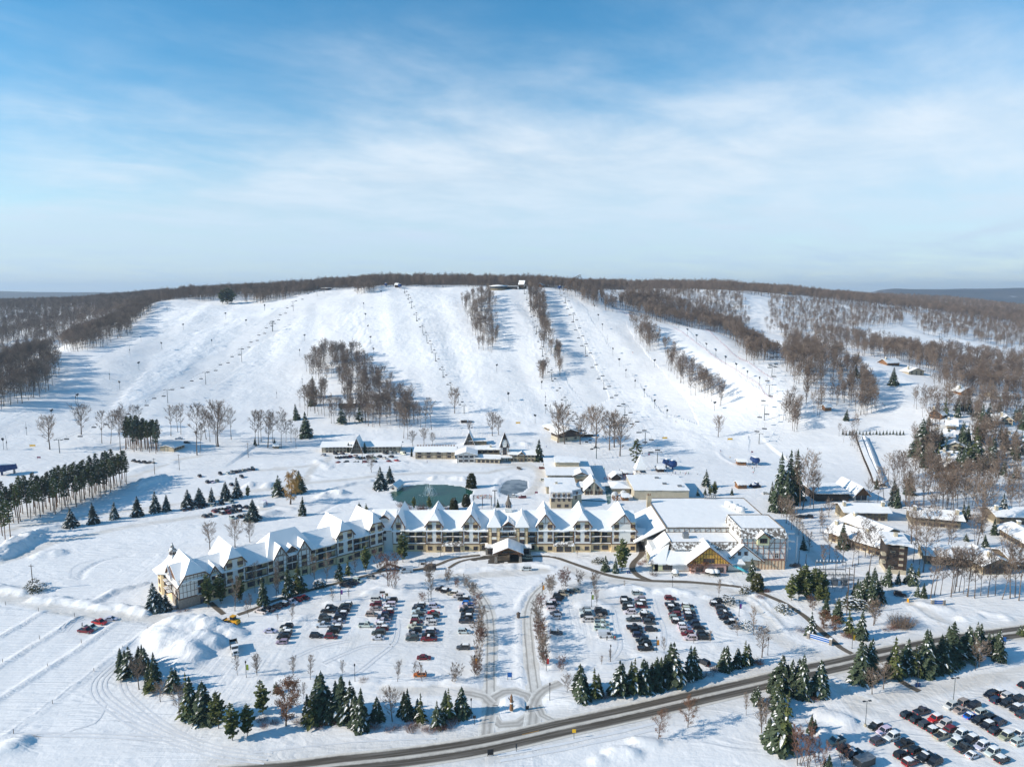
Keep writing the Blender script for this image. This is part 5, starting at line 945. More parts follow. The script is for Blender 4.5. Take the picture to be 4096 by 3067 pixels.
def gable_roof(par, x0, x1, y0, y1, ze, zr, clip=None, zeL=None, zeR=None, back=True, seed=0, snowm='roof_snow', name='roof', fascia=True, snow_t=.4, bare=False):
    """cross roof with its ridge along y, front at y0; clip = height where a hipped front cuts the gable"""
    xm = (x0 + x1) / 2; zl, zr_ = zeL or ze, zeR or ze; o = .5
    sl = (zr - zl) / (xm - x0); sr = (zr - zr_) / (x1 - xm); L = (x0 - o, zl - sl * o); Rr = (x1 + o, zr_ - sr * o)
    yr = y0
    wood, sn = MB(), MB()
    if clip is None:
        for (ex, ez) in (L, Rr):
            q = [(ex, y0 - .7, ez), (ex, y1, ez), (xm, y1, zr), (xm, y0 - .7, zr)] if ex < xm else [(ex, y1, ez), (ex, y0 - .7, ez), (xm, y0 - .7, zr), (xm, y1, zr)]
            slab(wood, q, .18); lump(sn, q, 0, snow_t, seed + int(ex * 7) % 97)
    else:
        xa = x0 + (xm - x0) * (clip - zl) / (zr - zl); xb = x1 - (x1 - xm) * (clip - zr_) / (zr - zr_); yr = y0 + (zr - clip) * .75
        ql = [(L[0], y0 - .7, L[1]), (xa, y0 - .7, clip), (xm, yr, zr), (xm, y1, zr), (L[0], y1, L[1])]; qr = [(Rr[0], y1, Rr[1]), (xm, y1, zr), (xm, yr, zr), (xb, y0 - .7, clip), (Rr[0], y0 - .7, Rr[1])]; qf = [(xa - .3, y0 - .9, clip - .15), (xb + .3, y0 - .9, clip - .15), (xm, yr, zr)]
        for q in (ql, qr, qf): slab(wood, q, .18); slab(sn, [Vector(p) + Vector((0, 0, snow_t)) for p in q], snow_t * .98)
    r = wood.build(name, M['shingle' if bare else 'timber'], par)
    sn.build('snow', M[snowm], r, True)
    if fascia:
        fb = MB()
        for (ex, ez) in (L, Rr):
            t = 1.0 if clip is None else (clip - ez) / (zr - ez); e = Vector((ex, y0 - .74, ez + .02)); p = e.lerp(Vector((xm, y0 - .74, zr + .02)), t); fb.bar(e, p, .1, .42)
        if clip is not None: fb.bar((xa - .3, y0 - .95, clip - .1), (xb + .3, y0 - .95, clip - .1), .1, .4)
        fb.build('fascia', M['timber'], r)
    return r
def window_column(par, tm, pn, x, y, zs, w=2.0, h=1.45, xp=True):
    """a column of windows with crossed cream panels between"""
    for i, z in enumerate(zs):
        window(par, x, y - .04, z, w, h, 3)
        for s in (-1, 1): tm.box(x + s * (w/2 + .14) - .06, x + s * (w/2 + .14) + .06, y - .1, y, z - .15, z + h + .15)
    if xp:
        for a, b in zip(zs[:-1], zs[1:]):
            z0, z1 = a + h + .12, b - .12; pn.box(x - w/2, x + w/2, y - .05, y, z0, z1)
            tm.bar((x - w/2, y - .08, z0), (x + w/2, y - .08, z1), .05, .16, up=(0, 1, 0)); tm.bar((x - w/2, y - .08, z1), (x + w/2, y - .08, z0), .05, .16, up=(0, 1, 0))
            for zz in (z0, z1): tm.box(x - w/2, x + w/2, y - .1, y, zz - .07, zz + .07)
def gable_fan(tm, xm, hw, z0, za, y):
    """curved braces and king post of a half-timbered gable"""
    tm.box(xm - .09, xm + .09, y - .1, y, z0, za - .5); tm.box(xm - hw * .55, xm + hw * .55, y - .1, y, z0 - .09, z0 + .09)
    for s in (-1, 1):
        prev = None
        for k in range(6):
            a = k / 5 * 1.3; p = (xm + s * (hw * .55 * math.sin(a)), y - .06, z0 + (1 - math.cos(a)) * hw * .62)
            if prev: tm.bar(prev, p, .06, .17, up=(0, 1, 0))
            prev = p
def lodge(par, bays, depth=18.0, rz_=16.7):
    F = [(1.0, 1.9), (5.3, 1.5), (8.6, 1.5), (11.9, 1.5)]
    wl, cr, tm, pn = MB(), MB(), MB(), MB(); x0, x1 = bays[0][1], bays[-1][2]
    cr.box(x0 + .01, x1 - .01, .5, depth, 0, 4.0); wl.box(x0 + .01, x1 - .01, 1.3, depth - .01, 4.0, 10.4)
    for bi, b in enumerate(bays):
        kind, a, c = b[:3]; xm = (a + c) / 2; w = c - a; ex = b[3] if len(b) > 3 else {}
        if kind == 'recess':
            cr.box(a, c, 1.25, 1.35, 4.0, 10.4); n = 2 if w > 6 else 1
            for fl in (4.05, 7.35):
                bal = MB(); bal.box(a + .1, c - .1, -.45, 1.3, fl, fl + .22); bal.box(a + .1, c - .1, -.5, -.44, fl - .12, fl + .26); o = bal.build('balcony', M['timber'], par)
                sn = MB(); lump(sn, [(a + .15, -.48, fl + .22), (c - .15, -.48, fl + .22), (c - .15, .2, fl + .22), (a + .15, .2, fl + .22)], 0, .16, bi, 4); sn.build('snow', M['roof_snow'], o, True)
                rl_ = MB(); rl_.box(a + .1, c - .1, -.42, -.38, fl + 1.02, fl + 1.1)
                for q in range(int(w / .5) + 1): rl_.box(a + .1 + q * .5, a + .13 + q * .5, -.41, -.39, fl + .22, fl + 1.05)
                rl_.build('railing', M['darkmetal'], o)
                for i in range(n):
                    x = xm + (i - (n - 1) / 2) * w * .37; window(par, x, 1.2, fl + .28, 2.3, 2.3, 2, name='balcony_door')
                if n == 2: cr.box(xm - .18, xm + .18, -.35, 1.3, fl + .22, fl + 3.1)
                for s in (a + .12, c - .12): tm.box(s - .12, s + .12, -.42, -.2, fl - .1, fl + 3.3)
            if ex.get('awning'):
                aw = MB(); aw.poly([(a, -1.6, 3.5), (c, -1.6, 3.5), (c, .5, 4.9), (a, .5, 4.9)]); cr.box(a + .2, c - .2, -.9, .5, 0, 3.5); s = aw.build('awning', M['shingle'], par); sn = MB(); lump(sn, [(a - .3, -1.7, 3.5), (c + .3, -1.7, 3.5), (c + .3, .4, 4.9), (a - .3, .4, 4.9)], 0, .3, bi); sn.build('snow', M['shingle_snow'] if bi % 2 else M['roof_snow'], s)
                for i in range(n): window(par, xm + (i - .5) * w * .42, -.94, .5, 2.9, 2.2, 4, name='arched_window')
            else:
                for i in range(n): window(par, xm + (i - (n - 1) / 2) * w * .42, .46, F[0][0], 2.7 if n == 2 else 2.0, 1.9, 4)
        elif kind in ('gable', 'jerkin'):
            ze, za = ex.get('ze', 13.0), ex.get('za', 18.4); clip = ex.get('clip', 15.3) if kind == 'jerkin' else None; y = -.6
            zl, zr_ = ex.get('zl', ze), ex.get('zr', ze)
            top = za - .25; mul = MB(); pts = [(a, y, 4.0), (c, y, 4.0), (c, y, zr_)]
            if clip: pts += [(c - (c - xm) * (clip - zr_) / (za - zr_), y, clip), (a + (xm - a) * (clip - zl) / (za - zl), y, clip)]
            else: pts += [(xm, y, top)]
            pts += [(a, y, zl)]; wl.poly(pts); hw = w / 2
            for xx, zz_ in ((a, zl), (c, zr_)): wl.poly([(xx, y, 4.0), (xx, 3, 4.0), (xx, 3, zz_), (xx, y, zz_)])
            cr.box(a, c, y, .6, 0, 4.0); tm.box(a - .03, c + .03, y - .14, y, 3.85, 4.2)
            for xx in (a + .1, c - .1): tm.box(xx - .12, xx + .12, y - .1, y, 4.0, min(zl, zr_))
            cols = ex.get('cols', [-.26, .26] if w > 6 else [0]); zs = [z for z, _ in F[1:] if z < ze - .6]
            if not ex.get('plain'):
                for cx in cols:
                    window_column(par, tm, pn, xm + cx * w, y, zs, 1.9, 1.4)
                    pn.box(xm + cx * w - .95, xm + cx * w + .95, y - .05, y, zs[-1] + 1.5, zs[-1] + 2.6); window(par, xm + cx * w, y - .04, 1.1, 1.8, 1.7, 2)
                if len(cols) == 2:
                    for z in (zs[0] - .2, 7.6, 10.9, ze + .7): 
                        for s in (-1, 1): tm.box(xm + s * w * .45 - w * .05, xm + s * w * .45 + w * .05, y - .08, y, z, z + .12)
            if clip is None: gable_fan(tm, xm, hw, ze + .9, za - .3, y)
            else:
                tm.box(a + (xm - a) * (clip - zl) / (za - zl), c - (c - xm) * (clip - zr_) / (za - zr_), y - .1, y, clip - .5, clip - .2)
                for s in (-1, 1): tm.bar((xm + s * hw * .98, y - .06, ze - .6), (xm + s * hw * .66, y - .06, ze + 1.2), .06, .17, up=(0, 1, 0))
            gable_roof(par, a, c, y, ex.get('y1', depth + .3), ze, za, clip, ex.get('zl'), ex.get('zr'), seed=bi, bare=ex.get('bare', False), snowm='roof_patchy' if bi % 3 != 0 and par.name == 'main_lodge' else 'roof_snow')
        elif kind == 'tower':
            y = -1.4; cr.box(a, c, y, 1.5, 0, 12.6); wl.box(xm - w * .22, xm + w * .22, y - .04, y, 6.6, 7.6); wl.box(xm - w * .22, xm + w * .22, y - .04, y, 9.9, 12.4)
            for z in (3.9, 7.9, 10.6, 12.4): tm.box(a, c, y - .09, y, z, z + .14)
            for xx in (a + .07, xm - w * .22, xm + w * .22, c - .07): tm.box(xx - .07, xx + .07, y - .09, y, 0, 12.5)
            window(par, xm, y - .05, 4.4, w * .40, 1.9, 3, name='arched_window'); window(par, xm, y - .05, 8.1, w * .40, 1.7, 3, name='arched_window')
            for s in (-1, 1): tm.bar((xm + s * w * .22, y - .06, 11.0), (xm + s * w * .48, y - .06, 12.4), .06, .15, up=(0, 1, 0))
            rf, sn = MB(), MB(); e = [(a - .6, y - .7, 12.4), (c + .6, y - .7, 12.4), (c + .6, 3.0, 12.4), (a - .6, 3.0, 12.4)]; ap = (xm, .9, 18.0); bk = (xm, 9, 18.0)
            for q in ([e[0], e[1], ap], [e[1], (c + .6, 9, 12.4), bk, ap], [(a - .6, 9, 12.4), e[0], ap, bk]): slab(rf, q, .15); slab(sn, [Vector(p) + Vector((0, 0, .35)) for p in q], .34)
            o = rf.build('turret_roof', M['shingle'], par); sn.build('snow', M['roof_snow'], o)
        elif kind == 'block':
            y = -.6; wl.box(a, c, y, 3, 4.0, 10.4); cr.box(a, c, y, 1, 0, 4.0); tm.box(a, c, y - .14, y, 3.85, 4.2)
            for gx in ex['gables']:
                g0, g1 = gx - 2.6, gx + 2.6; wl.poly([(g0, y - .5, 4), (g1, y - .5, 4), (g1, y - .5, 11.2), (gx, y - .5, 15.2), (g0, y - .5, 11.2)])
                for xx in (g0, g1): wl.poly([(xx, y - .5, 4), (xx, 3, 4), (xx, 3, 11.2), (xx, y - .5, 11.2)])
                cr.box(g0, g1, y - .5, y, 0, 4.0)
                for xx in (g0 + .1, gx - 1.1, gx + 1.1, g1 - .1): tm.box(xx - .09, xx + .09, y - .6, y - .5, 0, 11.3)
                for z in (3.95, 5.6, 7.3, 9.0, 11.2): tm.box(g0, g1, y - .6, y - .5, z, z + .14)
                gable_fan(tm, gx, 2.7, 11.6, 15, y - .5); window_column(par, tm, pn, gx, y - .5, [1.0, 4.6, 7.6], 1.7, 1.4); gable_roof(par, g0, g1, y - .5, 9, 11.2, 15.4, seed=int(gx))
            hr, hs_ = MB(), MB(); zr2 = 18.6
            for q in ([(a - .4, -.9, 10.3), (c + .4, -.9, 10.3), (c - 5, 8.5, zr2), (a + 5, 8.5, zr2)], [(c + .4, 18, 10.3), (a - .4, 18, 10.3), (a + 5, 8.5, zr2), (c - 5, 8.5, zr2)], [(c + .4, -.9, 10.3), (c + .4, 18, 10.3), (c - 5, 8.5, zr2)], [(a - .4, 18, 10.3), (a - .4, -.9, 10.3), (a + 5, 8.5, zr2)]): slab(hr, q, .2); slab(hs_, [Vector(p) + Vector((0, 0, .42)) for p in q], .41)
            o = hr.build('block_roof', M['timber'], par); hs_.build('snow', M['roof_snow'], o)
            dx = ex['dormer']; wl.box(dx - 2, dx + 2, -.2, 3, 10.6, 12.3); window(par, dx, -.24, 10.8, 3.2, 1.2, 4); gable_roof(par, dx - 2, dx + 2, -.2, 7, 12.3, 14.2, seed=3, name='dormer_roof'); tm.box(dx - 2, dx + 2, -.28, -.2, 12.2, 12.4)
            for fl in (4.1, 7.4):
                bal = MB(); bal.box(dx - 2.2, dx + 2.2, -1.1, y, fl, fl + .2); o = bal.build('balcony', M['timber'], par); rl_ = MB(); rl_.box(dx - 2.2, dx + 2.2, -1.1, -1.06, fl + 1, fl + 1.08); rl_.build('railing', M['darkmetal'], o)
                for s in (-1, 1): window(par, dx + s * 1.1, y - .05, fl + .25, 1.7, 2.2, 2, name='balcony_door')
            for xx in (a + 1.2, c - 1.2): window_column(par, tm, pn, xx, y, [5.3, 8.6], 1.6, 1.4); window(par, xx, y - .04, 1.1, 1.6, 1.6, 2)
    wl.build('wall', M['white'], par); cr.build('base_wall', M['cream'], par); tm.build('timber_framing', M['timber'], par); pn.build('infill_panels', M['cream'], par)
    # main roof: ridge along x
    rf, sn = MB(), MB(); yr = depth / 2; a, c = x0 - .3, x1 + .3
    for q in ([(a, -.9, 10.3), (c, -.9, 10.3), (c, yr, rz_), (a, yr, rz_)], [(c, depth + .9, 10.3), (a, depth + .9, 10.3), (a, yr, rz_), (c, yr, rz_)]):
        slab(rf, q, .2); lump(sn, q, 0, .45, 5, 40)
    for xx in (a + .35, c - .35): rf.poly([(xx, .5, 10.2), (xx, depth, 10.2), (xx, yr, rz_ - .2)])
    o = rf.build('roof', M['timber'], par); sn.build('snow', M['roof_snow'], o, True)

def mainX(z3): return (1560 + z3 * .24864 - 2048) * .11637
HL = empty('main_lodge', (0, 306.6, 0), 0, 'long four-storey half-timbered lodge with snowy cross gables and entrance canopy', 'hotel')
def zb(kind, a, c, **ex): return (kind, mainX(a), mainX(c), ex)
lodge(HL, [zb('gable', 40, 235), zb('recess', 235, 575), zb('jerkin', 575, 845), zb('recess', 845, 1170, awning=True), zb('gable', 1170, 1440), zb('recess', 1440, 1582), zb('tower', 1582, 1770), zb('recess', 1770, 2030), zb('tower', 2030, 2218),
           zb('recess', 2218, 2361), zb('gable', 2361, 2641, bare=True), zb('recess', 2641, 2956, awning=True), zb('jerkin', 2956, 3236), zb('recess', 3236, 3565), zb('gable', 3565, 3965, zr=10.5, cols=[-.30, .36])], 19)
def lodge_extras():
    xm = mainX(1903)
    # dormer over the entrance
    w = MB(); w.box(xm - 3, xm + 3, -.8, 4, 10.4, 12.6); w.build('dormer_wall', M['white'], HL); window(HL, xm, -.84, 10.9, 4.8, 1.3, 6); gable_roof(HL, xm - 3, xm + 3, -.8, 9, 12.6, 15.0, name='dormer_roof')
    s = MB(); s.box(xm - 4.1, xm + 4.1, -1.5, 1.2, 4.0, 7.3); s.box(mainX(1540), mainX(1700), -4.0, 0, 0, 3.6); s.box(mainX(2110), mainX(2260), -4.0, 0, 0, 3.6); s.build('stone_wall', M['stone'], HL)
    ic = MB(); g = random.Random(4)
    for k in range(46):
        x = xm + g.uniform(-4.2, 4.2); l = g.uniform(.5, 1.7); r = .07; ic.lathe([(.0, -l), (r, 0)], 4, (x, -1.0, 10.4))
    o = ic.build('icicles', M['ice_clear'], HL); o['kind'] = 'stuff'
    # snow on the side porches
    for a, c in ((1540, 1712), (2110, 2262)):
        p = MB(); slab(p, [(mainX(a) - .3, -4.4, 3.75), (mainX(c) + .3, -4.4, 3.75), (mainX(c) + .3, 0, 4.0), (mainX(a) - .3, 0, 4.0)], .2); r = p.build('porch_roof', M['timber'], HL); n = MB(); lump(n, [(mainX(a) - .3, -4.4, 3.7), (mainX(c) + .3, -4.4, 3.7), (mainX(c) + .3, -.1, 4.0), (mainX(a) - .3, -.1, 4.0)], 0, .4, 2); n.build('snow', M['roof_snow'], r, True); window(HL, mainX((a + c) / 2), -4.04, .6, 2.6, 2.2, 3, name='arched_window')
    # cupola with spire on the ridge
    c = MB(); c.box(xm - 1.6, xm + 1.6, 8, 11, 16.6, 18.4); c.lathe([(1.2, 18.4), (1.2, 20.2)], 8, (xm, 9.5, 0)); c.lathe([(1.7, 20.1), (.75, 22.0), (.02, 25.2)], 8, (xm, 9.5, 0), 1); c.build('cupola', [M['white'], M['shingle']], HL)
    for k in range(8): a = (k + .5) * math.pi / 4 + math.pi / 8; window(HL, xm + 1.12 * math.cos(a), 9.5 + 1.12 * math.sin(a), 18.6, .6, 1.2, 1, a + math.pi / 2)
    # timber canopy over the drive
    yc0, yc1 = -13.6, -2.0; hw = 6.3
    gable_roof(HL, xm - hw, xm + hw, yc0, yc1, 4.6, 7.2, name='canopy_roof', snow_t=.5)
    t = MB()
    for y in (yc0 + .2, -9.5, -5.5):
        t.bar((xm - hw, y, 4.4), (xm + hw, y, 4.4), .3); 
        for s in (-1, 1):
            t.bar((xm + s * hw, y, 4.5), (xm, y, 7.0), .25); t.bar((xm + s * hw * .55, y, 4.4), (xm + s * hw * .28, y, 6.2), .2); t.bar((xm + s * hw * .95, y, 3.0), (xm + s * hw * .6, y, 4.4), .22)
        t.bar((xm, y, 4.4), (xm, y, 7), .25)
    for s in (-1, 1): t.bar((xm + s * (hw - .7), yc0, 4.3), (xm + s * (hw - .7), yc1, 4.3), .3)
    t.build('timber_truss', M['timber'], HL)
    for s in (-1, 1):
        for y in (yc0 + .9, -5.0):
            p = MB(); p.lathe([(1.0, 0), (.72, 2.6), (.8, 2.6), (.8, 2.8), (.02, 2.8)], 4, (xm + s * (hw - .8), y, 0)); p.bar((xm + s * (hw - .8), y, 2.7), (xm + s * (hw - .8), y, 4.4), .4); p.build('stone_pillar', M['stone'], HL)
    # corner block joining the wing
    w = MB(); w.box(-66, -55.4, 1.0, 18, 0, 10.4); w.build('corner_wall', M['white'], HL); r, n = MB(), MB()
    for q in ([(-68, -.2, 10.3), (-55, -.2, 10.3), (-55, 9.5, 17.2), (-66, 9.5, 17.2)], [(-55, 19, 10.3), (-72, 19, 10.3), (-66, 9.5, 17.2), (-55, 9.5, 17.2)], [(-72, 19, 10.3), (-68, -.2, 10.3), (-66, 9.5, 17.2)]): slab(r, q, .2); slab(n, [Vector(p) + Vector((0, 0, .45)) for p in q], .44)
    o = r.build('corner_roof', M['timber'], HL); n.build('snow', M['roof_snow'], o); d = MB(); d.box(-62, -58, 3, 8, 12.5, 15.2); d.build('dormer_wall', M['white'], HL); gable_roof(HL, -62, -58, 3, 9, 15.2, 17, name='dormer_roof', snow_t=.25)
    for z in (5.3, 8.6): window(HL, -60, .95, z, 2.0, 1.5, 3)
M['ice_clear'] = mat('icicle_ice', (.8, .84, .88), .15, .03)
lodge_extras()
HW = empty('lodge_wing', (-127.3, 248.1, 0), R(40.9), 'angled half-timbered lodge wing in shade with stone base and round corner turret', 'hotel')
lodge(HW, [('jerkin', -.2, 11.0, dict(zl=9.3, ze=11.2, za=17.2, clip=13.0, y1=17.5, plain=True)), ('gable', 11.2, 15.2, dict(ze=10.6, za=14.0, y1=8)), ('recess', 15.2, 17.3), ('jerkin', 17.0, 25.2, dict(za=18.8, y1=17.8)), ('recess', 24.7, 34.3), ('block', 34.3, 55.3, dict(gables=(39.6, 49.8), dormer=44.7, hip=1)),
           ('recess', 55.3, 65.4), ('jerkin', 65.2, 73.6, dict(za=18.8, y1=17.8)), ('recess', 73.2, 81.6), ('jerkin', 81.6, 88.6, dict(za=18.8, y1=17.8))], 17, 15.0)
def wing_extras():
    t = MB(); y = -.6
    for z in (6.3, 8.9, 11.4): t.box(0, 11, y - .09, y, z, z + .13)
    for k in range(1, 8): t.box(k * 1.38 - .07, k * 1.38 + .07, y - .09, y, 4, 12.8 if 1 < k < 7 else 10.6)
    t.box(-.34, -.2, -.7, 17.2, 3.85, 4.2)
    for k in range(9): t.box(-.3, -.2, .2 + k * 2.0, .36 + k * 2.0, 4.2, 10.0 + (1.5 if 3 < k < 8 else 0))
    t.box(-.3, -.2, -.6, 17, 7.2, 7.35); t.build('timber_grid', M['timber'], HW)
    s = MB(); s.box(-.45, 8.2, y - .12, y + .3, 0, 3.8); s.box(-.45, -.15, y, 8, 0, 3.8); s.build('stone_base', M['stone'], HW)
    w = MB(); w.box(-.2, .2, -.6, 17, 4, 9.2); w.poly([(-.2, 7.5, 4), (-.2, 15, 4), (-.2, 15, 10.2), (-.2, 11.2, 13.8), (-.2, 7.5, 10.2)]); w.build('end_wall', M['white'], HW)
    # gable of the end wall
    rf, sn = MB(), MB()
    for q in ([(-1.0, 6.9, 9.6), (-1.0, 11.2, 13.9), (5, 11.2, 13.9), (5, 6.9, 9.6)], [(-1.0, 11.2, 13.9), (-1.0, 15.5, 9.6), (5, 15.5, 9.6), (5, 11.2, 13.9)]): slab(rf, q, .18); slab(sn, [Vector(p) + Vector((0, 0, .36)) for p in q], .35)
    o = rf.build('end_gable_roof', M['timber'], HW); sn.build('snow', M['roof_snow'], o)
    for fl in (4.1, 7.3):
        for yy in (9.3, 13.2):
            b = MB(); b.box(-1.9, -.2, yy - 1.5, yy + 1.5, fl, fl + .2); b.box(-1.9, -1.85, yy - 1.5, yy + 1.5, fl + 1, fl + 1.08); b.box(-1.95, -.2, yy - 1.5, yy - 1.45, fl + 1, fl + 1.08); q = b.build('balcony', M['timber'], HW); n = MB(); n.box(-1.85, -.3, yy - 1.45, yy + 1.45, fl + .2, fl + .4); n.build('snow', M['roof_snow'], q); window(HW, -.26, yy, fl + .3, 1.8, 2.1, 2, -math.pi / 2, name='balcony_door')
    for fl in (4.15, 7.3):
        b = MB(); b.box(6.2, 9.6, -2.0, y, fl, fl + .2); b.box(6.2, 9.6, -2.0, -1.95, fl + 1, fl + 1.08); q = b.build('balcony', M['timber'], HW); n = MB(); n.box(6.25, 9.55, -1.9, y, fl + .2, fl + .38); n.build('snow', M['roof_snow'], q); window(HW, 8, y - .05, fl + .3, 2.0, 2.1, 2, name='balcony_door')
    window(HW, 8.6, y - .14, .3, 2.4, 2.4, 2, name='balcony_door'); window(HW, -.48, 3, 1.2, 1.4, 1.6, 2, -math.pi / 2); window(HW, -.26, 2.5, 5.0, 1.4, 1.6, 2, -math.pi / 2); window(HW, -.26, 2.5, 7.8, 1.4, 1.2, 2, -math.pi / 2)
    # turret
    cx, cy = 3.6, 20.0; w = MB(); w.lathe([(6.0, 0), (6.0, 9.6)], 8, (cx, cy, 0)); w.build('turret_wall', M['cream'], HW)
    r = MB(); r.lathe([(7.6, 9.3), (3.4, 12.0), (1.2, 14.8)], 8, (cx, cy, 0)); o = r.build('turret_roof', M['timber'], HW); r = MB(); r.lathe([(7.7, 9.35), (7.6, 9.75), (3.4, 12.45), (1.2, 15.2)], 8, (cx, cy, 0)); r.build('snow', M['roof_snow'], o)
    c = MB(); c.lathe([(1.25, 14.6), (1.25, 16.6)], 8, (cx, cy, 0)); c.lathe([(1.75, 16.5), (.8, 17.9), (.02, 20.2)], 8, (cx, cy, 0), 1); c.build('lantern', [M['white'], M['shingle_snow']], HW)
    for k in range(8): a = (k + .5) * math.pi / 4 + math.pi / 8; window(HW, cx + 1.17 * math.cos(a), cy + 1.17 * math.sin(a), 15.2, .6, 1.0, 1, a + math.pi / 2)
    for k in (3, 4, 5):
        a = (k + .5) * math.pi / 4 + math.pi / 8
        for fl in (1.0, 4.4, 7.4): window(HW, cx + 5.6 * math.cos(a), cy + 5.6 * math.sin(a), fl, 1.8, 1.7, 2, a + math.pi / 2)
wing_extras()

# ------------------------------------------------------------------ large hall east of the lodge
HC = empty('convention_hall', (0, 0, 0), 0, 'large flat-roofed half-timbered hall with yellow gable and shingle mansard', 'hall')
M['paleyellow'] = mat('pale_green_stucco', (.58, .58, .36), .9, .05); M['ochre'] = mat('ochre_stucco', (.74, .42, .09), .9, .06); M['paleblue'] = mat('pale_blue_stucco', (.55, .66, .72), .9, .05); M['pink'] = mat('pink_stucco', (.66, .42, .36), .9, .06); M['peach'] = mat('peach_stucco', (.70, .54, .36), .9, .05); M['redtimber'] = mat('red_brown_timber', (.30, .12, .06), .8, .2)
M['turq'] = mat('turquoise_slide', (.10, .50, .58), .35, .1)
def hall():
    w = MB(); w.box(71, 121, 302.2, 346, 0, 13.4); w.box(70.4, 99.8, 289.2, 302, 0, 8.6); w.box(99.8, 119.6, 286.0, 307, 4.2, 14.4); w.box(63.9, 100, 283.6, 290, .6, 3.9); w.box(62.5, 70.2, 293, 335, 0, 7.0); w.build('wall', M['white'], HC)
    c = MB(); c.box(99.85, 119.55, 285.95, 306.9, 0, 4.2); c.build('base_wall', M['peach'], HC); s = MB(); s.box(63.7, 100.2, 283.4, 289, 0, .6); s.build('stone_plinth', M['stone'], HC)
    # flat roofs with parapets
    for a, b, y0, y1, z, nm in ((71, 121, 302.2, 346, 13.4, 'a'), (70.4, 99.7, 289.4, 302.1, 10.8, 'b'), (100.6, 119.0, 288.6, 307, 17.4, 'c')):
        p = MB(); t = .35
        for q in ((a - t, b + t, y0 - t, y0), (a - t, b + t, y1, y1 + t), (a - t, a, y0, y1), (b, b + t, y0, y1)): p.box(*q, z - .5, z + (.5 if not (nm == 'a' and q[2] < y0) else .1))
        o = p.build('parapet', M['shingle'], HC); f = MB(); f.box(a, b, y0, y1, z - .4, z); f.build('flat_roof', M['white'], HC); n = MB(); lump(n, [(a, y0, z - .1), (b, y0, z - .1), (b, y1, z - .1), (a, y1, z - .1)], 0, .35, 9, 24); n.build('snow', M['roof_snow'], o, True)
    # mansards
    m = MB(); m.poly([(99.3, 285.2, 14.3), (120.1, 285.2, 14.3), (119.4, 288.3, 17.9), (100.2, 288.3, 17.9)]); m.poly([(99.3, 307.4, 14.3), (99.3, 285.2, 14.3), (100.2, 288.3, 17.9), (100.2, 307.4, 17.9)]); m.poly([(120.1, 285.2, 14.3), (120.1, 307.4, 14.3), (119.4, 307.4, 17.9), (119.4, 288.3, 17.9)]); m.poly([(99.3, 285.2, 14.3), (99.3, 307.4, 14.3), (120.1, 307.4, 14.3), (120.1, 285.2, 14.3)])
    m.build('mansard', M['shingle_snow'], HC)
    m = MB(); m.poly([(70.0, 287.9, 8.3), (99.7, 287.9, 8.3), (99.7, 289.0, 11.2), (70.0, 289.0, 11.2)]); m.poly([(70.0, 289.3, 8.3), (99.7, 289.3, 8.3), (99.7, 287.9, 8.3), (70.0, 287.9, 8.3)]); m.build('mansard', M['shingle_snow'], HC)
    # front lean-to roof and yellow gable
    rf, sn = MB(), MB(); q = [(63.2, 282.6, 3.7), (101.0, 282.6, 3.7), (98.0, 289.3, 7.2), (66, 289.3, 7.2)]; slab(rf, q, .2); lump(sn, q, 0, .45, 3, 20); o = rf.build('front_roof', M['timber'], HC); sn.build('snow', M['roof_snow'], o, True)
    gx = (2560 + 870 * .2803 - 2048) / FPX * 306.5; y = 281.6; hw = 9.2; g = MB(); g.poly([(gx - hw, y, 4.4), (gx + hw, y, 4.4), (gx, y, 11.6)]); g.build('gable_wall', M['ochre'], HC); p = MB(); p.box(gx - 7.6, gx + 7.6, y, 284, 0, 4.4); p.build('porch_wall', M['pink'], HC); gable_roof(HC, gx - hw, gx + hw, y, 292, 4.5, 11.9, seed=4, name='gable_roof', snow_t=.6)
    t = MB(); 
    for k in range(-7, 8): x = gx + k * 1.2; t.box(x - .08, x + .08, y - .09, y, 4.4, 4.4 + (hw - abs(k * 1.2)) / hw * 7.0)
    for z in (6.6, 8.6): h_ = hw * (1 - (z - 4.4) / 7.2); t.box(gx - h_, gx + h_, y - .1, y, z, z + .16)
    for s in (-1, 1): t.bar((gx + s * 1, y - .06, 8.7), (gx + s * 3.4, y - .06, 6.7), .06, .17, up=(0, 1, 0)); t.bar((gx + s * 3.2, y - .06, 6.6), (gx + s * 6.4, y - .06, 4.5), .06, .17, up=(0, 1, 0))
    t.build('timber_framing', M['timber'], HC); window(HC, gx, y - .04, 4.8, 4.4, 1.7, 4); st = MB()
    for k in range(34): st.box(gx - 8.6 + k * .52, gx - 8.4 + k * .52, y - .08, y - .01, 3.4, 4.3)
    st.build('batten_strip', M['redtimber'], HC); window(HC, gx - 4, y - .04, .8, 3, 2, 3); window(HC, gx + 5, y - .04, .8, 2.6, 2, 3); window(HC, 67.5, 283.5, 1.0, 4.0, 2.0, 4); window(HC, 93, 283.5, .4, 1.4, 2.4, 1, name='door'); window(HC, 66, 283.5, 1, .1, .1, 1)
    # half-timbering of the tall block
    t = MB(); y = 285.95
    for x in np.linspace(100.2, 119.3, 9): t.box(x - .1, x + .1, y - .12, y - .02, 4.6, 14.2)
    for x in np.linspace(107.8, 119.3, 9): t.box(x - .09, x + .09, y - .1, y - .02, 0, 4.2)
    for z in (4.6, 7.2, 9.6, 12.0, 14.1): t.box(99.9, 119.5, y - .11, y - .02, z, z + .16)
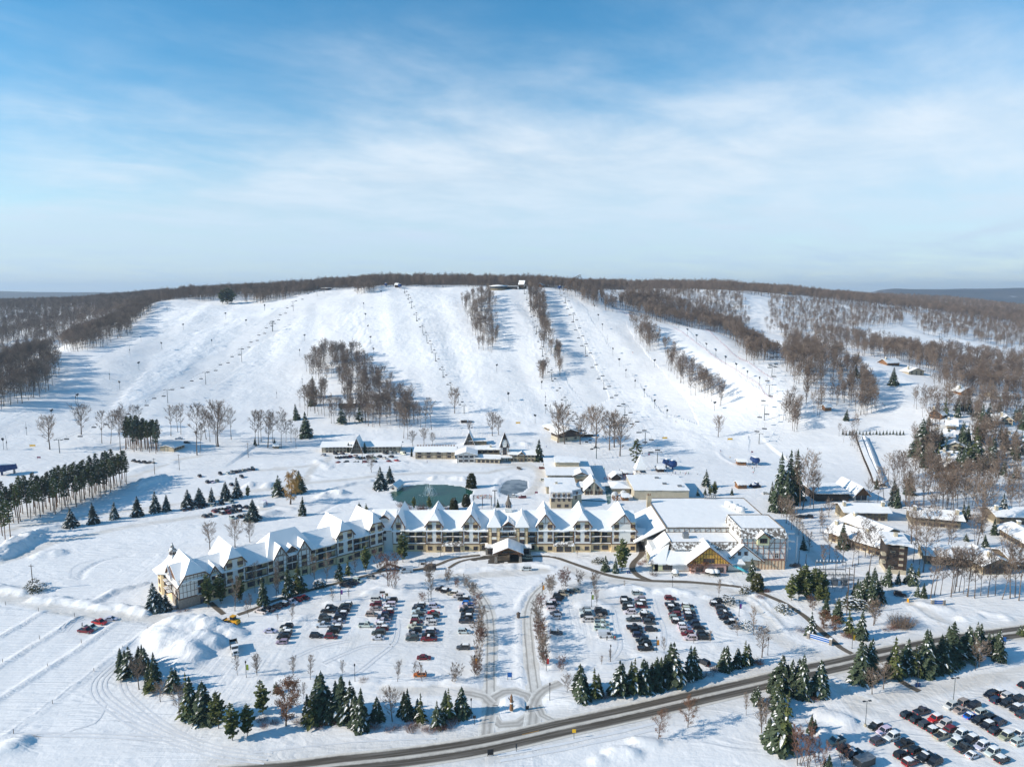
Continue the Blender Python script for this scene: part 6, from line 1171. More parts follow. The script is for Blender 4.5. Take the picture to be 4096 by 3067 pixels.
    for k, x in enumerate(np.linspace(100.2, 119.3, 9)[:-1]):
        if k in (0, 2, 5, 7): s = 1 if k % 2 else -1; t.bar((x + (0 if s > 0 else 2.39), y - .07, 9.7), (x + (2.39 if s > 0 else 0), y - .07, 14.0), .06, .17, up=(0, 1, 0)); t.bar((x + (2.39 if s > 0 else 0), y - .07, 4.8), (x + (0 if s > 0 else 2.39), y - .07, 9.5), .06, .17, up=(0, 1, 0))
    t.build('timber_framing', M['redtimber'], HC); st = MB()
    for k in range(40): st.box(99.9 + k * .49, 100.1 + k * .49, y - .1, y - .02, 4.0, 5.0)
    st.build('batten_strip', M['redtimber'], HC)
    t = MB()
    for k in range(14): x = 71 + k * 2.2; t.box(x - .09, x + .09, 289.05, 289.2, 7.0, 8.4); t.bar((x, 289.1, 7.0), (x + 2.2, 289.1, 8.3), .06, .16, up=(0, 1, 0)) if k % 2 else t.bar((x, 289.1, 8.3), (x + 2.2, 289.1, 7.0), .06, .16, up=(0, 1, 0))
    for k in range(12): x = 72 + k * 2.4; t.box(x - .09, x + .09, 302.0, 302.2, 11.2, 13.2); t.bar((x, 302.08, 11.3), (x + 2.4, 302.08, 13.0), .06, .16, up=(0, 1, 0)) if k % 2 else None
    t.box(71, 101, 302.0, 302.2, 12.9, 13.1); t.build('truss_band', M['timber'], HC)
    # oriel in the mansard, blue gable
    o = MB(); o.box(106.6, 111.6, 284.6, 287, 11.6, 15.0); o.poly([(106.6, 284.6, 15), (111.6, 284.6, 15), (109.1, 284.6, 17.0)]); o.build('oriel', M['paleyellow'], HC); gable_roof(HC, 106.6, 111.6, 284.6, 290, 15.0, 17.2, name='oriel_roof', snow_t=.25); window(HC, 109.1, 284.55, 12.6, 3.0, 1.9, 3)
    b = MB(); b.poly([(95.5, 284.8, 6.6), (108.5, 284.8, 4.4), (108.5, 284.8, 4.9), (100.4, 284.8, 11.4)]); b.box(97, 104, 284.85, 286, 4.2, 8.0); b.build('blue_gable', M['paleblue'], HC); r = MB(); q = [(94.6, 284.0, 6.0), (94.6, 288, 6.0), (100.5, 288, 11.7), (100.5, 284.0, 11.7)]; slab(r, q, .5); q = [(109.8, 288, 4.2), (109.8, 284.0, 4.2), (100.5, 284.0, 11.7), (100.5, 288, 11.7)]; slab(r, q, .5); rr = r.build('blue_gable_roof', M['timber'], HC)
    n = MB(); slab(n, [(94.6, 284.0, 6.4), (94.6, 288, 6.4), (100.5, 288, 12.0), (100.5, 284.0, 12.0)], .3); slab(n, [(109.8, 288, 4.5), (109.8, 284.1, 4.5), (100.5, 284.1, 12.0), (100.5, 288, 12.0)], .28); n.build('snow', M['roof_snow'], rr)
    window(HC, 99.0, 284.78, 7.0, 1.2, 1.5, 1); window(HC, 101.8, 284.78, 7.0, 1.2, 1.5, 1); window(HC, 115.6, 285.9, 5.3, 1.6, 2.2, 2, fm='white')
    # western slopes
    r, n = MB(), MB()
    for k, q in enumerate(([(56.5, 303, 5.5), (71.0, 303, 12.6), (71.0, 336, 12.6), (56.5, 336, 5.5)], [(61.5, 291, 3.8), (70.2, 291, 11.0), (70.2, 303, 11.0), (61.5, 303, 3.8)], [(59.0, 283, 3.6), (66.5, 283, 3.8), (70.2, 292, 9.6), (62.0, 292, 4.2)])):
        slab(r, q, .25); slab(n, [Vector(p) + Vector((0, 0, .45)) for p in q], .44)
    o = r.build('west_roof', M['shingle'], HC); n.build('snow', M['roof_snow'], o)
    w = MB(); w.poly([(61.8, 283.5, 0), (66, 283.5, 0), (66, 283.5, 4), (61.8, 283.5, 3.6)]); w.box(61.8, 63.5, 283.5, 300, 0, 4.0); w.build('west_wall', M['paleyellow'], HC); window(HC, 61.75, 288, 1, 1.8, 2, 2, -math.pi/2); window(HC, 61.75, 293, 1, 1.8, 2, 2, -math.pi/2)
    # things bolted to the roofs
    for k, (x, y) in enumerate(((108.8, 333), (110.3, 328.5), (111.8, 324))):
        t = MB(); t.tube([(x - 1.6, y, 15.0), (x + 2.0, y - 1.2, 15.0)], [1.5, 1.5], 10); t.build('air_handler', M['roof_snow'], HC, True)
    a = MB(); a.box(76.8, 79.2, 294.0, 296.4, 11, 13.0); a.box(76.7, 79.3, 293.9, 296.5, 13.0, 13.3); a.build('air_handler', M['steel'], HC)
    ch = MB(); ch.box(69.2, 71.4, 338.5, 340.5, 8, 17.2); q = ch.build('chimney', M['beige'], HC); ch = MB(); ch.lathe([(.3, 17.2), (.25, 18.2)], 8, (69.8, 339.5, 0)); ch.lathe([(.3, 17.2), (.25, 18.2)], 8, (70.8, 339.5, 0)); ch.build('chimney_pot', M['wood'], q)
    for k in range(6): v = MB(); v.lathe([(.25, 13.4), (.25, 16.2)], 6, (100.5 + k * 1.1, 345, 0)); v.build('vent_pipe', M['steel'], HC)
    for x, y, z in ((98.0, 302.6, 11.2), (109, 314, 13.4), (113, 308.5, 13.6)):
        l = MB()
        for s in (-.5, .5): l.bar((x + s, y, z), (x + s, y, z + 2.3), .08); l.bar((x + s, y + 1, z), (x + s, y + 1, z + 1.8), .08)
        l.bar((x - .5, y, z + 2.2), (x + .5, y, z + 2.2), .08); l.box(x - 1.2, x + 1.2, y - .2, y + 1, z + .9, z + 1.0); l.build('roof_ladder', M['steel'], HC)
    # link to the lodge over the path
    l = MB(); l.box(54.6, 62, 307.5, 313, 4.8, 8.0); l.build('link_wall', M['white'], HC); rf = MB(); q = [(54.2, 306.7, 7.9), (63, 306.7, 7.9), (63, 310.5, 9.8), (54.2, 310.5, 9.8)]; slab(rf, q, .2); q2 = [(63, 314, 7.9), (54.2, 314, 7.9), (54.2, 310.5, 9.8), (63, 310.5, 9.8)]; slab(rf, q2, .2); o = rf.build('link_roof', M['timber'], HC); n = MB(); lump(n, q, 0, .35, 1); lump(n, q2, 0, .35, 2); n.build('snow', M['roof_snow'], o, True); window(HC, 58, 307.45, 5.6, 3.4, 1.5, 4)
hall()
def slide_tower():
    e = empty('water_slide', (124.5, 296, 0), 0, 'white spiral water slide tubes on posts beside the tall hall end', 'water slide'); m = MB(); p = []
    for k in range(30): a = k / 29 * 11; p.append((1.9 * math.cos(a) + .6, 1.9 * math.sin(a), 12.8 - k * .22))
    m.tube([(-4, 0, 13)] + p, [.6] * 31, 8); m.build('slide_tube', M['whitepaint'], e, True)
    for x, y in ((3.4, -1.6), (-1.0, -2.2), (1, 2.8)): q = MB(); q.tube([(x, y, 0), (x, y, 12.2)], [.35, .35], 8); q.build('post', M['whitepaint'], e)
    e = empty('water_slide', (0, 0, 0), 0, 'turquoise slide tube emerging from the white wall by the pointed spruce', 'water slide'); m = MB(); m.tube([(95.8, 283.2, 3.2), (97.4, 281.8, 2.7), (99.4, 281.0, 1.9), (101.2, 280.8, .9)], [.55] * 4, 8); m.build('slide_tube', M['turq'], e, True)
    q = MB(); q.tube([(99.4, 281.0, 0), (99.4, 281.0, 1.5)], [.12, .12], 6); q.build('post', M['steel'], e)
slide_tower()

# ------------------------------------------------------------------ generic buildings
def front(Zf, a, b, z=None):
    A, B = (G(*Zf(*a), z) if z is not None else gz(Zf, *a)), (G(*Zf(*b), z) if z is not None else gz(Zf, *b)); return A, B
def house(name, label, cat, Zf, a, b, W, h, rh, wall='beige', roof='gable', ridge='x', win=(), chim=(), over=.9, group=None, base=None, snow_t=.35, roofm='timber', door=None, trim=None, sink=1.0):
    """a..b: the two ends of the front wall's foot; win: (x fraction, z, w, h) on the front; chim: (x fraction, y fraction)"""
    A, B = front(Zf, a, b); L = (B - A).to_2d().length; rz = math.atan2(B.y - A.y, B.x - A.x); z0 = min(A.z, B.z)
    e = empty(name, (A.x, A.y, z0), rz, label, cat, group)
    w = MB(); w.box(0, L, 0, W, -sink - .0, h); 
    if roof == 'gable' and ridge == 'x':
        for x in (0, L): w.poly([(x, 0, h), (x, W, h), (x, W / 2, h + rh)])
    if roof == 'gable' and ridge == 'y':
        for y in (0, W): w.poly([(0, y, h), (L, y, h), (L / 2, y, h + rh)])
    w.build('wall', M[wall], e)
    if base: q = MB(); q.box(-.03, L + .03, -.03, W + .03, -sink - .02, base[1]); q.build('base_wall', M[base[0]], e)
    rf, sn = MB(), MB(); o = over
    if roof == 'flat': qs = [[(-o, -o, h + .25), (L + o, -o, h + .25), (L + o, W + o, h + .25 + rh), (-o, W + o, h + .25 + rh)]]
    elif roof == 'hip': 
        i = min(W / 2, L / 2) * .95; qs = [[(-o, -o, h), (L + o, -o, h), (L - i, W / 2, h + rh), (i, W / 2, h + rh)], [(L + o, W + o, h), (-o, W + o, h), (i, W / 2, h + rh), (L - i, W / 2, h + rh)], [(L + o, -o, h), (L + o, W + o, h), (L - i, W / 2, h + rh)], [(-o, W + o, h), (-o, -o, h), (i, W / 2, h + rh)]]
    elif ridge == 'x': s = rh / (W / 2) * o; qs = [[(-o, -o, h - s), (L + o, -o, h - s), (L + o, W / 2, h + rh), (-o, W / 2, h + rh)], [(L + o, W + o, h - s), (-o, W + o, h - s), (-o, W / 2, h + rh), (L + o, W / 2, h + rh)]]
    else: s = rh / (L / 2) * o; qs = [[(-o, W + o, h - s), (-o, -o, h - s), (L / 2, -o, h + rh), (L / 2, W + o, h + rh)], [(L + o, -o, h - s), (L + o, W + o, h - s), (L / 2, W + o, h + rh), (L / 2, -o, h + rh)]]
    for k, q in enumerate(qs):
        slab(rf, q, .2)
        if len(q) == 4 and roof != 'hip': lump(sn, [Vector(p) + Vector((0, 0, .02)) for p in q], 0, snow_t, k + int(L), 10)
        else: slab(sn, [Vector(p) + Vector((0, 0, snow_t)) for p in q], snow_t * .98)
    r = rf.build('roof', M[roofm], e); sn.build('snow', M['roof_snow'], r, True)
    for fx, z, ww, hh in win: window(e, fx * L, -.02, z, ww, hh, 2 if ww < 2.4 else 3)
    if door: window(e, door * L, -.02, 0, 1.2, 2.1, 1, name='door')
    for fx, fy in chim:
        c = MB(); x, y = fx * L, fy * W; c.box(x - .7, x + .7, y - .7, y + .7, h - .5, h + rh + 1.7); k = c.build('chimney', M['tan'], e); q = MB(); lump(q, [(x - .75, y - .75, h + rh + 1.7), (x + .75, y - .75, h + rh + 1.7), (x + .75, y + .75, h + rh + 1.7), (x - .75, y + .75, h + rh + 1.7)], 0, .3, 1, 3); q.build('snow_cap', M['roof_snow'], k, True)
    if trim: 
        t = MB()
        for fx in trim: t.box(fx * L - .12, fx * L + .12, -.08, 0, 0, h)
        t.box(0, L, -.08, 0, h * .48, h * .48 + .2); t.build('timber_framing', M['timber'], e)
    e['_L'] = L; return e, L
def rows(n, zs, w=1.4, h=1.2, x0=.04, x1=.96): return [(x0 + (x1 - x0) * (i + .5) / n, z, w, h) for z in zs for i in range(n)]
Z7 = zoom(1270, 1700, .4069); Z6 = zoom(2130, 1750, .2803)
# long low lodge with A-frame hall
e, L = house('long_lodge', 'long two-storey beige lodge with A-frame entry below the slope wood', 'lodge', Z7, (45, 268), (805, 268), 13, 5.2, 2.0, 'tan', win=rows(20, (.6, 3.2), 1.7, 1.2), over=1.4, trim=[i / 20 for i in range(21)])
def aframe(e, x, y0, w, H, D, wall='darkwood'):
    m = MB(); m.poly([(x - w/2, y0, 0), (x + w/2, y0, 0), (x, y0, H)]); m.build('gable_wall', M[wall], e)
    t = MB()
    for k in (-2, -1, 0, 1, 2): t.box(x + k * w/6 - .12, x + k * w/6 + .12, y0 - .12, y0 - .02, 0, H * (1 - abs(k) / 3))
    for z in (H * .3, H * .55): t.box(x - w/2 * (1 - z/H), x + w/2 * (1 - z/H), y0 - .12, y0 - .02, z, z + .25)
    t.build('timber_framing', M['tan'], e); r, s = MB(), MB()
    for sg in (-1, 1): q = [(x + sg * (w/2 + .5), y0 - 1.2, -.3), (x + sg * (w/2 + .5), y0 + D, -.3), (x, y0 + D, H + .3), (x, y0 - 1.2, H + .3)]; slab(r, q, .3); slab(s, [Vector(p) + Vector((sg * .05, 0, .5)) for p in q], .48)
    o = r.build('steep_roof', M['timber'], e); s.build('snow', M['roof_snow'], o); window(e, x, y0 - .06, .3, 2.4, 2.2, 3, name='door')
aframe(e, L * .46, -2.5, 9.0, 11.5, 12)
e, L = house('lodge_block', 'cream lodge block with dark framed bay windows beside the clock tower', 'lodge', Z7, (962, 335), (1350, 335), 12, 6.0, 2.0, 'beige', win=[(f, z, 2.6, 1.6) for f in (.10, .34, .60, .86) for z in (1.0, 3.7)], trim=[.02, .17, .27, .42, .53, .68, .79, .95], over=1.2)
for k in range(14): q = MB(); x = L * (k + .5) / 14; q.box(x - .5, x + .5, 6.4, 7.6, 8.0, 8.9); q.build('roof_vent', M['wood'], e)
house('balcony_lodge', 'white gable-fronted lodge with long balconies and flower boxes', 'lodge', Z7, (1372, 374), (1552, 372), 13, 6.3, 2.0, 'white', ridge='y', win=[(f, z, 2.6, 1.5) for f in (.2, .5, .8) for z in (.8, 3.8)], trim=[.03, .35, .65, .97], over=1.5)
house('terrace_lodge', 'olive lodge with flat snowy terrace roof between gable lodge and clock tower', 'lodge', Z7, (1556, 372), (1790, 378), 9, 3.2, .3, 'beige', 'flat', win=rows(5, (.5,), 1.9, 1.7)); house('terrace_lodge', 'upper storey lodge with dark windows and tall chimney behind the terrace', 'lodge', Z7, (1556, 322), (1790, 322), 10, 6.2, .9, 'olive', win=rows(4, (3.6,), 2.6, 1.5), chim=[(.62, .3)])
e, L = house('gatehouse_lodge', 'two-storey tan lodge with small centre gable beside the lone spruce', 'lodge', Z7, (1885, 358), (2142, 362), 11, 5.6, 1.7, 'beige', win=rows(7, (.7, 3.4), 1.5, 1.3), door=.46, over=1.0)
gable_roof(e, L * .36, L * .58, -1.0, 6, 5.4, 7.3, name='entry_gable', snow_t=.3); q = MB(); q.poly([(L * .36, -.9, 0), (L * .58, -.9, 0), (L * .58, -.9, 5.4), (L * .47, -.9, 7.2), (L * .36, -.9, 5.4)]); q.build('entry_wall', M['olive'], e); window(e, L * .47, -.93, 0, 1.4, 2.2, 1, name='door')
def clock_tower():
    A, B = front(Z7, (1800, 352), (1880, 352)); w = (B - A).length; e = empty('clock_tower', ((A.x + B.x) / 2, A.y, A.z), 0, 'clock tower with white shield-shaped face and steep snowy roof', 'clock tower')
    s = MB(); s.box(-w/2, w/2, 0, 6, 0, 10); s.build('wall', M['white'], e); t = MB()
    for x in (-w/2 + .15, -w * .22, w * .22, w/2 - .15): t.box(x - .15, x + .15, -.12, 0, 0, 10)
    for z in (4.2, 6.6, 9.8): t.box(-w/2, w/2, -.12, 0, z, z + .25)
    t.build('timber_framing', M['timber'], e); window(e, 0, -.03, 4.6, w * .4, 5.0, 2); d = MB(); d.poly([(-w/2 - .4, -1.2, 10), (w/2 + .4, -1.2, 10), (w * .3, -.7, 15), (0, -.6, 20.5), (-w * .3, -.7, 15)]); d.build('head_wall', M['darkwood'], e)
    f = MB(); f.poly([(-w * .2, -1.28, 10.3), (w * .2, -1.28, 10.3), (w * .34, -1.02, 13.6), (w * .2, -.9, 15.8), (-w * .2, -.9, 15.8), (-w * .34, -1.02, 13.6)]); sh = f.build('clock_shield', M['white'], e)
    for k, (r, nm, mm, y) in enumerate(((1.75, 'rim', 'darkmetal', -1.16), (1.6, 'dial', 'white', -1.24))):
        c = MB(); c.poly([(r * math.cos(a * math.pi / 12), y - .0, 13.7 + r * math.sin(a * math.pi / 12)) for a in range(24)]); c.build('clock_' + nm, M[mm], sh)
    hd = MB(); hd.bar((0, -1.3, 13.7), (-.5, -1.3, 14.5), .12, .05); hd.bar((0, -1.3, 13.7), (1.1, -1.3, 14.2), .1, .05)
    for k in range(12): a = k * math.pi / 6; hd.bar((1.25 * math.sin(a), -1.3, 13.7 + 1.25 * math.cos(a)), (1.5 * math.sin(a), -1.3, 13.7 + 1.5 * math.cos(a)), .1, .04)
    hd.build('clock_hands', M['black'], sh); r, n = MB(), MB()
    for sg in (-1, 1): q = [(sg * (w/2 + .9), -1.6, 9.6), (sg * (w/2 + .9), 7, 9.6), (0, 7, 19), (0, -1.6, 21)]; slab(r, q, .35); slab(n, [Vector(p) + Vector((sg * .1, .3, .45)) for p in q], .4)
    o = r.build('steep_roof', M['timber'], e); n.build('snow', M['roof_snow'], o); c = MB(); slab(c, [(-w/2 - 1.6, -4.5, 3.4), (w/2 + 2.6, -4.5, 3.4), (w/2 + 2.6, 0, 3.8), (-w/2 - 1.6, 0, 3.8)], .3); k = c.build('canopy', M['darkwood'], e); c = MB(); lump(c, [(-w/2 - 1.6, -4.5, 3.4), (w/2 + 2.6, -4.5, 3.4), (w/2 + 2.6, 0, 3.8), (-w/2 - 1.6, 0, 3.8)], 0, .5, 1); c.build('snow', M['roof_snow'], k, True)
    for x in (-w/2 - 1.2, w/2 + 2.2): p = MB(); p.box(x - .15, x + .15, -4.2, -3.9, 0, 3.2); p.build('post', M['timber'], e)
clock_tower()
e, L = house('ski_cabin', 'small A-frame with steep snow roof and low annex behind the lodge row', 'cabin', Z7, (1500, 190), (1660, 190), 6, 3, .4, 'olive', 'flat'); aframe(e, L * -.05, -.5, 8, 10, 9)
# cluster behind the lodge
e, L = house('base_lodge', 'broad low base lodge with snowy roofs, dark timbered gable and clerestory', 'lodge', Z6, (218, 645), (840, 645), 40, 5.0, .8, 'beige', 'flat', win=rows(9, (2.6,), 1.9, 1.2) + rows(6, (.4,), 2.2, 1.4), over=1.2, trim=[i / 9 for i in range(10)]); q = MB(); q.box(L * .22, L * .78, 18, 30, 5, 9.2); q.build('clerestory', M['beige'], e); q = MB(); lump(q, [(L * .2, 17.2, 9.2), (L * .8, 17.2, 9.2), (L * .8, 30.5, 9.6), (L * .2, 30.5, 9.6)], 0, .5, 3, 10); q.build('clerestory_snow', M['roof_snow'], e, True); gable_roof(e, L * .58, L * .95, -1.2, 10, 5.0, 7.2, name='front_gable', snow_t=.3); q = MB(); q.poly([(L * .58, -1.1, 2.6), (L * .95, -1.1, 2.6), (L * .95, -1.1, 5), (L * .765, -1.1, 7.1), (L * .58, -1.1, 5)]); q.build('gable_wall', M['beige'], e)
e, L = house('mural_house', 'three-storey cream house with flower mural on its mansard', 'house', Z6, (262, 1010), (560, 1010), 13, 6.2, .3, 'beige', 'flat', win=[(.38, .8, 2, 1.6), (.75, .8, 2, 1.6), (.1, 4.0, 1.8, 2.2), (.38, 4.2, 1.2, 1.6), (.62, 4.2, 1.2, 1.6), (.88, 4.2, 1.2, 1.6)], over=.3)
M['mural'] = mat('flower_mural', (.55, .55, .52), .8, .25, 1.2, col2=(.25, .18, .34), mixscale=1.6, lo=.52, hi=.6)
q = MB(); q.poly([(-.5, -.6, 6.1), (L + .5, -.6, 6.1), (L + .2, .9, 9.3), (-.2, .9, 9.3)]); q.poly([(L + .5, -.6, 6.1), (L + .5, 13, 6.1), (L + .2, 13, 9.3), (L + .2, .9, 9.3)]); q.poly([(-.5, 13, 6.1), (-.5, -.6, 6.1), (-.2, .9, 9.3), (-.2, 13, 9.3)]); k = q.build('mansard', M['mural'], e); q = MB(); lump(q, [(-.3, .8, 9.2), (L + .3, .8, 9.2), (L + .3, 13, 9.4), (-.3, 13, 9.4)], 0, .4, 4); q.build('snow', M['roof_snow'], k, True)
for fx in (.14, .38, .62, .86): d = MB(); d.box(fx * L - .7, fx * L + .7, -.5, 1, 6.6, 8.8); dd = d.build('dormer', M['tan'], e); window(dd, fx * L, -.52, 6.9, 1.0, 1.5, 2)
e2, L2 = house('mural_annex', 'set-back annex of the mural house with painted mansard', 'house', Z6, (566, 985), (698, 955), 10, 6.4, .3, 'tan', 'flat', win=[(.4, 4.0, 1.4, 1.8)], over=.3); q = MB(); q.poly([(-.1, -.5, 6.3), (L2 + .5, -.5, 6.3), (L2 + .2, .9, 9.2), (-.1, .9, 9.2)]); q.poly([(L2 + .5, -.5, 6.3), (L2 + .5, 10, 6.3), (L2 + .2, 10, 9.2), (L2 + .2, .9, 9.2)]); k = q.build('mansard', M['mural'], e2); q = MB(); lump(q, [(-.1, .8, 9.1), (L2 + .3, .8, 9.1), (L2 + .3, 10, 9.3), (-.1, 10, 9.3)], 0, .4, 4); q.build('snow', M['roof_snow'], k, True); window(e2, L2 * .45, -.45, 6.9, 1.1, 1.5, 2)
house('snow_roofed_shop', 'low shop under deep snow behind the mural house', 'shop', Z6, (200, 800), (605, 800), 16, 4.4, .5, 'beige', 'flat', win=rows(4, (1,), 1.4, 1.2), chim=[(.36, .25)])
e, L = house('gable_chalet', 'half-timbered chalet with stone chimney on its front gable', 'chalet', Z6, (745, 815), (1000, 815), 15, 3.2, 5.2, 'tan', ridge='y', trim=[.03, .2, .38, .62, .8, .97], win=[(.27, 3.6, 1.2, 1.6), (.74, 3.6, 1.2, 1.6)] + rows(4, (.5,), 1.8, 1.8)); q = MB(); q.box(L * .46, L * .56, -.7, .1, 0, 9.6); q.build('chimney', M['tan'], e)
house('link_pavilion', 'low dark pavilion between shop and gable chalet', 'pavilion', Z6, (605, 760), (735, 780), 8, 3, .3, 'darkwood', 'flat')
e, L = house('flat_hall', 'wide flat-roofed hall under a smooth sheet of snow behind the lodge', 'hall', Z6, (1450, 885), (2230, 890), 32, 5.6, .2, 'tan', 'flat', over=.3)
for fx, fy in ((.55, .75), (.62, .35), (.87, .2)): q = MB(); q.box(fx * L - 1.2, fx * L + 1.2, fy * 32 - .8, fy * 32 + .8, 6, 7.2); q.build('roof_unit', M['steel'], e)
house('ticket_hall', 'low hall with sloping snow roofs adjoining the wide flat hall', 'hall', Z6, (1140, 800), (1385, 800), 14, 3.2, 1.6, 'beige', 'hip')
def square_tower():
    A, B = front(Z6, (1468, 622), (1628, 622)); w = (B - A).length; e = empty('square_tower', (A.x, A.y, A.z), 0, 'square tan tower with open lantern and tall snowy pyramid roof', 'tower'); m = MB(); m.box(0, w, 0, w, -1, 4.6); m.build('wall', M['tan'], e); s = MB(); lump(s, [(-.3, -.3, 4.6), (w + .3, -.3, 4.6), (w + .3, w + .3, 4.6), (-.3, w + .3, 4.6)], 0, .6, 2); s.build('snow', M['roof_snow'], e, True)
    for x in (1, w - 1):
        for y in (1, w - 1): p = MB(); p.box(x - .25, x + .25, y - .25, y + .25, 4.6, 7.4); p.build('post', M['darkwood'], e)
    r = MB(); r.lathe([(w * .72, 7.2), (.02, 16.4)], 4, (w/2, w/2, 0)); r.poly([(w/2 + w * .72 * math.cos(a), w/2 + w * .72 * math.sin(a), 7.2) for a in (math.pi/4 * 7, math.pi/4 * 5, math.pi/4 * 3, math.pi/4)]); o = r.build('pyramid_roof', M['timber'], e); r = MB(); r.lathe([(w * .74, 7.3), (w * .72, 7.6), (.02, 16.8)], 4, (w/2, w/2, 0)); r.build('snow', M['roof_snow'], o)
square_tower()
HUTS = [('hut', 'small timber hut with snowy roof beside the blue lift terminal', Z6, (1785, 492), (1880, 490), 5, 2.6, 1.2, 'darkwood'), ('hut', 'small gabled snow-roofed hut among the ski racks', Z6, (1135, 612), (1255, 606), 6, 2.4, 2.0, 'darkwood'), ('hut', 'red-brown hut on the plaza before the wide flat hall', Z6, (1285, 902), (1372, 900), 5, 2.6, 1.0, 'wood'),
        ('hut', 'snow-roofed rental hut with dark opening near the plaza', Z6, (1200, 558), (1258, 556), 4, 2.4, .8, 'darkwood'), ('hut', 'low snow-roofed stall next to the rental hut', Z6, (1300, 545), (1370, 543), 4, 2.4, .8, 'darkwood'),
        ('hut', 'orange timber lift hut on the beginner slope', ZG, (1908, 222), (1980, 224), 5, 3.0, 1.0, 'wood'), ('hut', 'red-brown timber hut at the slope foot', ZG, (1915, 412), (1985, 410), 5, 3.0, 1.2, 'wood'), ('hut', 'small orange timber warming hut at the wood edge', ZD, (612, 1200), (662, 1196), 4, 4.0, 1.6, 'wood'), ('hut', 'orange roofed lift hut in the gully', ZD, (176, 655), (205, 655), 5, 3, 1.5, 'wood'),
        ('cabin', 'dark wooden cabin in the slope wood', ZB, (712, 1170), (845, 1170), 9, 5, 2.5, 'darkwood'), ('hut', 'tiny snow-capped hut below the slope wood', ZB, (190, 1490), (228, 1490), 4, 2.4, 1.0, 'olive'),
        ('hut', 'snow-roofed boathouse on the pond bank', ZF, (1120, 428), (1180, 432), 11, 2.6, 1.6, 'white'), ('cabin', 'brown flat cabin in the trees above the gully', ZD, (60, 680), (120, 680), 9, 5, .5, 'darkwood'),
        ('shelter', 'low shelter on top of the lift line', ZB, (572, 226), (630, 226), 6, 3.0, .6, 'darkwood'), ('hut', 'small dark hut beside the summit terminal', ZB, (1165, 200), (1188, 200), 5, 5, 2, 'darkwood'), ('lift_house', 'dark tall lift house at the summit of the middle run', ZC, (150, 210), (192, 212), 8, 8, 5, 'darkwood'), ('hut', 'little gabled hut next to the tall summit lift house', ZC, (195, 212), (214, 212), 5, 4.5, 2.5, 'darkwood'), ('hut', 'small red-brown hut on the summit plateau', ZC, (336, 198), (364, 198), 6, 4, 2.5, 'wood'), ('lift_house', 'dark blue summit lift house', ZC, (384, 198), (432, 198), 8, 7, 2.5, 'darkwood'), ('pavilion', 'long low building on the far ridge', ZC, (1755, 212), (1860, 212), 10, 8, .5, 'darkwood'), ('cabin', 'pale roofed cabin in the ridge forest', ZD, (300, 262), (350, 262), 9, 4, 3, 'beige'),
        ('hut', 'dark lift hut with snow roof at the end of the chair line', ZB, (1700, 1290), (1745, 1288), 5, 3, .8, 'darkwood')]
for nm, lab, Zf, a, b, W_, h, rh, wl in HUTS: house(nm, lab, {'lift_house': 'lift house'}.get(nm, nm), Zf, a, b, W_, h, rh, wl, roof='flat' if rh < .7 else 'gable', win=[(.5, h * .45, 1.4, 1.0)], over=.7, ridge='y' if 'gabled' in lab or 'boathouse' in lab else 'x')
house('ski_patrol_house', 'small beige house with dark entrance beside the pine grove', 'house', ZA, (1400, 1528), (1485, 1490), 12, 3.4, 1.2, 'beige', win=rows(4, (1.3,), 1.4, 1.1), trim=[0, .3, .6, .99])
# slope lodge
e, L = house('slope_lodge', 'timber slope lodge with wide snowy roof and stone end among bare trees', 'lodge', ZC, (475, 1440), (640, 1420), 14, 7.0, 3.0, 'darkwood', ridge='y', win=[(.3, 4.2, 1.6, 1.4), (.6, 4.2, 1.6, 1.4), (.8, 1.5, 2, 1.4), (.35, 1.2, 1.6, 1.6)], base=('tan', 3.4), over=1.6); house('slope_lodge_wing', 'long wing of the slope lodge under one sloping snow roof', 'lodge', ZC, (355, 1330), (490, 1400), 22, 4.5, 2.5, 'olive', win=rows(5, (1.5,), 1.8, 1.5), over=1.2); house('deck_shelter', 'snowy deck shelter beside the slope lodge', 'shelter', ZC, (640, 1400), (750, 1400), 6, 2.6, .3, 'darkwood', 'flat')
def round_restaurant():
    p = gz(ZB, 1995, 215); e = empty('round_restaurant', p, 0, 'round summit restaurant with dark windows and snow disc roof', 'restaurant'); m = MB(); m.lathe([(14, -2), (14, 1.0)], 18); m.lathe([(13.2, 1), (13.2, 4.2)], 18, (0, 0, 0), 1); m.build('drum', [M['olive'], M['win']], e); r = MB(); r.lathe([(15, 4.1), (15, 4.8), (6, 6.2), (.1, 6.6)], 18); r.build('roof_snow', M['roof_snow'], e, True)
    w = MB(); w.box(13, 30, -4, 5, -1, 4); w.build('wing_wall', M['darkwood'], e); w = MB(); w.box(12.5, 31, -4.6, 5.6, 4, 4.7); w.build('wing_snow', M['roof_snow'], e)
round_restaurant()
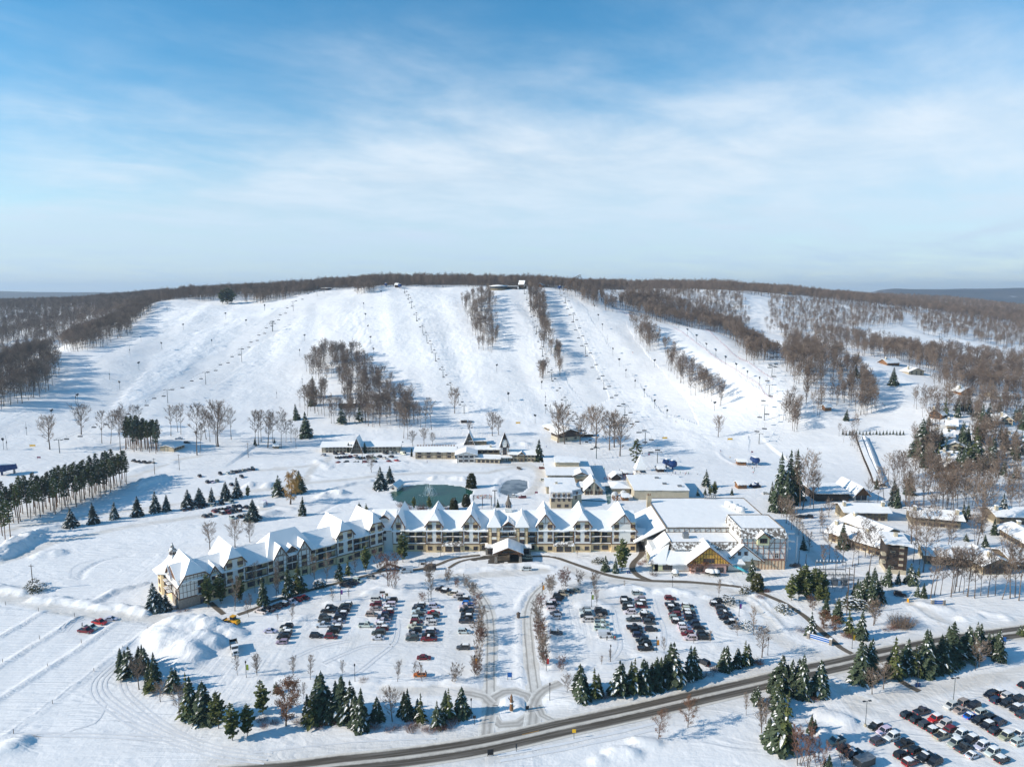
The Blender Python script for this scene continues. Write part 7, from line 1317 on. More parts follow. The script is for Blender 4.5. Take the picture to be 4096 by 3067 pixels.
# condominiums on the east side
for lab, a, b, W_, h, rh, kw in [
    ('low brown lodge with two cream chimneys and deep snow roof, furthest up the drive', (770, 668), (1112, 672), 12, 5.6, 2.2, dict(chim=[(.04, .3), (.95, .3)], win=rows(6, (.4, 3.2), 2.0, 1.5))), ('low brown lodge with a chimney at each end, among tall bare trees', (1308, 700), (1700, 735), 12, 5.4, 2.2, dict(chim=[(.08, .3), (.95, .25)], win=rows(7, (.4, 3.2), 2.0, 1.5))),
    ('low lodge with olive end wall and cream chimney beside the field', (1990, 700), (2290, 705), 12, 5.4, 2.2, dict(chim=[(.08, .3)], win=rows(5, (.4, 3.2), 2.0, 1.5))), ('diagonal low lodge with plain snow roof and long window band', (2010, 780), (2260, 930), 12, 4.6, 2.0, dict(win=rows(8, (.4, 2.6), 2.0, 1.4), chim=[(.1, .6)])),
    ('snow-roofed lodge wing with chimney behind the zigzag lodge', (760, 730), (1060, 850), 12, 5.0, 2.0, dict(win=rows(6, (2.6,), 1.6, 1.3), chim=[(.1, .4)])), ('gabled zigzag lodge with cream end wall and long diagonal front', (640, 830), (1075, 962), 13, 5.2, 2.6, dict(win=rows(8, (.6, 3.0), 1.6, 1.3), chim=[(.03, .4), (.6, .5)], trim=[i / 8 for i in range(9)])),
    ('long low brown lodge with two-storey glazed band facing the snowfield', (1420, 1015), (1860, 1060), 13, 5.2, 2.2, dict(win=rows(12, (.6, 3.0), 1.6, 1.3), trim=[i / 12 for i in range(13)])), ('gable-fronted lodge section with stone chimney at the snowfield', (1880, 1105), (2110, 1100), 14, 5.2, 2.6, dict(ridge='y', win=rows(4, (.6, 3.0), 1.8, 1.5), chim=[(.35, .2)], trim=[0, .25, .5, .75, .99])), ('brown lodge end section beyond the gable-fronted one', (2112, 1065), (2330, 1065), 13, 5.0, 2.0, dict(win=rows(5, (.6, 3.0), 1.8, 1.3)))]:
    house('timber_lodge', lab, 'lodge', ZH, a, b, W_, h, rh, 'olive', base=('tan', 1.0), over=1.6, **kw)
e, L = house('dark_tower_block', 'four-storey dark brown tower block with white window strip and chimney', 'tower block', ZH, (1098, 1090), (1262, 1105), 11, 13.2, .9, 'darkwood', 'flat', base=('tan', 2.0), over=1.2)
q = MB(); q.box(L * .60, L * .82, -.1, .02, 1.5, 12.8); q.build('window_strip', M['tan'], e)
for z in (2.4, 5.0, 7.6, 10.2): window(e, L * .71, -.12, z, 1.8, 1.3, 4)
window(e, L * .28, -.03, 9.6, 1.6, .7, 1, fm='tan'); window(e, L * .28, -.03, 2.6, 1.4, .7, 1, fm='tan'); q = MB(); q.box(L * .55, L * .72, 7, 8.6, 13, 16); q.build('chimney', M['tan'], e)
for z in (4.0, 7.4): q = MB(); q.box(-1.6, 0, 1, 3.5, z, z + 1.1); q.build('balcony', M['tan'], e)
e, L = house('restaurant_lodge', 'dark flat-fronted lodge with snow roofs behind the brown trees', 'lodge', ZH, (540, 512), (800, 512), 18, 4.6, .6, 'darkwood', 'flat'); house('gable_lodge', 'brown gable-fronted lodge with white glazed wall beside the ski run', 'lodge', ZH, (850, 508), (950, 506), 20, 4.4, 4.0, 'wood', ridge='y', win=rows(2, (.5,), 3.0, 2.6), base=('white', 3.0), over=1.6)
# chalets in the eastern woods
for k, (a, b, lab) in enumerate([((1110, 830), (1208, 832), 'uppermost chalet at the wood edge above the ski run'), ((1285, 905), (1405, 910), 'timber chalet with tall windows at the wood edge'), ((1590, 1350), (1665, 1352), 'chalet with dormer roofs and cream walls below the woods'), ((1452, 1248), (1545, 1262), 'chalet half hidden behind bare trees'), ((1490, 1432), (1640, 1436), 'chalet with cream chimney among dark spruces'), ((1560, 1520), (1750, 1535), 'wide chalet with reddish gables'),
        ((1900, 1300), (2010, 1310), 'chalet with red-brown walls deep in the woods'), ((2020, 1296), (2120, 1310), 'chalet with cream chimney next to the red-brown one'), ((1980, 1095), (2110, 1100), 'snow-roofed chalet behind the woods'), ((1705, 1070), (1790, 1072), 'small chalet roof showing in the woods'), ((2090, 1465), (2240, 1475), 'red-brown chalet with two white chimneys'), ((2150, 1545), (2240, 1550), 'pale chalet by the field edge'), ((1560, 1612), (1680, 1616), 'chalet with low snow roof and small chimney')]):
    house('chalet', lab, 'chalet', ZD, a, b, 10 + k % 3, 4.6, 3.2, ('wood', 'beige', 'tan')[k % 3], ridge='xy'[k % 2], win=rows(3, (.8, 3.0), 1.6, 1.3), chim=[(.15, .4)], over=1.4)
for k, (a, b, lab) in enumerate([((1565, 225), (1680, 230), 'chalet with steep snow roof below the woods'), ((1580, 275), (1660, 278), 'low red-brown chalet at the foot of the chalet woods')]): house('chalet', lab, 'chalet', ZH, a, b, 9, 4.4, 3.0, 'wood', ridge='xy'[k], win=rows(3, (.8,), 1.6, 1.3), chim=[(.4, .3)], over=1.3)

# ------------------------------------------------------------------ vehicles
def car_mesh(kind):
    """body, glass, snow meshes; nose towards +x, centred, wheels on z = 0"""
    D = {'s': (4.7, 1.86, .92, 1.72), 'c': (4.7, 1.80, .82, 1.42), 'p': (5.7, 1.95, 1.02, 1.85), 'v': (5.0, 1.95, .95, 1.76), 'V': (5.6, 2.0, 1.15, 2.35), 'h': (4.2, 1.78, .85, 1.52)}[kind]
    L, Wd, zb, zt = D; b, g, s = MB(), MB(), MB(); x0, x1 = -L/2, L/2; w = Wd/2
    hood = {'s': .30, 'c': .30, 'p': .26, 'v': .22, 'V': .17, 'h': .27}[kind]; xa = x1 - hood * L
    st = [(x0, .42, zb - .12, .86), (x0 + .12, .30, zb - .02, .96), (x0 + .6, .28, zb, 1.0), (0, .28, zb, 1.0), (xa, .28, zb - .02, 1.0), (x1 - .45, .28, zb - .13, .98), (x1 - .1, .32, zb - .22, .90), (x1, .45, zb - .34, .80)]
    rows_ = []
    for x, za, zz, f in st: rows_.append([(x, -w * f, za), (x, -w * f, (za + zz) / 2), (x, -w * f * .955, zz), (x, w * f * .955, zz), (x, w * f, (za + zz) / 2), (x, w * f, za)])
    for a, c in zip(rows_[:-1], rows_[1:]):
        for k in range(6): b.poly([a[k], c[k], c[(k+1) % 6], a[(k+1) % 6]][::-1])
    b.poly(rows_[0][::-1]); b.poly(rows_[-1])
    # cabin
    if kind == 'p': c0, c1, r0, r1 = -.55, xa + .05, -.35, xa - .75
    elif kind == 'c': c0, c1, r0, r1 = x0 + .75, xa + .1, x0 + 1.45, xa - .75
    elif kind == 'V': c0, c1, r0, r1 = x0 + .05, xa + .25, x0 + .12, xa - .45
    else: c0, c1, r0, r1 = x0 + .15, xa + .1, x0 + .45, xa - .65
    if kind == 'V': rw, zg = w * .9, zb + .05
    else: rw, zg = w * .78, zb
    lo = [(c0, -w * .94, zg), (c1, -w * .94, zg), (c1, w * .94, zg), (c0, w * .94, zg)]; hi = [(r0, -rw, zt - .07), (r1, -rw, zt - .07), (r1, rw, zt - .07), (r0, rw, zt - .07)]
    for k in range(4): g.poly([lo[k], lo[(k+1) % 4], hi[(k+1) % 4], hi[k]])
    b.box(r0 - .04, r1 + .04, -rw - .03, rw + .03, zt - .09, zt)
    for i in range(4): b.bar(lo[i], hi[i], .10, .10)
    for sg in (-1, 1):
        for t in ((.5,) if kind in 'ch' else (.36, .68)):
            p = Vector(lo[0]).lerp(Vector(lo[1]), t); q = Vector(hi[0]).lerp(Vector(hi[1]), t); p.y, q.y = sg * abs(p.y), sg * abs(q.y); b.bar(p, q, .09, .06)
    if kind == 'V':
        b.box(c0 + .02, r0 + 2.9, -w * .945, w * .945, zb + .1, zt - .12)
    if kind == 'p':
        for sg in (-1, 1): b.box(x0 + .05, -.5, sg * w * .95 - .05, sg * w * .95 + .05, zb - .05, zb + .08)
        g.box(x0 + .15, -.62, -w * .82, w * .82, zb - .02, zb + .012)
    for sg in (-1, 1): b.box(c1 - .35, c1 - .18, sg * (w + .06) - .08, sg * (w + .06) + .08, zb + .02, zb + .2)
    lump(s, [(r0 + .05, -rw, zt - .03), (r1 - .05, -rw, zt - .03), (r1 - .05, rw, zt - .03), (r0 + .05, rw, zt - .03)], 0, .14, 2, 4)
    hl = MB(); tl = MB()
    for sg in (-1, 1): hl.box(x1 - .16, x1 - .02, sg * w * .66 - .2, sg * w * .66 + .2, zb - .42, zb - .27); tl.box(x0 - .02, x0 + .08, sg * w * .74 - .12, sg * w * .74 + .12, zb - .35, zb - .1)
    wx = L/2 - .92; return b.data('car_body_' + kind, M['paint']), g.data('car_glass_' + kind, M['glass']), s.data('car_snow_' + kind, M['roof_snow'], True), hl.data('headlights_' + kind, M['whitepaint']), tl.data('taillights_' + kind, M['redpaint']), wx, w - .1, (.40 if kind in 'pV' else .35)
CARM = {k: car_mesh(k) for k in 'scpvVh'}
def wheel_mesh(r):
    m = MB()
    for y0, y1, rr, mi in ((-.12, .12, r, 0), (-.13, .13, r * .62, 1)):
        n = 12; a = [(rr * math.cos(2*math.pi*k/n), y0, rr + (r - rr) + rr * math.sin(2*math.pi*k/n)) for k in range(n)]; c = [(p[0], y1, p[2]) for p in a]
        for k in range(n): m.poly([a[k], a[(k+1) % n], c[(k+1) % n], c[k]], mi)
        m.poly(a[::-1], mi); m.poly(c, mi)
    return m.data('wheel', [M['rubber'], M['rim']])
WHM = {r: wheel_mesh(r) for r in (.35, .40, .62)}
CCOL = {'w': ((.62, .62, .61), 'white'), 'k': ((.012, .012, .014), 'black'), 'g': ((.06, .062, .066), 'dark grey'), 's': ((.30, .31, .32), 'silver'), 'r': ((.16, .012, .016), 'dark red'), 'R': ((.48, .02, .02), 'bright red'), 'b': ((.01, .13, .55), 'bright blue'), 'n': ((.014, .025, .06), 'navy'), 't': ((.36, .33, .27), 'beige'), 'o': ((.58, .15, .015), 'orange')}
CTYP = {'s': 'SUV', 'c': 'sedan', 'p': 'pickup truck', 'v': 'minivan', 'V': 'van', 'h': 'hatchback'}; CNM = {'s': 'parked_suv', 'c': 'parked_sedan', 'p': 'pickup_truck', 'v': 'minivan', 'V': 'delivery_van', 'h': 'hatchback'}
crng = random.Random(31); n_cars = 0
def car(p, rz, kind, col, where, group, snow=None, rank=None, end='the lodge'):
    global n_cars; n_cars += 1
    b, g, s, hl, tl, wx, wy, wr = CARM[kind]; c, cn = CCOL[col]; snowy = crng.random() < .3 if snow is None else snow
    e = empty(CNM[kind], (p.x, p.y, p.z + .03), rz, (rank + ' ' if rank else '') + '%s %s %s%s' % (cn, CTYP[kind], 'from %s ' % end if rank else '', where), {'p': 'pickup', 's': 'car', 'c': 'car', 'h': 'car', 'v': 'minivan', 'V': 'van'}[kind], group)
    c = tuple(min(.66, v * crng.uniform(.85, 1.15)) for v in c); obj('body', b, e, c); obj('windows', g, e); obj('headlights', hl, e); obj('taillights', tl, e)
    for sx in (-1, 1):
        for sy in (-1, 1): o = obj('wheel', WHM[wr], e); o.location = (sx * wx, sy * wy, 0)
    if snowy: obj('snow', s, e)
    return e
def car_row(Zf, where, lst, rz=0.0, group=None, dy=9, flip=.5, end='the lodge'):
    seen_ = {}; tot = {}
    for it in lst: tot[it[2:4]] = tot.get(it[2:4], 0) + 1
    for it in sorted(lst, key=lambda t: t[1]):
        x, y, k, c = it[:4]; a = it[4] if len(it) > 4 else rz; p = gz(Zf, x, y + dy)
        seen_[(k, c)] = seen_.get((k, c), 0) + 1
        car(p, a + (math.pi if crng.random() < flip else 0) + crng.gauss(0, .02), k, c, where, group or 'cars ' + where, None, ORD[seen_[(k, c)] - 1] if tot[(k, c)] > 1 else None, end)
car_row(ZJ, 'in the short row beside the snow pile', [(165,515,'c','w'),(295,480,'s','k'),(288,508,'c','w'),(285,535,'s','g'),(270,565,'s','k'),(258,605,'h','s')])
car_row(ZJ, 'in outer row two from the snow pile', [(655,330,'s','k'),(630,355,'p','k'),(605,405,'s','g'),(598,432,'s','g'),(592,470,'p','w'),(535,555,'s','k')]); car_row(ZJ, 'in inner row two from the snow pile', [(775,305,'s','g'),(760,326,'s','k'),(755,350,'s','k'),(735,380,'s','n'),(725,410,'s','k'),(715,440,'c','s'),(690,490,'s','k'),(670,520,'s','k'),(655,562,'s','r')])
car_row(ZJ, 'in outer row three from the snow pile', [(1020,260,'v','w'),(1012,302,'s','r'),(1010,335,'c','t'),(980,383,'s','t'),(935,470,'p','w'),(1035,530,'v','g'),(1030,570,'c','w')]); car_row(ZJ, 'in inner row three from the snow pile', [(1140,272,'s','k'),(1125,305,'v','w'),(1118,332,'h','w'),(1110,362,'s','r'),(1105,387,'s','n'),(1085,412,'p','g'),(1070,440,'p','w'),(1068,467,'s','w'),(1065,498,'s','r')])
car_row(ZJ, 'in outer row four from the snow pile', [(1365,310,'s','g'),(1352,332,'s','k'),(1360,360,'p','w'),(1350,390,'s','g'),(1345,415,'s','w'),(1340,445,'s','r'),(1330,477,'p','w'),(1330,515,'s','k'),(1305,545,'c','s'),(1305,577,'s','g')]); car_row(ZJ, 'in inner row four from the snow pile', [(1485,315,'s','w'),(1478,370,'c','R'),(1475,395,'s','g'),(1462,422,'s','w'),(1455,452,'s','w'),(1465,520,'v','s'),(1435,548,'s','k'),(1440,580,'p','r')])
car_row(ZJ, 'parked alone on the open lower end of the lot', [(1400,730,'c','r'),(1368,867,'h','o')])
car_row(ZJ, 'in the curved row under the birches', [(1545,180,'p','k',R(-12)),(1580,197,'s','k',R(-12)),(1628,214,'s','t',R(-10)),(1675,233,'s','w',R(-10)),(1718,258,'s','k',R(-8)),(1750,293,'h','b',R(-5)),(1740,320,'p','w'),(1745,350,'p','k'),(1745,378,'s','k'),(1742,404,'s','k'),(1742,437,'p','g'),(1722,520,'s','w'),(1715,648,'s','g')])
car_row(ZJ, 'at the kerb of the shaded lodge wing', [(90,358,'p','w'),(150,342,'p','k'),(215,320,'s','k'),(268,300,'s','k'),(330,282,'p','w'),(382,262,'s','r'),(440,247,'c','r'),(775,148,'p','k'),(820,128,'p','n'),(865,112,'s','w'),(980,80,'c','t')], R(-22))
car_row(ZJ, 'on the drive before the lodge corner', [(1258,32,'V','w',R(10)),(1445,14,'V','k',R(8))], flip=1)
car_row(ZK, 'in the curved row under the birches near the hall', [(605,187,'c','t',R(-20)),(555,198,'c','k',R(-20)),(512,215,'s','t',R(-16)),(472,240,'s','k',R(-12)),(450,262,'s','k',R(-8)),(440,287,'s','w'),(415,303,'s','k'),(428,340,'s','w'),(445,375,'c','g'),(445,405,'s','w'),(453,530,'s','g')])
car_row(ZK, 'in the short parking row near the white bus', [(685,348,'s','s'),(690,371,'s','w'),(695,397,'s','k'),(705,426,'v','w'),(808,350,'s','g'),(815,373,'s','k'),(800,400,'c','t'),(820,452,'p','w'),(820,494,'p','w')]); car_row(ZK, 'with open side door and people beside it', [(850,552,'V','w')], flip=0)
car_row(ZK, 'in the long middle row, outer line', [(1105,210,'s','s'),(1015,260,'s','k'),(1015,284,'s','k'),(1030,309,'s','g'),(1030,336,'s','k'),(1045,363,'s','w'),(1075,424,'p','g'),(1080,487,'p','k'),(1098,514,'s','k'),(1118,551,'s','n'),(1145,592,'s','k'),(1165,618,'s','k'),(1172,657,'p','k')]); car_row(ZK, 'in the long middle row, inner line', [(1127,260,'s','s'),(1130,288,'s','g'),(1140,316,'s','r'),(1155,365,'c','w'),(1175,387,'s','k'),(1193,414,'s','k'),(1203,447,'s','g'),(1217,503,'s','k')])
car_row(ZK, 'in the row before the yellow gable, outer line', [(1370,253,'s','r'),(1385,303,'p','k'),(1392,329,'s','k'),(1405,356,'s','k'),(1405,384,'s','r'),(1410,411,'s','s'),(1430,441,'s','k'),(1480,477,'s','w'),(1490,508,'s','w'),(1508,541,'s','r'),(1530,573,'s','w')]); car_row(ZK, 'in the row before the yellow gable, inner line', [(1510,315,'s','k'),(1515,340,'s','w'),(1522,363,'s','k'),(1530,390,'s','n'),(1535,416,'s','k'),(1555,453,'s','n'),(1600,489,'s','k'),(1635,541,'s','k'),(1645,571,'s','k')])
car_row(ZK, 'in the outermost row by the snow bank', [(1740,275,'s','k'),(1735,301,'s','k'),(1778,330,'s','g'),(1790,355,'c','g'),(1805,379,'p','g'),(1820,411,'p','k'),(1850,448,'s','k'),(1885,483,'c','s')]); car_row(ZK, 'leaving between the spruces', [(1635,770,'s','k',R(-52))])
car_row(ZG, 'on the lodge forecourt', [(210,1055,'v','w'),(220,965,'s','s')])
car_row(ZI, 'on the ploughed field', [(690,515,'p','r',R(-10)),(730,490,'p','w',R(-14)),(800,447,'p','R',R(-14)),(893,418,'c','w',R(6))], flip=0)
A_, B_ = gz(ZL, 1275, 1205), gz(ZL, 1800, 1525); ROWA = math.atan2(B_.y - A_.y, B_.x - A_.x) + math.pi / 2
car_row(ZL, 'in the shrub-side row across the highway', [(700,1405,'p','t'),(770,1465,'s','k'),(840,1510,'p','k'),(915,1560,'p','k')], ROWA, end='the hedge')
car_row(ZL, 'in the first lamp row across the highway', [(1015,1285,'s','k'),(1085,1325,'s','w'),(1150,1370,'s','w'),(1035,1405,'s','g'),(1250,1425,'p','k'),(1340,1480,'s','k'),(1225,1515,'s','k'),(1420,1535,'p','k'),(1295,1575,'s','r'),(1490,1572,'s','k')], ROWA, end='the hedge')
car_row(ZL, 'in the middle row across the highway', [(1275,1195,'s','k'),(1390,1165,'p','g'),(1350,1235,'s','k'),(1495,1225,'s','R'),(1420,1275,'s','g'),(1570,1270,'s','w'),(1490,1315,'s','k'),(1630,1310,'s','r'),(1550,1360,'p','t'),(1700,1350,'s','w'),(1655,1420,'s','s'),(1785,1393,'s','k'),(1725,1460,'p','g'),(1870,1445,'s','w'),(1800,1515,'c','w'),(1955,1495,'s','w'),(2035,1550,'s','k')], ROWA, end='the hedge')
car_row(ZL, 'in the second lamp row across the highway', [(1620,1120,'s','w'),(1735,1090,'s','t'),(1695,1155,'c','t'),(1805,1120,'s','k'),(1780,1200,'c','b'),(1875,1170,'s','w'),(1845,1240,'s','k'),(1950,1215,'s','k'),(1915,1280,'s','k'),(2015,1250,'s','n'),(1985,1325,'s','k'),(2065,1365,'s','t'),(2170,1345,'c','w'),(2165,1410,'s','w')], ROWA, end='the hedge')
car_row(ZL, 'in the hedge-side row across the highway', [(1940,1030,'s','k'),(2025,1010,'s','k'),(1990,1075,'s','n'),(2085,1040,'s','w'),(2065,1100,'s','k'),(2160,1070,'s','k'),(2145,1145,'s','k'),(2200,1190,'s','k'),(2210,950,'c','k')], ROWA, end='the hedge')
car_row(ZE, 'in the lot below the spruce row', [(1475,580,'c','g'),(1525,573,'s','k'),(1570,565,'c','s'),(1610,560,'s','k'),(1650,548,'s','k'),(1697,543,'c','w'),(1743,535,'s','s'),(1785,530,'s','k'),(1865,517,'s','s'),(1645,632,'s','g'),(1692,625,'p','s'),(1722,592,'s','r'),(1760,583,'s','t'),(1800,575,'s','k'),(1845,570,'s','s'),(1890,560,'s','k'),(1930,558,'s','n'),(1980,560,'s','k'),(1785,605,'s','k'),(1838,603,'s','r'),(1877,592,'s','k'),(1922,585,'s','k'),(1870,645,'s','s'),(1928,636,'s','k'),(1980,630,'s','s')], R(-42), dy=6)
car_row(ZE, 'on the snowfield beyond the spruce row', [(1605,310,'s','k'),(1773,292,'s','k'),(1835,288,'s','w'),(1870,280,'s','s'),(1897,277,'s','k'),(1926,270,'s','s'),(1960,262,'s','t'),(1997,258,'s','s'),(2033,256,'s','k'),(1668,358,'s','k'),(1708,356,'c','w'),(1745,350,'s','s'),(1945,315,'s','g'),(1860,378,'s','k')], R(-50), dy=5); car_row(ZE, 'by the pine plantation end', [(1080,190,'p','k'),(1115,196,'s','k'),(1165,200,'s','k'),(1200,203,'s','k'),(1227,208,'s','t')], R(-30), dy=5); car_row(ZE, 'behind the small house by the grove', [(1440,10,'p','w'),(1505,42,'s','k')], R(10), dy=4)
car_row(ZF, 'in the lodge car park below the slope wood', [(705,165,'s','k'),(737,160,'s','n'),(770,160,'s','k'),(802,155,'s','r'),(845,150,'s','w'),(870,168,'s','g'),(905,165,'s','k'),(955,160,'s','k'),(1000,165,'s','s'),(1040,155,'s','k'),(1085,165,'c','w'),(1135,155,'s','k'),(710,200,'c','r'),(775,198,'s','k'),(855,200,'s','g'),(930,200,'s','r'),(1000,195,'s','k'),(1120,188,'c','r'),(1180,182,'c','R'),(590,140,'s','s'),(690,130,'s','k'),(740,130,'s','g'),(1090,128,'s','k'),(1125,125,'s','s'),(1160,125,'s','s'),(1235,132,'V','w')], R(-35), dy=5)
car_row(ZF, 'at the bend by the willow', [(20,250,'s','k'),(120,532,'V','w')], R(-60), dy=5)
car_row(ZG, 'on the ring drive by the frozen pond', [(340,245,'s','r'),(350,340,'c','w'),(105,472,'p','w'),(180,480,'s','r')], R(5), dy=5); car_row(ZG, 'at the slope foot behind the hall', [(2140,450,'c','w')], 0, dy=5); car_row(ZH, 'between hall and timber lodges', [(410,640,'s','k'),(480,637,'s','k'),(370,1035,'s','n')], R(-30), dy=5); car_row(ZH, 'at the gate barrier', [(1215,1265,'s','k',R(-18))], dy=6)

def loader():
    p = gz(ZI, 1872, 462); e = empty('wheel_loader', p, R(160), 'yellow wheel loader with raised bucket clearing the path', 'wheel loader')
    b = MB(); b.box(-2.6, -.4, -1.0, 1.0, 1.0, 2.1); b.box(-2.9, -2.5, -.9, .9, .9, 1.8); b.box(-.5, 1.5, -.7, .7, .9, 1.5); b.build('body', M['yellowpaint'], e); c = MB(); c.box(-1.1, .5, -.8, .8, 2.1, 3.3); c.build('cab', M['glass'], e); c = MB(); c.box(-1.2, .6, -.85, .85, 3.3, 3.45); c.build('cab_roof', M['yellowpaint'], e)
    for s in (-1, 1):
        a = MB(); a.bar((1.0, s * .6, 1.9), (3.0, s * .6, 1.5), .22); a.bar((3.0, s * .6, 1.5), (3.7, s * .6, .9), .22); a.build('lift_arm', M['yellowpaint'], e)
    k = MB(); k.poly([(3.6, -1.4, .3), (3.6, 1.4, .3), (3.9, 1.4, 1.6), (3.9, -1.4, 1.6)]); k.poly([(3.6, -1.4, .3), (4.7, -1.4, .4), (4.7, 1.4, .4), (3.6, 1.4, .3)]); k.poly([(3.6, -1.4, .3), (3.9, -1.4, 1.6), (4.7, -1.4, .4)]); k.poly([(3.6, 1.4, .3), (4.7, 1.4, .4), (3.9, 1.4, 1.6)]); k.build('bucket', M['darkmetal'], e)
    for x in (-1.7, 1.5):
        for y in (-1.05, 1.05): o = obj('wheel', WHM[.62], e); o.location = (x, y, 0); o.scale = (1.15, 2.0, 1.15)
loader()
def dump_truck():
    p = gz(ZI, 1885, 672); e = empty('dump_truck', p, R(-62), 'white dump truck with dark tipper bed facing the parking rows', 'truck')
    b = MB(); b.box(1.0, 2.6, -1.1, 1.1, 1.0, 2.9); b.box(2.6, 4.3, -.85, .85, 1.0, 1.95); b.box(-3.6, 4.4, -.5, .5, .7, 1.0); b.box(4.25, 4.5, -1.1, 1.1, .5, .95); b.build('cab', M['whitepaint'], e); g = MB(); g.box(2.58, 2.63, -1.0, 1.0, 2.0, 2.75); g.box(1.3, 2.4, -1.12, 1.12, 2.0, 2.7); g.build('windows', M['glass'], e); k = MB(); k.box(4.29, 4.33, -.6, .6, 1.1, 1.85); k.build('grille', M['darkmetal'], e)
    d = MB(); d.box(-3.6, .8, -1.2, -1.1, 1.2, 2.7); d.box(-3.6, .8, 1.1, 1.2, 1.2, 2.7); d.box(.7, .8, -1.2, 1.2, 1.2, 2.9); d.box(-3.6, -3.5, -1.2, 1.2, 1.2, 2.5); d.box(-3.6, .8, -1.2, 1.2, 1.1, 1.25); d.build('tipper_bed', M['darkmetal'], e); r = MB(); r.box(-3.3, .5, -1.0, 1.0, 1.25, 1.7); r.build('load', M['dirty_snow'], e)
    for x in (3.4, -1.2, -2.5):
        for y in (-.95, .95): o = obj('wheel', WHM[.40], e); o.location = (x, y, 0); o.scale = (1.25, 1.6, 1.25)
dump_truck()
def trailer():
    p = gz(ZF, 118, 545); e = empty('box_trailer', p + Vector((0, -3, 0)), R(90), 'small white box trailer behind the white van by the willow', 'trailer'); b = MB(); b.box(-2.4, 2.4, -1.2, 1.2, .6, 2.8); b.build('box', M['whitepaint'], e); t = MB(); t.bar((2.4, 0, .6), (3.6, 0, .5), .15); t.build('hitch', M['darkmetal'], e); s = MB(); lump(s, [(-2.4, -1.2, 2.8), (2.4, -1.2, 2.8), (2.4, 1.2, 2.8), (-2.4, 1.2, 2.8)], 0, .2, 1); s.build('snow', M['roof_snow'], e)
    for y in (-1.1, 1.1): o = obj('wheel', WHM[.35], e); o.location = (0, y, 0)
    p = gz(ZL, 925, 1600); e = empty('box_trailer', p, ROWA, 'grey box trailer behind the last pickup truck by the shrubs', 'trailer'); b = MB(); b.box(-2.6, 2.6, -1.2, 1.2, .6, 2.6); b.build('box', M['darkmetal'], e); s = MB(); lump(s, [(-2.6, -1.2, 2.6), (2.6, -1.2, 2.6), (2.6, 1.2, 2.6), (-2.6, 1.2, 2.6)], 0, .1, 1); s.build('roof', M['steel'], e)
    for y in (-1.1, 1.1): o = obj('wheel', WHM[.35], e); o.location = (0, y, 0)
trailer()
def snowcat():
    p = gz(ZG, 2050, 398); e = empty('snow_groomer', p, R(20), 'blue snow groomer with snowy roof at the slope foot', 'snow groomer'); b = MB(); b.box(-2.6, 2.2, -1.3, 1.3, .9, 1.9); b.box(.2, 2.0, -1.2, 1.2, 1.9, 3.1); b.build('body', M['bluepaint'], e); g = MB(); g.box(.3, 2.05, -1.22, 1.22, 2.1, 2.9); g.build('windows', M['glass'], e); s = MB(); lump(s, [(-2.5, -1.2, 1.9), (.1, -1.2, 1.9), (.1, 1.2, 1.9), (-2.5, 1.2, 1.9)], 0, .4, 1); lump(s, [(.2, -1.2, 3.1), (2.0, -1.2, 3.1), (2.0, 1.2, 3.1), (.2, 1.2, 3.1)], 0, .3, 1); s.build('snow', M['roof_snow'], e)
    for y in (-1.8, 1.8): t = MB(); t.box(-2.6, 2.4, y - .55, y + .55, 0, .9); t.build('track', M['rubber'], e)
    k = MB(); k.poly([(2.9, -2.2, .1), (2.9, 2.2, .1), (3.2, 2.2, 1.2), (3.2, -2.2, 1.2)]); k.build('blade', M['steel'], e)
snowcat()

# ------------------------------------------------------------------ chair lifts
M['liftpost'] = mat('grey_lift_steel', (.10, .11, .11), .6, .15, 1); M['liftgreen'] = mat('dark_green_lift_steel', (.03, .055, .05), .6, .15, 1)
def tower_mesh(h, arm, m):
    t = MB(); t.tube([(0, 0, -.8), (0, 0, h)], [.32, .22], 6); c = MB(); c.bar((-arm, 0, h - .2), (arm, 0, h - .2), .28)
    c.bar((-arm * .5, 0, h + .9), (arm * .5, 0, h + .9), .08)
    for s in (-1, 1): c.bar((s * arm * .5, 0, h), (s * arm * .5, 0, h + .9), .08)
    w = MB()
    for s in (-1, 1): w.box(s * arm - .14, s * arm + .14, -1.3, 1.3, h - .5, h - .1)
    pd = MB(); pd.box(-.5, .5, -.5, .5, -.6, 2.0); return t.data('tower_post', m), c.data('tower_crossarm', m), w.data('sheave_train', M['darkmetal']), pd.data('tower_pad', M['bluepaint'])
def chair_mesh(wd):
    c = MB(); c.bar((0, 0, 0), (0, .1, -1.9), .07); c.bar((-wd/2, .1, -1.9), (wd/2, .1, -1.9), .07); c.box(-wd/2, wd/2, -.55, -.02, -2.75, -2.62); c.box(-wd/2, wd/2, .0, .08, -2.7, -2.1)
    for s in (-1, 1): c.bar((s * wd/2, .05, -1.9), (s * wd/2, -.1, -2.7), .06); c.bar((s * wd/2, -.5, -2.7), (s * wd/2, .05, -2.35), .05)
    return c.data('chair', M['darkmetal'])
CHM = {2.0: chair_mesh(2.0), 3.2: chair_mesh(3.2)}
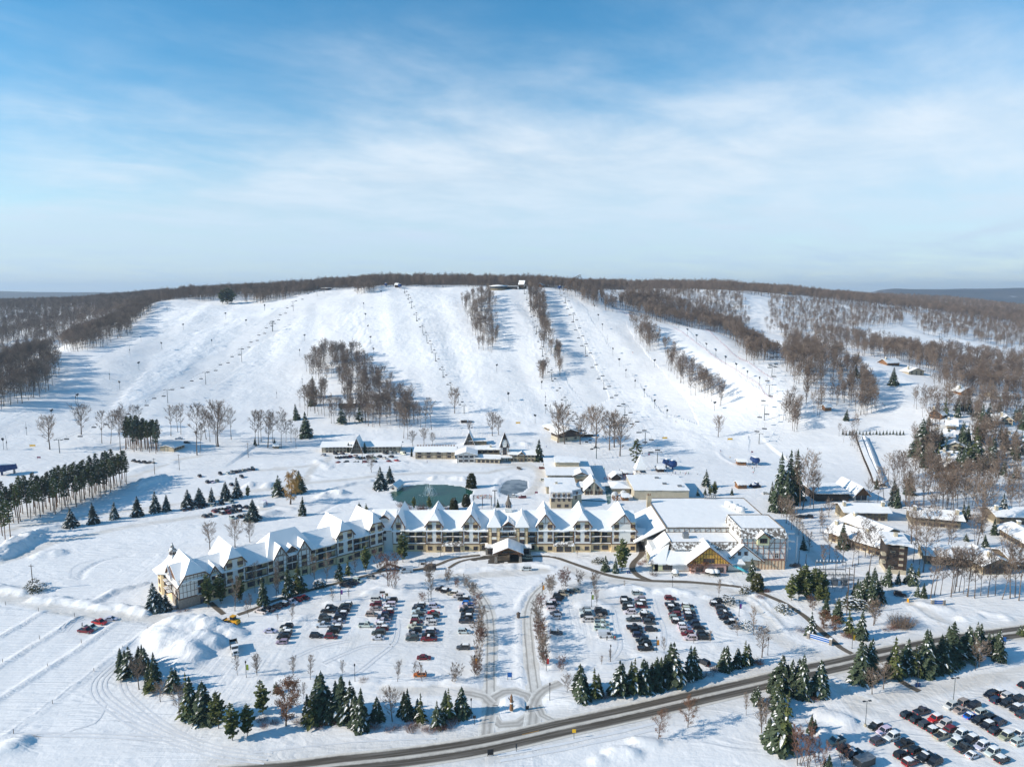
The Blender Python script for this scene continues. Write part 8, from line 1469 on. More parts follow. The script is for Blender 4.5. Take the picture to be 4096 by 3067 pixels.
LIFTS = [('six-tower chair lift on the broad valley-side slope', 'liftpost', 3.2, 2.6, [(ZA,480,1530,1420), (ZA,910,1330,1235), (ZA,1350,1130,1020), (ZA,1655,975,875), (ZA,1945,800,695), (ZA,2195,545,465), (ZB,180,550,470), (ZB,348,388,312), (ZB,540,275,200), (ZB,596,245,195)]),
 ('old green double chair lift beside the wide middle run', 'liftgreen', 2.0, 1.9, [(ZB,1722,1210,1168), (ZB,1675,1130,1068), (ZB,1616,1045,980), (ZB,1553,925,865), (ZB,1492,795,735), (ZB,1457,712,665), (ZB,1423,640,590), (ZB,1390,575,530), (ZB,1340,470,420), (ZB,1300,372,320), (ZB,1274,305,260), (ZB,1245,250,205)]),
 ('old double chair lift between the mogul strip and the wood', 'liftgreen', 2.0, 1.9, [(ZG,775,168,92), (ZC,530,1176,1105), (ZC,415,946,885), (ZC,343,762,700), (ZC,293,577,525), (ZC,246,392,350), (ZC,217,296,255), (ZC,195,245,210)]),
 ('detachable chair lift over the widest run', 'liftpost', 3.2, 3.0, [(ZG,1265,205,150), (ZC,1167,1462,1360), (ZC,1003,1257,1155), (ZC,835,1022,945), (ZC,688,737,670), (ZC,590,477,420), (ZC,527,330,280), (ZC,482,262,205)]),
 ('chair lift up the gully side run', 'liftpost', 3.2, 2.6, [(ZD,80,1457,1370), (ZD,122,1270,1145), (ZD,160,1070,985), (ZD,183,921,830), (ZD,208,762,690), (ZD,225,690,630)]),
 ('chair lift on the far second hill', 'liftpost', 3.2, 2.4, [(ZD,1530,620,590), (ZD,1030,475,440), (ZD,745,430,355), (ZC,1937,240,185)])]
n_ch = 0
for li, (lab, mt, cw, arm, tw) in enumerate(LIFTS):
    pos = []
    for Zf, x, yb, yt in tw:
        p = gz(Zf, x, yb); zc = proj(*p)[2]; h = max(8.0, min(15.0, (yb - yt) * .4973 * zc / FPX)); pos.append((p, h))
    for i, (p, h) in enumerate(pos):
        a, b = pos[max(i-1, 0)][0], pos[min(i+1, len(pos)-1)][0]; rz = math.atan2(b.y - a.y, b.x - a.x) - math.pi / 2
        ms = tower_mesh(h, arm, M[mt]); e = empty('lift_tower', p, rz, 'lift tower of the ' + lab, 'lift tower', 'towers of the ' + lab); obj('post', ms[0], e); obj('crossarm', ms[1], e); obj('sheave_train', ms[2], e); 
    for s in (-1, 1):
        cb = MB(); pl = []
        for i, (p, h) in enumerate(pos):
            a, b = pos[max(i-1, 0)][0], pos[min(i+1, len(pos)-1)][0]; d = (b - a).to_2d().normalized(); q = p + Vector((d.y, -d.x, 0)) * s * arm + Vector((0, 0, h)); pl.append(q)
        for a, b in zip(pl[:-1], pl[1:]):
            m_ = a.lerp(b, .5) - Vector((0, 0, (b - a).length * .015)); cb.tube([a, m_, b], [.035] * 3, 3, 0, False)
        tag(cb.build('haul_rope', M['darkmetal']), ('rising' if s > 0 else 'returning') + ' rope of the ' + lab, 'cable')
        if li == 5: continue
        for a, b in zip(pl[:-1], pl[1:]):
            ln = (b - a).length; k = max(1, int(ln / (26 if cw > 2.5 else 20)))
            for j in range(k):
                t = (j + .5 + .12 * s) / k; q = a.lerp(b, t) - Vector((0, 0, ln * .03 * t * (1 - t) * 2)); o = obj('lift_chair', CHM[cw]); o.location = q; o.rotation_euler = (0, 0, math.atan2(b.y - a.y, b.x - a.x) - math.pi / 2); o.scale = (1.15,) * 3
                tag(o, 'empty chair hanging on the ' + lab, 'lift chair', 'chairs of the ' + lab); n_ch += 1
def terminal(Zf, x, y, rz, label, sc=1.0):
    p = gz(Zf, x, y); e = empty('lift_terminal', p, rz, label, 'lift terminal', None, sc); b = MB(); b.lathe([(2.8, 2.6), (3.5, 4.2), (3.2, 6.2), (1.6, 7.4), (.1, 7.8)], 12, (-3, 0, 0)); b.mesh([(-3,-3.3,3.0),(6,-2.4,3.6),(6,2.4,3.6),(-3,3.3,3.0),(-3,-2.6,7.2),(5.4,-1.7,6.6),(5.4,1.7,6.6),(-3,2.6,7.2)], [(0,3,2,1),(4,5,6,7),(0,1,5,4),(1,2,6,5),(2,3,7,6),(3,0,4,7)]); b.build('housing', M['bluepaint'], e); s = MB(); s.mesh([(-4.5,-1.8,7.45),(5,-1.3,6.75),(5,1.3,6.75),(-4.5,1.8,7.45),(-4,-1.2,8.0),(4.6,-.8,7.1),(4.6,.8,7.1),(-4,1.2,8.0)], [(4,5,6,7),(0,1,5,4),(1,2,6,5),(2,3,7,6),(3,0,4,7)]); s.build('snow', M['roof_snow'], e)
    for q in (-3, 4): m = MB(); m.tube([(q, 0, 0), (q, 0, 4.6)], [.7, .55], 8); m.build('leg', M['bluepaint'] if q < 0 else M['steel'], e)
    w = MB(); w.lathe([(2.6, 3.7), (2.7, 3.9), (2.6, 4.1)], 14, (-3, 0, 0)); w.build('bullwheel', M['darkmetal'], e)
terminal(ZE, 60, 295, R(35), 'blue lift terminal at the foot of the valley-side slope', .95); terminal(ZG, 1365, 250, R(120), 'blue and white lift terminal at the plaza edge', .9); terminal(ZG, 2048, 215, R(95), 'blue lift terminal on the beginner slope', .75); terminal(ZB, 1205, 205, R(100), 'dark lift terminal on the summit above the wide run', .9); terminal(ZC, 478, 215, R(100), 'blue summit terminal of the detachable lift', .8); terminal(ZB, 1095, 200, R(90), 'small blue terminal at the summit forest edge', .7)
def gun_mesh(kind):
    m = MB(); m.tube([(0, 0, -.5), (0, 0, 5.6)], [.13, .1], 6); h = MB()
    if kind == 0: h.tube([(-.9, 0, 6.1), (.9, 0, 6.5)], [.5, .62], 10); h.box(-.35, .35, -.35, .35, 5.3, 5.9)
    else: h.bar((0, 0, 5.6), (0, .3, 8.4), .09); h.box(-.3, .3, -.2, .2, 4.0, 4.9)
    return m.data('gun_post', M['liftpost']), h.data('gun_head', M['darkmetal'])
GUN = [gun_mesh(0), gun_mesh(1)]
GUNS = [(ZA, 'on the broad valley-side slope', [(1345,392,1),(1135,636,1),(1045,742,1),(1118,866,0),(882,936,1),(963,1012,0),(612,1132,1),(627,1132,0),(420,1262,0),(215,1387,1),(57,1502,1),(1475,547,0),(1300,692,0),(1705,667,0),(1815,447,0),(1980,507,0),(2130,382,0),(30,1500,0)]), (ZB, 'along the wide middle run', [(118,377,0),(440,632,0),(400,747,0),(215,1082,1),(420,967,1),(915,377,0),(930,462,0),(950,562,0),(970,652,0),(995,747,0),(1055,277,0),(1985,887,0),(2078,1117,0)]),
        (ZC, 'down the centre of the widest run', [(758,397,0),(790,472,0),(823,547,0),(862,652,1),(908,742,0),(958,832,0),(1012,922,0),(1085,1012,0),(1160,1087,0),(1242,1167,0),(1343,1247,0),(905,397,0)]), (ZC, 'beside the red netting', [(1507,587,0),(1580,642,0),(1658,712,0),(1735,767,0),(1813,827,0),(1897,887,0),(1987,947,0),(2085,997,0),(1435,527,0)]), (ZC, 'at the foot of the mogul strip', [(335,1017,0),(366,1117,1),(367,1207,0),(282,1292,0),(67,1112,0),(1242,847,0),(1725,1190,0)])]
for Zf, wh, lst in GUNS:
    for x, y, k in lst:
        p = gz(Zf, x, y); e = empty('snow_gun', p, rnd.uniform(0, 6.28), ('snow lance on a pole ' if k else 'fan snow gun on a post ') + wh, 'snow gun', ('snow lances ' if k else 'snow guns ') + wh, 1.25); obj('post', GUN[k][0], e); obj('head', GUN[k][1], e)

# ------------------------------------------------------------------ nets, fences, small evergreens, conveyor
M['rednet'] = mat('red_safety_net', (.5, .2, .22), .8, .1)
def net(Zf, label, *pts):
    e = empty('safety_net', (0, 0, 0), 0, label, 'net'); P = [gz(Zf, *p) for p in pts]; m, ps = MB(), MB()
    for a, b in zip(P[:-1], P[1:]):
        n = max(1, int((b - a).length / 5))
        for k in range(n):
            u, v = a.lerp(b, k / n), a.lerp(b, (k + 1) / n); u.z = float(zground(u.x, u.y).ravel()[0]); v.z = float(zground(v.x, v.y).ravel()[0])
            for h in (.3, .8, 1.3): m.bar(u + Vector((0, 0, h)), v + Vector((0, 0, h)), .03, .06)
            ps.bar(u - Vector((0, 0, .3)), u + Vector((0, 0, 1.9)), .08)
    m.build('netting', M['rednet'], e); ps.build('posts', M['darkmetal'], e)['kind'] = 'stuff'
net(ZC, 'red netting along the inner edge of the race run', (1400,525), (1500,590), (1650,700), (1690,742), (1850,850), (1960,920), (2080,985), (2130,1065), (2205,1105)); net(ZC, 'red netting along the outer edge of the race run', (1650,542), (1700,570), (1800,660), (1950,780), (2080,870), (2200,950)); net(ZC, 'red netting at the upper shoulder of the run', (930,362), (1000,405), (1090,440))
for x in range(755, 1260, 27):
    p = gz(ZD, x, 1384 + (x * 7 % 5)); plant('spruce%d' % (x % 3), p, 3.6 * rnd.uniform(.7, 1.2), 'young_spruce', 'small evergreen in the row across the run-out', 'row of small evergreens across the run-out')
def conveyor():
    P = [gz(ZH, *q) for q in ((880, 5), (905, 80), (940, 170), (975, 250), (1005, 320), (1025, 380))]; e = empty('ski_conveyor', P[-1], 0, 'covered conveyor lift wall running down beside the tubing hill', 'conveyor'); O = P[-1]; m, s = MB(), MB()
    for a, b in zip(P[:-1], P[1:]):
        m.bar(a - O + Vector((0, 0, .8)), b - O + Vector((0, 0, .8)), 3.0, 3.2); s.bar(a - O + Vector((0, 0, 2.5)), b - O + Vector((0, 0, 2.5)), 3.2, .4)
    m.build('housing', M['darkwood'], e); s.build('snow', M['roof_snow'], e)
    for a, b in zip(P[:-1], P[1:]):
        n = max(1, int((b - a).length / 4))
        for k in range(n): q = a.lerp(b, k / n) - O + Vector((-2.0, 0, 0)); w = MB(); w.bar(q, q + Vector((0, 0, 2.6)), .5); w.build('post', M['darkwood'], e)
conveyor()
def mound(name, label, Zf, pts, w, h):
    P = [gz(Zf, *q) for q in pts]; m = MB(); rows_ = []
    for i, p in enumerate(P):
        d = (P[min(i+1, len(P)-1)] - P[max(i-1, 0)]).normalized(); n = Vector((-d.y, d.x, 0)); rows_.append([p + n * w * t + Vector((0, 0, h * math.cos(t * math.pi / 2) - .3 * abs(t))) for t in (-1, -.7, -.35, 0, .35, .7, 1)])
    for a, b in zip(rows_[:-1], rows_[1:]):
        for k in range(6): m.poly([a[k], a[k+1], b[k+1], b[k]])
    return m.build(name, M['snow'], None, True)
structure(mound('snow_wall', '', ZH, ((925, 10), (960, 90), (1000, 200), (1040, 300), (1075, 400)), 3.4, 2.6), 'long shaped snow wall beside the conveyor')

# ------------------------------------------------------------------ lamps, poles, signs
def lamp_mesh():
    a = MB(); a.tube([(0, 0, -.2), (0, 0, .5), (0, 0, 4.6)], [.16, .08, .06], 6); b = MB(); b.lathe([(.12, 4.6), (.22, 5.0), (.18, 5.2), (.02, 5.4)], 8); c = MB(); c.box(.1, .75, -.02, .02, 2.6, 4.2); return a.data('lamp_post', M['darkmetal']), b.data('lamp_head', M['black']), c
LP, LHd, _b = lamp_mesh(); BAN = {}
for nm, cl in (('green', (.25, .32, .04)), ('purple', (.17, .05, .25)), ('red', (.45, .04, .03)), ('orange', (.6, .24, .03)), ('yellow', (.55, .35, .03))): BAN[nm] = (lambda q: q.data('banner_' + nm, mat('banner_' + nm, cl, .8, .1)))(lamp_mesh()[2])
for Zf, x, y, bn, wh in [(ZJ,730,278,'purple','at the second parking row'), (ZJ,1435,290,None,'at the fourth parking row'), (ZJ,845,925,None,'behind the spruce belt'), (ZI,1982,900,'green','at the corner of the lot near the dump truck'), (ZJ,1808,850,'orange','among the birches at the lower drive'), (ZJ,1780,1215,None,'at the roundabout corner by the spruces'), (ZK,735,320,'green','before the short parking row'), (ZK,330,560,'green','beside the birches of the inner drive'), (ZK,372,850,'red','at the foot of the inner drive'), (ZK,400,1085,None,'on the mound beside the roundabout'), (ZK,1257,695,'orange','beside the black pickup truck'), (ZK,1385,188,None,'on the island before the dark red car'), (ZK,1922,395,'purple','at the outermost row'), (ZK,888,765,None,'on the lower island of the hall lot'), (ZK,2153,710,None,'at the lower corner of the hall lot'), (ZL,828,655,'yellow','beside the highway at the path crossing'), (ZL,1357,940,None,'at the blue bins'), (ZL,1820,830,None,'behind the spruce hedge'), (ZK,340,240,'orange','at the top of the inner drive'), (ZJ,1860,560,None,'halfway along the birch drive')]:
    p = gz(Zf, x, y); e = empty('street_lamp', p, 0, 'black lamp post %s%s' % ('with %s banner ' % bn if bn else '', wh), 'street lamp', None, 1.15); obj('post', LP, e); obj('lamp_head', LHd, e)
    if bn: obj('banner', BAN[bn], e)
for Zf, x, y, wh in [(ZL,935,1280,'at the corner of the first car row'), (ZL,1642,1085,'above the second car row')]:
    p = gz(Zf, x, y); e = empty('parking_lamp', p, R(10), 'tall double-armed parking lamp ' + wh, 'parking lamp'); a = MB(); a.tube([(0, 0, .6), (0, 0, 7.6)], [.1, .08], 6); a.build('pole', M['liftpost'], e); b = MB(); b.lathe([(.4, -.2), (.35, .7), (.02, .72)], 8); b.build('footing', M['tan'], e)
    for s in (-1, 1): c = MB(); c.box(s * .9 - .4, s * .9 + .4, -.2, .2, 7.5, 7.75); c.bar((0, 0, 7.6), (s * .6, 0, 7.6), .08); c.build('lamp_arm', M['darkmetal'], e)
for Zf, x, y, h, wh in [(ZE,268,1225,11,'standing in the bushes of the snowfield'), (ZE,1245,295,11,'by the lane beyond the pines'), (ZE,1443,260,11,'on the snowfield beyond the spruce row'), (ZE,1997,160,11,'near the slope foot'), (ZF,905,215,13,'in the lodge car park'), (ZF,245,470,11,'beside the golden willow'), (ZL,785,390,13,'in the substation bushes'), (ZL,795,230,12,'beside the spruce at the substation'), (ZH,400,1010,6,'by the hall drive'), (ZH,455,1040,6,'below the hall drive'), (ZL,838,180,11,'at the corner of the substation fence')]:
    p = gz(Zf, x, y); e = empty('utility_pole', p, rnd.uniform(-.4, .4), 'wooden utility pole ' + wh, 'utility pole'); a = MB(); a.tube([(0, 0, -.3), (0, 0, h)], [.2, .13], 6); a.build('pole', M['bark'], e)
    if h > 10: a = MB(); a.bar((-1.1, 0, h - .7), (1.1, 0, h - .7), .15); a.build('crossarm', M['bark'], e)
def text(parent, s, size, loc, m, rx=math.pi / 2, rz=0.0, name='lettering'):
    c = bpy.data.curves.new(name, 'FONT'); c.body = s; c.size = size; c.align_x = 'CENTER'; c.align_y = 'CENTER'; c.extrude = .01; c.materials.append(m); o = link(bpy.data.objects.new(name, c), parent); o.location = loc; o.rotation_euler = (rx, 0, rz); return o
def board(Zf, x, y, w, h, z, mt, name, label, cat, rz=0.0, posts=2, frame=None):
    p = gz(Zf, x, y); e = empty(name, p, rz, label, cat); m = MB(); m.box(-w/2, w/2, -.04, .04, z, z + h); m.build('panel', M[mt], e)
    for s in ((-1, 1) if posts == 2 else (0,)): q = MB(); q.box(s * w/2 - .06, s * w/2 + .06, .05, .15, -.2, z + h); q.build('post', M['darkmetal'], e)
    return e
M['signblue'] = mat('sign_blue', (.02, .12, .38), .5, .1); M['signyellow'] = mat('sign_yellow', (.8, .45, .02), .5, .1)
board(ZJ, 1935, 1520, 1.5, 1.5, .4, 'black', 'roadside_board', 'dark square board on two posts beside the highway', 'sign board', R(10))
e = board(ZK, 595, 1380, 1.0, 1.0, 1.8, 'signyellow', 'warning_sign', 'yellow warning sign on a post beside the highway', 'road sign', 0, 1); board(ZK, 78, 908, 1.3, 1.5, 1.0, 'signblue', 'direction_sign', 'small blue sign on the drive median', 'sign'); board(ZJ, 1805, 1270, .9, .9, 2.0, 'black', 'stop_sign', 'back of a round sign on a post at the exit', 'road sign', 0, 1); board(ZL, 2052, 625, 1.0, 1.6, 1.2, 'signblue', 'direction_sign', 'tall blue sign at the end of the spruce hedge', 'sign'); board(ZK, 132, 1485, .4, 1.2, 1.0, 'darkmetal', 'marker_post', 'narrow marker board beside the highway', 'marker', 0, 1); board(ZL, 908, 640, .7, .9, 1.6, 'black', 'road_sign', 'dark road sign at the highway crossing', 'road sign', R(20), 1); board(ZJ, 1065, 220, 2.0, .9, .5, 'darkwood', 'notice_board', 'wooden notice board on the snowy island', 'notice board', R(5)); board(ZJ, 1100, 245, 1.0, 1.2, .6, 'olive', 'map_board', 'green map board beside the notice board', 'notice board'); board(ZK, 220, 1165, .9, 1.1, .8, 'black', 'information_sign', 'small dark sign on the roundabout mound', 'sign', R(15))
def entrance_sign(Zf, x, y, rz, label, w=6.5):
    p = gz(Zf, x, y); e = empty('entrance_sign', p, rz, label, 'sign'); m = MB(); m.box(-w/2, w/2, -.15, .15, .6, 1.9); m.build('panel', M['signblue'], e); f = MB(); f.box(-w/2 - .1, w/2 + .1, -.2, .2, 1.9, 2.05); f.box(-w/2 - .1, w/2 + .1, -.2, .2, .45, .6); f.build('frame', M['whitepaint'], e)
    for s in (-1, 1): q = MB(); q.box(s * (w/2 + .4) - .45, s * (w/2 + .4) + .45, -.45, .45, 0, 2.2); k = q.build('stone_pillar', M['stone'], e); q = MB(); q.box(s * (w/2 + .4) - .5, s * (w/2 + .4) + .5, -.5, .5, 2.2, 2.45); q.build('snow_cap', M['roof_snow'], k)
    s = MB(); s.box(-w/2, w/2, -.17, -.152, 1.2, 1.35); s.build('stripe', M['whitepaint'], e)
entrance_sign(ZL, 565, 600, R(-38), 'blue and white entrance sign between stone pillars by the footpath'); entrance_sign(ZL, 1520, 305, R(0), 'small blue sign between stone pillars in the gate snowfield', 3.6)
def totem():
    p = gz(ZK, 92, 1165); e = empty('carved_totem', p + Vector((0, 0, .6)), 0, 'tall carved wooden figure on the roundabout mound', 'sculpture'); m = MB(); m.lathe([(.55, 0), (.6, .8), (.42, 1.2), (.55, 1.8), (.40, 2.4), (.5, 3.0), (.36, 3.5), (.42, 4.0), (.22, 4.5), (.05, 5.0)], 10); m.build('trunk', M['wood'], e, True); a = MB(); a.bar((-.9, 0, 3.9), (-.3, -.1, 3.1), .2); a.bar((.3, -.1, 2.3), (.7, -.2, 2.9), .2); a.build('carved_arms', M['bark'], e); s = MB(); s.lathe([(.44, 1.9), (.5, 2.3), (.42, 2.5)], 10); s.build('painted_band', M['whitepaint'], e)
totem()
def wreath_log():
    p = gz(ZK, 148, 408); e = empty('stump_carving', p, 0, 'small brown carved stump at the head of the median', 'sculpture'); m = MB(); m.lathe([(.5, 0), (.7, .6), (.6, 1.3), (.8, 1.8), (.3, 2.2)], 8); m.build('stump', M['bark'], e); a = MB(); a.bar((-.8, 0, 1.5), (.8, 0, 1.8), .25); a.build('branch', M['bark'], e)
wreath_log()
def gate():
    p = gz(ZL, 1278, 280); e = empty('gate_barrier', p, R(-35), 'yellow barrier gate across the lodge drive', 'barrier'); m = MB(); m.box(-.35, .35, -.35, .35, 0, 1.3); m.build('cabinet', M['yellowpaint'], e); a = MB(); a.bar((0, 0, 1.1), (1.6, .4, 4.6), .12); a.build('boom', M['whitepaint'], e)
gate()
for Zf, x, y, lab in [(ZL,1357,962,'two blue waste bins by the footpath'), (ZG,1035,1090,'blue bin on the lodge lawn'), (ZI,1870,415,'blue barrels beside the loader')]:
    p = gz(Zf, x, y); e = empty('waste_bin', p, 0, lab.replace('two ', 'pair of '), 'bin'); 
    for s in (-1, 1): m = MB(); m.lathe([(.32, 0), (.36, 1.0), (.30, 1.15), (.02, 1.2)], 8, (s * .45, 0, 0)); m.build('barrel', M['bluepaint'], e)
def substation():
    p = gz(ZH, 590, 1215); e = empty('electric_substation', p, R(0), 'steel-framed electric substation behind a wire fence', 'substation')
    for r_, (y, h) in enumerate(((0, 6), (7, 8.5))):
        for k in range(4): m = MB(); x = k * 4.2; m.bar((x, y, 0), (x, y, h), .22); m.build('frame_post', M['steel'], e)
        for z in (h * .62, h): m = MB(); m.bar((0, y, z), (12.6, y, z), .22); m.bar((0, y + .8, z), (12.6, y + .8, z), .18); m.build('frame_beam', M['steel'], e)
        for k in range(9): m = MB(); x = .6 + k * 1.42; m.lathe([(.1, 0), (.22, .15), (.1, .3), (.22, .45), (.1, .6), (.2, .75), (.05, .9)], 6, (x, y + .4, h + .1)); m.build('insulator', M['whitepaint'], e)
    for k in range(3): m = MB(); x = 1.5 + k * 4; m.box(x, x + 2.0, 2.5, 4.5, .4, 3.0); m.build('transformer', M['steel'], e)
    f = MB(); c = [(-2, -3), (15, -3), (15, 12), (-2, 12), (-2, -3)]
    for a, b in zip(c[:-1], c[1:]):
        for z in (.3, .9, 1.5, 2.1): f.bar((*a, z), (*b, z), .04)
        n = 6
        for k in range(n): q = Vector((*a, 0)).lerp(Vector((*b, 0)), k / n); f.bar(q, q + Vector((0, 0, 2.2)), .07)
    f.build('wire_fence', M['steel'], e)
substation()
def toboggan():
    p = Vector((92, 1072, float(zground(np.array([92.]), np.array([1072.]))[0]))); e = empty('bridge_tower', p, R(15), 'curved orange timber structure rising over the ridge trees', 'structure'); m = MB(); prev = None
    for k in range(12):
        t = k / 11; q = Vector((-14 + 30 * t, 0, 2 + 24 * math.sin(t * 1.35)))
        if prev: m.bar(prev, q, .8); m.bar(prev + Vector((0, 0, -2.5)), q + Vector((0, 0, -2.5)), .6); m.bar(prev, q + Vector((0, 0, -2.5)), .4)
        prev = q
    m.build('curved_truss', M['wood'], e)
    for k in (3, 5, 7, 9, 11): t = k / 11; q = Vector((-14 + 30 * t, 0, 0)); n = MB(); n.bar(q, q + Vector((0, 0, 24 * math.sin(t * 1.35))), .6); n.build('post', M['wood'], e)
toboggan()
def fountain():
    p = gz(ZF, 1440, 458); e = empty('fountain', Vector((p.x, p.y, 0)), 0, 'white fountain jets in the green pond', 'fountain'); m = MB(); g = random.Random(2); M['spray'] = mat('fountain_spray', (.75, .8, .8), .5, .05)
    for k in range(26):
        a = k / 26 * 6.283; r = g.uniform(1.2, 5.2); h = g.uniform(4.5, 8.5) * (1.2 - r / 8); pts_ = [(r * t * math.cos(a), r * t * math.sin(a), 4 * h * t * (1 - t) * .5 + h * .5 * (1 - abs(2 * t - 1)) if t < 1 else -.1) for t in (0, .2, .4, .6, .8, 1.0)]; m.tube(pts_, [.03, .05, .06, .06, .06, .05], 3, 0, False)
    m.build('water_jets', M['spray'], e); q = MB(); q.lathe([(.6, -.2), (.6, .1), (.1, .12)], 8); q.build('nozzle', M['darkmetal'], e)
    f = MB(); 
    for k in range(90): a = g.uniform(0, 6.28); r = g.uniform(.5, 6); f.poly([(r * math.cos(a) + dx, r * math.sin(a) + dy, -.035) for dx, dy in ((-.25, -.1), (.25, -.1), (.2, .15), (-.2, .12))])
    f.build('foam', M['spray'], e)['kind'] = 'stuff'
fountain()
def pergola():
    p = gz(ZF, 1870, 560); e = empty('light_pergola', p, 0, 'steel pergola strung with coloured bulbs behind the lodge roof', 'pergola'); cl = [M['redpaint'], M['yellowpaint'], M['bluepaint'], M['whitepaint']]
    for x in (-5, 0, 5):
        for y in (-3, 3): m = MB(); m.bar((x, y, 0), (x, y, 6), .2); m.build('post', M['darkmetal'], e)
    m = MB()
    for y in (-3, -1, 1, 3): m.bar((-5.5, y, 6), (5.5, y, 6), .18)
    for x in (-5, -2.5, 0, 2.5, 5): m.bar((x, -3.4, 6.15), (x, 3.4, 6.15), .15)
    m.build('beams', M['darkmetal'], e); b = MB(); g = random.Random(3)
    for k in range(70): x, y = g.uniform(-5.4, 5.4), g.uniform(-3.4, 3.4); b.box(x - .15, x + .15, y - .15, y + .15, 6.25, 6.5, k % 4)
    b.build('bulbs', cl, e)['kind'] = 'stuff'; t = MB(); t.tube([(7, 1, 0), (7, 1, 9.5)], [.3, .25], 8); t.build('mast', M['darkmetal'], e); t = MB(); t.box(5.6, 8.4, .6, 1.4, 9.3, 9.6); t.build('mast_head', M['darkmetal'], e)
pergola()
for Zf, x, y, lab in [(ZC,1190,1560,'red flag banner on the slope behind the square tower'), (ZG,2020,128,'red banner at the beginner slope lift'), (ZE,300,178,'red banner by the valley-side lift'), (ZG,280,465,'red feather banner on the snow by the ring drive')]:
    p = gz(Zf, x, y); e = empty('banner_flag', p, R(20), lab, 'flag'); m = MB(); m.bar((0, 0, 0), (0, 0, 2.6), .07); m.build('pole', M['darkmetal'], e); m = MB(); m.poly([(0, 0, 1.2), (2.2, .2, 1.1), (2.0, .3, 2.2), (0, 0, 2.5)]); m.build('cloth', M['rednet'], e)
for Zf, x, y, lab in [(ZC,145,1292,'below the mogul strip'), (ZC,1325,1425,'near the timber slope lodge'), (ZC,1850,1430,'at the run-out'), (ZA,262,1478,'by the valley-side lift')]:
    p = gz(Zf, x, y); e = empty('slow_banner', p, R(5), 'yellow banner stretched between poles ' + lab, 'banner'); m = MB(); m.box(-2, 2, -.03, .03, .5, 1.7); m.build('cloth', M['signyellow'], e)
    for s in (-2, 2): m = MB(); m.bar((s, 0, 0), (s, 0, 2), .07); m.build('pole', M['darkmetal'], e)
def swing_frame():
    m = MB()
    for y in (-1, 1):
        for s in (-1, 1): m.bar((s * .9 * .0 + y * 1.6, s * .9, 0), (y * 1.4, 0, 2.6), .12)
    m.bar((-1.6, 0, 2.6), (1.6, 0, 2.6), .14); return m
p = gz(ZF, 1388, 1030); e = empty('swing_bench', p, 0, 'wooden bench swing in its frame on the lodge lawn', 'swing'); swing_frame().build('frame', M['darkwood'], e); m = MB(); m.box(-.9, .9, -.3, .3, .6, .68); m.box(-.9, .9, .28, .34, .68, 1.3); m.build('seat', M['darkwood'], e)
p = gz(ZG, 155, 255); e = empty('log_sculpture', p, 0, 'heap of crossed logs on the snowy ring island', 'sculpture'); m = MB(); g = random.Random(6)
for k in range(9): a = g.uniform(0, 6.3); m.bar((-1.8 * math.cos(a), -1.8 * math.sin(a), .3), (1.8 * math.cos(a), 1.8 * math.sin(a), g.uniform(.6, 1.9)), .28)
m.build('logs', M['bark'], e)
# plaza behind the lodge: green mats, fire tables
M['mat'] = mat('green_walk_mat', (.10, .17, .15), .9, .2, .5, col2=(.6, .62, .62), mixscale=.3, lo=.5, hi=.7); q = MB(); pl = [G(*Z6(x, y)) for x, y in ((1035, 690), (1110, 690), (1120, 800), (1115, 930), (1070, 955), (1050, 830))]; q.poly([(p.x, p.y, .16) for p in reversed(pl)]); structure(q.build('walkway', M['mat']), 'green mats laid across the plaza'); q = MB(); pl = [G(*Z6(x, y)) for x, y in ((700, 885), (1050, 905), (1050, 915), (700, 900))]; q.poly([(p.x, p.y, .17) for p in reversed(pl)]); structure(q.build('walkway', M['mat']), 'green mat edge of the plaza')
for k, (x, y) in enumerate([(1150,880),(1180,870),(1210,885),(1165,900),(1200,905),(1230,895),(1140,860),(1215,865)]):
    p = G(*Z6(x, y)); e = empty('patio_chair', p, k * .9, 'orange wooden patio chair around the plaza fire pit', 'chair', 'orange chairs around the plaza fire pit', 1.5); m = MB(); m.box(-.3, .3, -.3, .3, .35, .42); m.build('seat', M['wood'], e); m = MB(); m.box(-.3, .3, .26, .34, .4, 1.1); m.build('backrest', M['wood'], e)
    for sx in (-.26, .26):
        for sy in (-.26, .26): m = MB(); m.box(sx - .04, sx + .04, sy - .04, sy + .04, 0, .36); m.build('leg', M['wood'], e)
M['clear'] = mat('frosted_dome_panel', (.55, .57, .58), .3, .1)
for x, y in ((1175, 830), (1300, 805), (1195, 960)):
    p = G(*Z6(x, y)); e = empty('igloo_dome', p, 0, 'clear garden igloo dome on the plaza', 'dome tent', 'igloo domes on the plaza'); m = MB(); m.lathe([(2.2, 0), (2.1, 1.0), (1.6, 1.9), (.8, 2.4), (.05, 2.5)], 10); m.build('shell', M['clear'], e); f = MB()
    for k in range(10): a = 2 * math.pi * (k + .5) / 10; f.tube([(2.22 * math.cos(a), 2.22 * math.sin(a), 0), (1.64 * math.cos(a), 1.64 * math.sin(a), 1.92), (0, 0, 2.55)], [.05] * 3, 4, 0, False)
    f.build('frame', M['steel'], e)
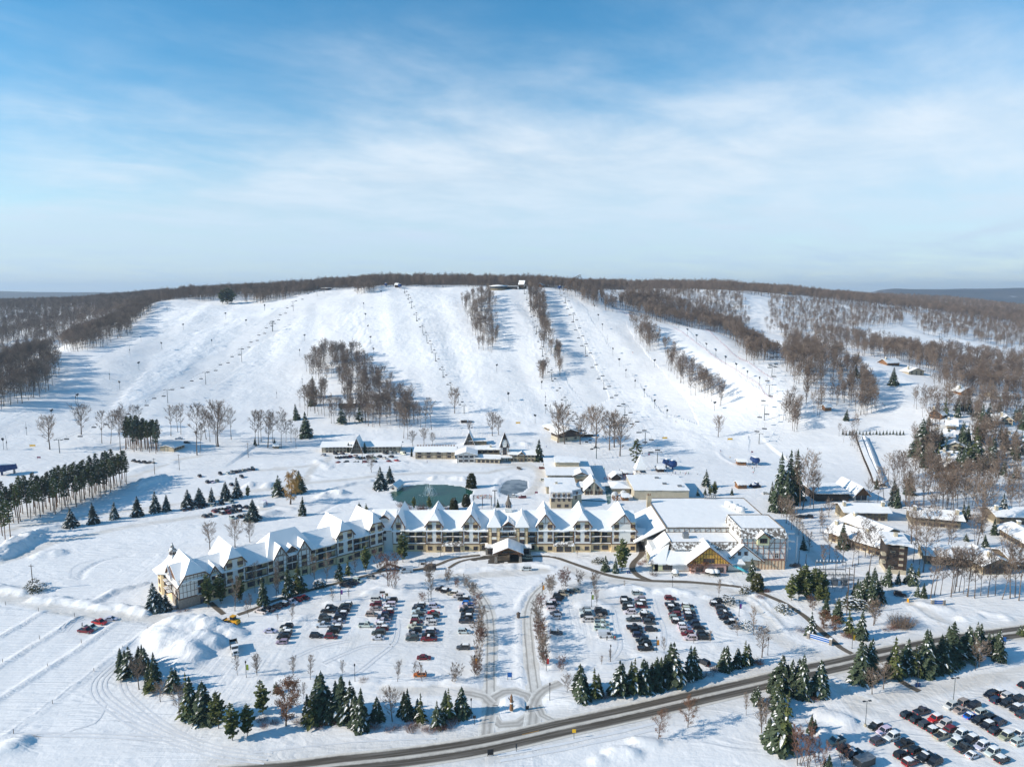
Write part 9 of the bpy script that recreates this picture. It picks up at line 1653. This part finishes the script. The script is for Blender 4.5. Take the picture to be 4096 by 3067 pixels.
# ski racks and umbrellas at the base
for k, (x, y) in enumerate([(1060,600),(1110,560),(1160,520),(1230,520),(1320,560),(1380,580),(1420,545),(1400,600),(1290,590),(1345,610)]):
    p = G(*Z6(x, y)); e = empty('ski_rack', p, rnd.uniform(-.5, .5), 'rack of upright skis on the base plaza', 'ski rack', 'ski racks on the base plaza'); m = MB(); m.bar((-2, 0, 1), (2, 0, 1), .1); m.bar((-2, 0, 0), (-2, 0, 1), .1); m.bar((2, 0, 0), (2, 0, 1), .1); m.build('rail', M['darkmetal'], e); s = MB()
    for j in range(10): s.box(-1.9 + j * .4, -1.75 + j * .4, -.1, .02, 0, 1.75, j % 4)
    s.build('skis', [M['bluepaint'], M['redpaint'], M['black'], M['whitepaint']], e)['kind'] = 'stuff'

# ------------------------------------------------------------------ people
def person_mesh(pose):
    J = {'stand': dict(pel=(0,0,.95), ch=(0,0,1.35), nk=(0,0,1.5), hd=(0,.02,1.68), sl=(-.2,0,1.42), sr=(.2,0,1.42), el=(-.27,-.05,1.15), er=(.27,-.05,1.15), hl=(-.25,-.2,.95), hr=(.25,-.2,.95), kl=(-.12,-.02,.5), kr=(.12,.02,.5), fl=(-.13,0,.08), fr=(.13,0,.08), tl=(-.14,-.16,.05), tr=(.14,-.16,.05)),
         'ski': dict(pel=(0,.12,.82), ch=(0,-.05,1.2), nk=(0,-.12,1.35), hd=(0,-.16,1.52), sl=(-.2,-.06,1.27), sr=(.2,-.06,1.27), el=(-.34,-.15,1.05), er=(.34,-.15,1.05), hl=(-.34,-.42,1.0), hr=(.34,-.42,1.0), kl=(-.15,-.18,.48), kr=(.15,-.18,.48), fl=(-.15,.0,.08), fr=(.15,.0,.08), tl=(-.15,-.18,.05), tr=(.15,-.18,.05))}[pose]
    ks = list(J); me = bpy.data.meshes.new('p'); E = [('pel','ch'),('ch','nk'),('nk','hd'),('ch','sl'),('sl','el'),('el','hl'),('ch','sr'),('sr','er'),('er','hr'),('pel','kl'),('kl','fl'),('fl','tl'),('pel','kr'),('kr','fr'),('fr','tr')]
    me.from_pydata([J[k] for k in ks], [(ks.index(a), ks.index(b)) for a, b in E], []); o = bpy.data.objects.new('p', me); COL.objects.link(o); o.modifiers.new('s', 'SKIN')
    rad = dict(pel=.16, ch=.18, nk=.07, hd=.12, sl=.09, sr=.09, el=.065, er=.065, hl=.05, hr=.05, kl=.09, kr=.09, fl=.065, fr=.065, tl=.05, tr=.05)
    for k, v in zip(ks, me.skin_vertices[0].data): v.radius = (rad[k], rad[k]); v.use_root = k == 'pel'
    o.modifiers.new('u', 'SUBSURF').levels = 1; dg = bpy.context.evaluated_depsgraph_get(); r = bpy.data.meshes.new_from_object(o.evaluated_get(dg)); bpy.data.objects.remove(o); r.name = 'person_' + pose
    for m in (M['paint'], M['pants'], M['skin'], M['black']): r.materials.append(m)
    for pl_ in r.polygons: z = pl_.center.z; nz = J['nk'][2]; pl_.material_index = 3 if z < .13 or z > nz + .2 else 2 if z > nz + .05 else 1 if z < J['pel'][2] - .02 and abs(pl_.center.x) < .24 else 0; pl_.use_smooth = True
    return r
M['pants'] = mat('dark_ski_pants', (.03, .032, .04), .9, .2); M['skin'] = mat('skin', (.5, .32, .24), .6, .1)
PM = {k: person_mesh(k) for k in ('stand', 'ski')}
sk = MB(); [sk.box(s * .15 - .05, s * .15 + .05, -.95, .75, 0, .04) for s in (-1, 1)]; SKI = sk.data('skis', M['redpaint'])
JC = [((.45, .03, .03), 'red'), ((.02, .08, .35), 'blue'), ((.02, .02, .025), 'black'), ((.5, .5, .5), 'white'), ((.6, .3, .02), 'orange'), ((.05, .25, .12), 'green')]
PPL = [(ZG, 'on the base plaza', [(1380,315),(1410,295),(1450,290),(1490,300),(1500,290),(1515,295),(1590,300),(1390,290),(1345,290),(1330,275)], 'stand'), (ZG, 'queueing at the beginner lift', [(2030,250),(2045,258),(2010,235),(2060,240),(2036,290),(2046,275),(1990,232)], 'stand'), (ZC, 'skiing down the widest run', [(1067,735),(1415,1275),(1775,1515)], 'ski'), (ZA, 'skiing on the valley-side slope', [(1170,1115),(1408,920),(1882,380)], 'ski'), (ZD, 'skiing on the gentle run', [(1075,1142),(1092,1162),(472,1500)], 'ski'), (ZG, 'by the ski racks', [(840,260),(765,225),(960,270),(350,225),(360,222)], 'stand'), (ZF, 'walking on the snow below the cream lodge', [(1425,205)], 'stand'), (ZK, 'beside the white van', [(860,590),(912,585),(922,590),(932,588)], 'stand'), (ZJ, 'beside the white minivan', [(1068,252),(1090,262)], 'stand'), (ZI, 'beside the trucks on the ploughed field', [(662,480)], 'stand'), (ZG, 'walking at the foot of the slope', [(373,80),(1850,165)], 'stand')]
for Zf, wh, lst, pose in PPL:
    for k, (x, y) in enumerate(lst):
        c, cn = JC[rnd.randrange(len(JC))]; p = gz(Zf, x, y); lb = 'person in a %s jacket and dark trousers %s' % (cn, wh); z = float(zground(p.x, p.y).ravel()[0]) + .02; e = empty('person', (p.x, p.y, max(z, p.z)), rnd.uniform(0, 6.28) if pose == 'stand' else rnd.uniform(-.7, .7), lb, 'person', 'people ' + wh if len(lst) > 1 else None); obj('body', PM[pose], e, c)
        if pose == 'ski': obj('skis', SKI, e)
print('CARS', n_cars, 'CHAIRS', n_ch)
# fence stakes in the field
for k, (x, y) in enumerate([(110,1342),(423,1103),(757,845),(985,660),(1190,510),(383,808),(655,612),(310,355),(22,770),(600,400),(45,305),(318,580)]):
    p = gz(ZI, x, y); m = MB(); m.tube([(0, 0, -.3), (0, 0, 1.5)], [.09, .08], 6); o = m.build('field_stake', M['bark']); o.location = p; tag(o, 'short wooden stake in the furrowed snowfield', 'stake', 'stakes in the furrowed snowfield')

chal = [(o.location.to_2d(), o['label']) for o in bpy.data.objects if o.name.startswith(('chalet', 'timber_lodge', 'gable_lodge'))]
for o in bpy.data.objects:
    if o.get('label') == 'bare tree in the woods around the chalets':
        d, lb = min(((o.location.to_2d() - c).length, l) for c, l in chal); o['label'] = 'bare tree %s the %s' % ('close beside' if d < 16 else 'in the woods near', ' '.join(lb.split()[:9])); o['group'] = 'bare trees around the chalets'
# parts made of pieces too small to tell apart
for o in bpy.data.objects:
    if o.parent and o.name.split('.')[0] in ('snow_load', 'timber_framing', 'infill_panels', 'fascia', 'headlights', 'taillights', 'netting', 'truss_band', 'timber_grid', 'batten_strip', 'timber_truss', 'wire_fence', 'foliage', 'stems', 'railing', 'logs', 'beams', 'clock_hands', 'window_frame', 'water_jets', 'chimney_pot', 'frame_beam', 'sheave_train'): o['kind'] = 'stuff'

# ------------------------------------------------------------------ the air
hz = MB(); hz.box(-12500, 12500, -400, 13500, -80, 300); hz = hz.build('haze', []); hz['kind'] = 'stuff'; hz['label'] = 'thin bluish winter haze over the valley'
hm = bpy.data.materials.new('thin_haze'); hm.use_nodes = True; ht = hm.node_tree; ht.nodes.clear(); ho = ht.nodes.new('ShaderNodeOutputMaterial'); hv = ht.nodes.new('ShaderNodeVolumePrincipled')
hv.inputs['Color'].default_value = (.62, .80, 1, 1); hv.inputs['Density'].default_value = 8.5e-5; hv.inputs['Anisotropy'].default_value = .2; ht.links.new(hv.outputs[0], ho.inputs['Volume']); hz.data.materials.append(hm)
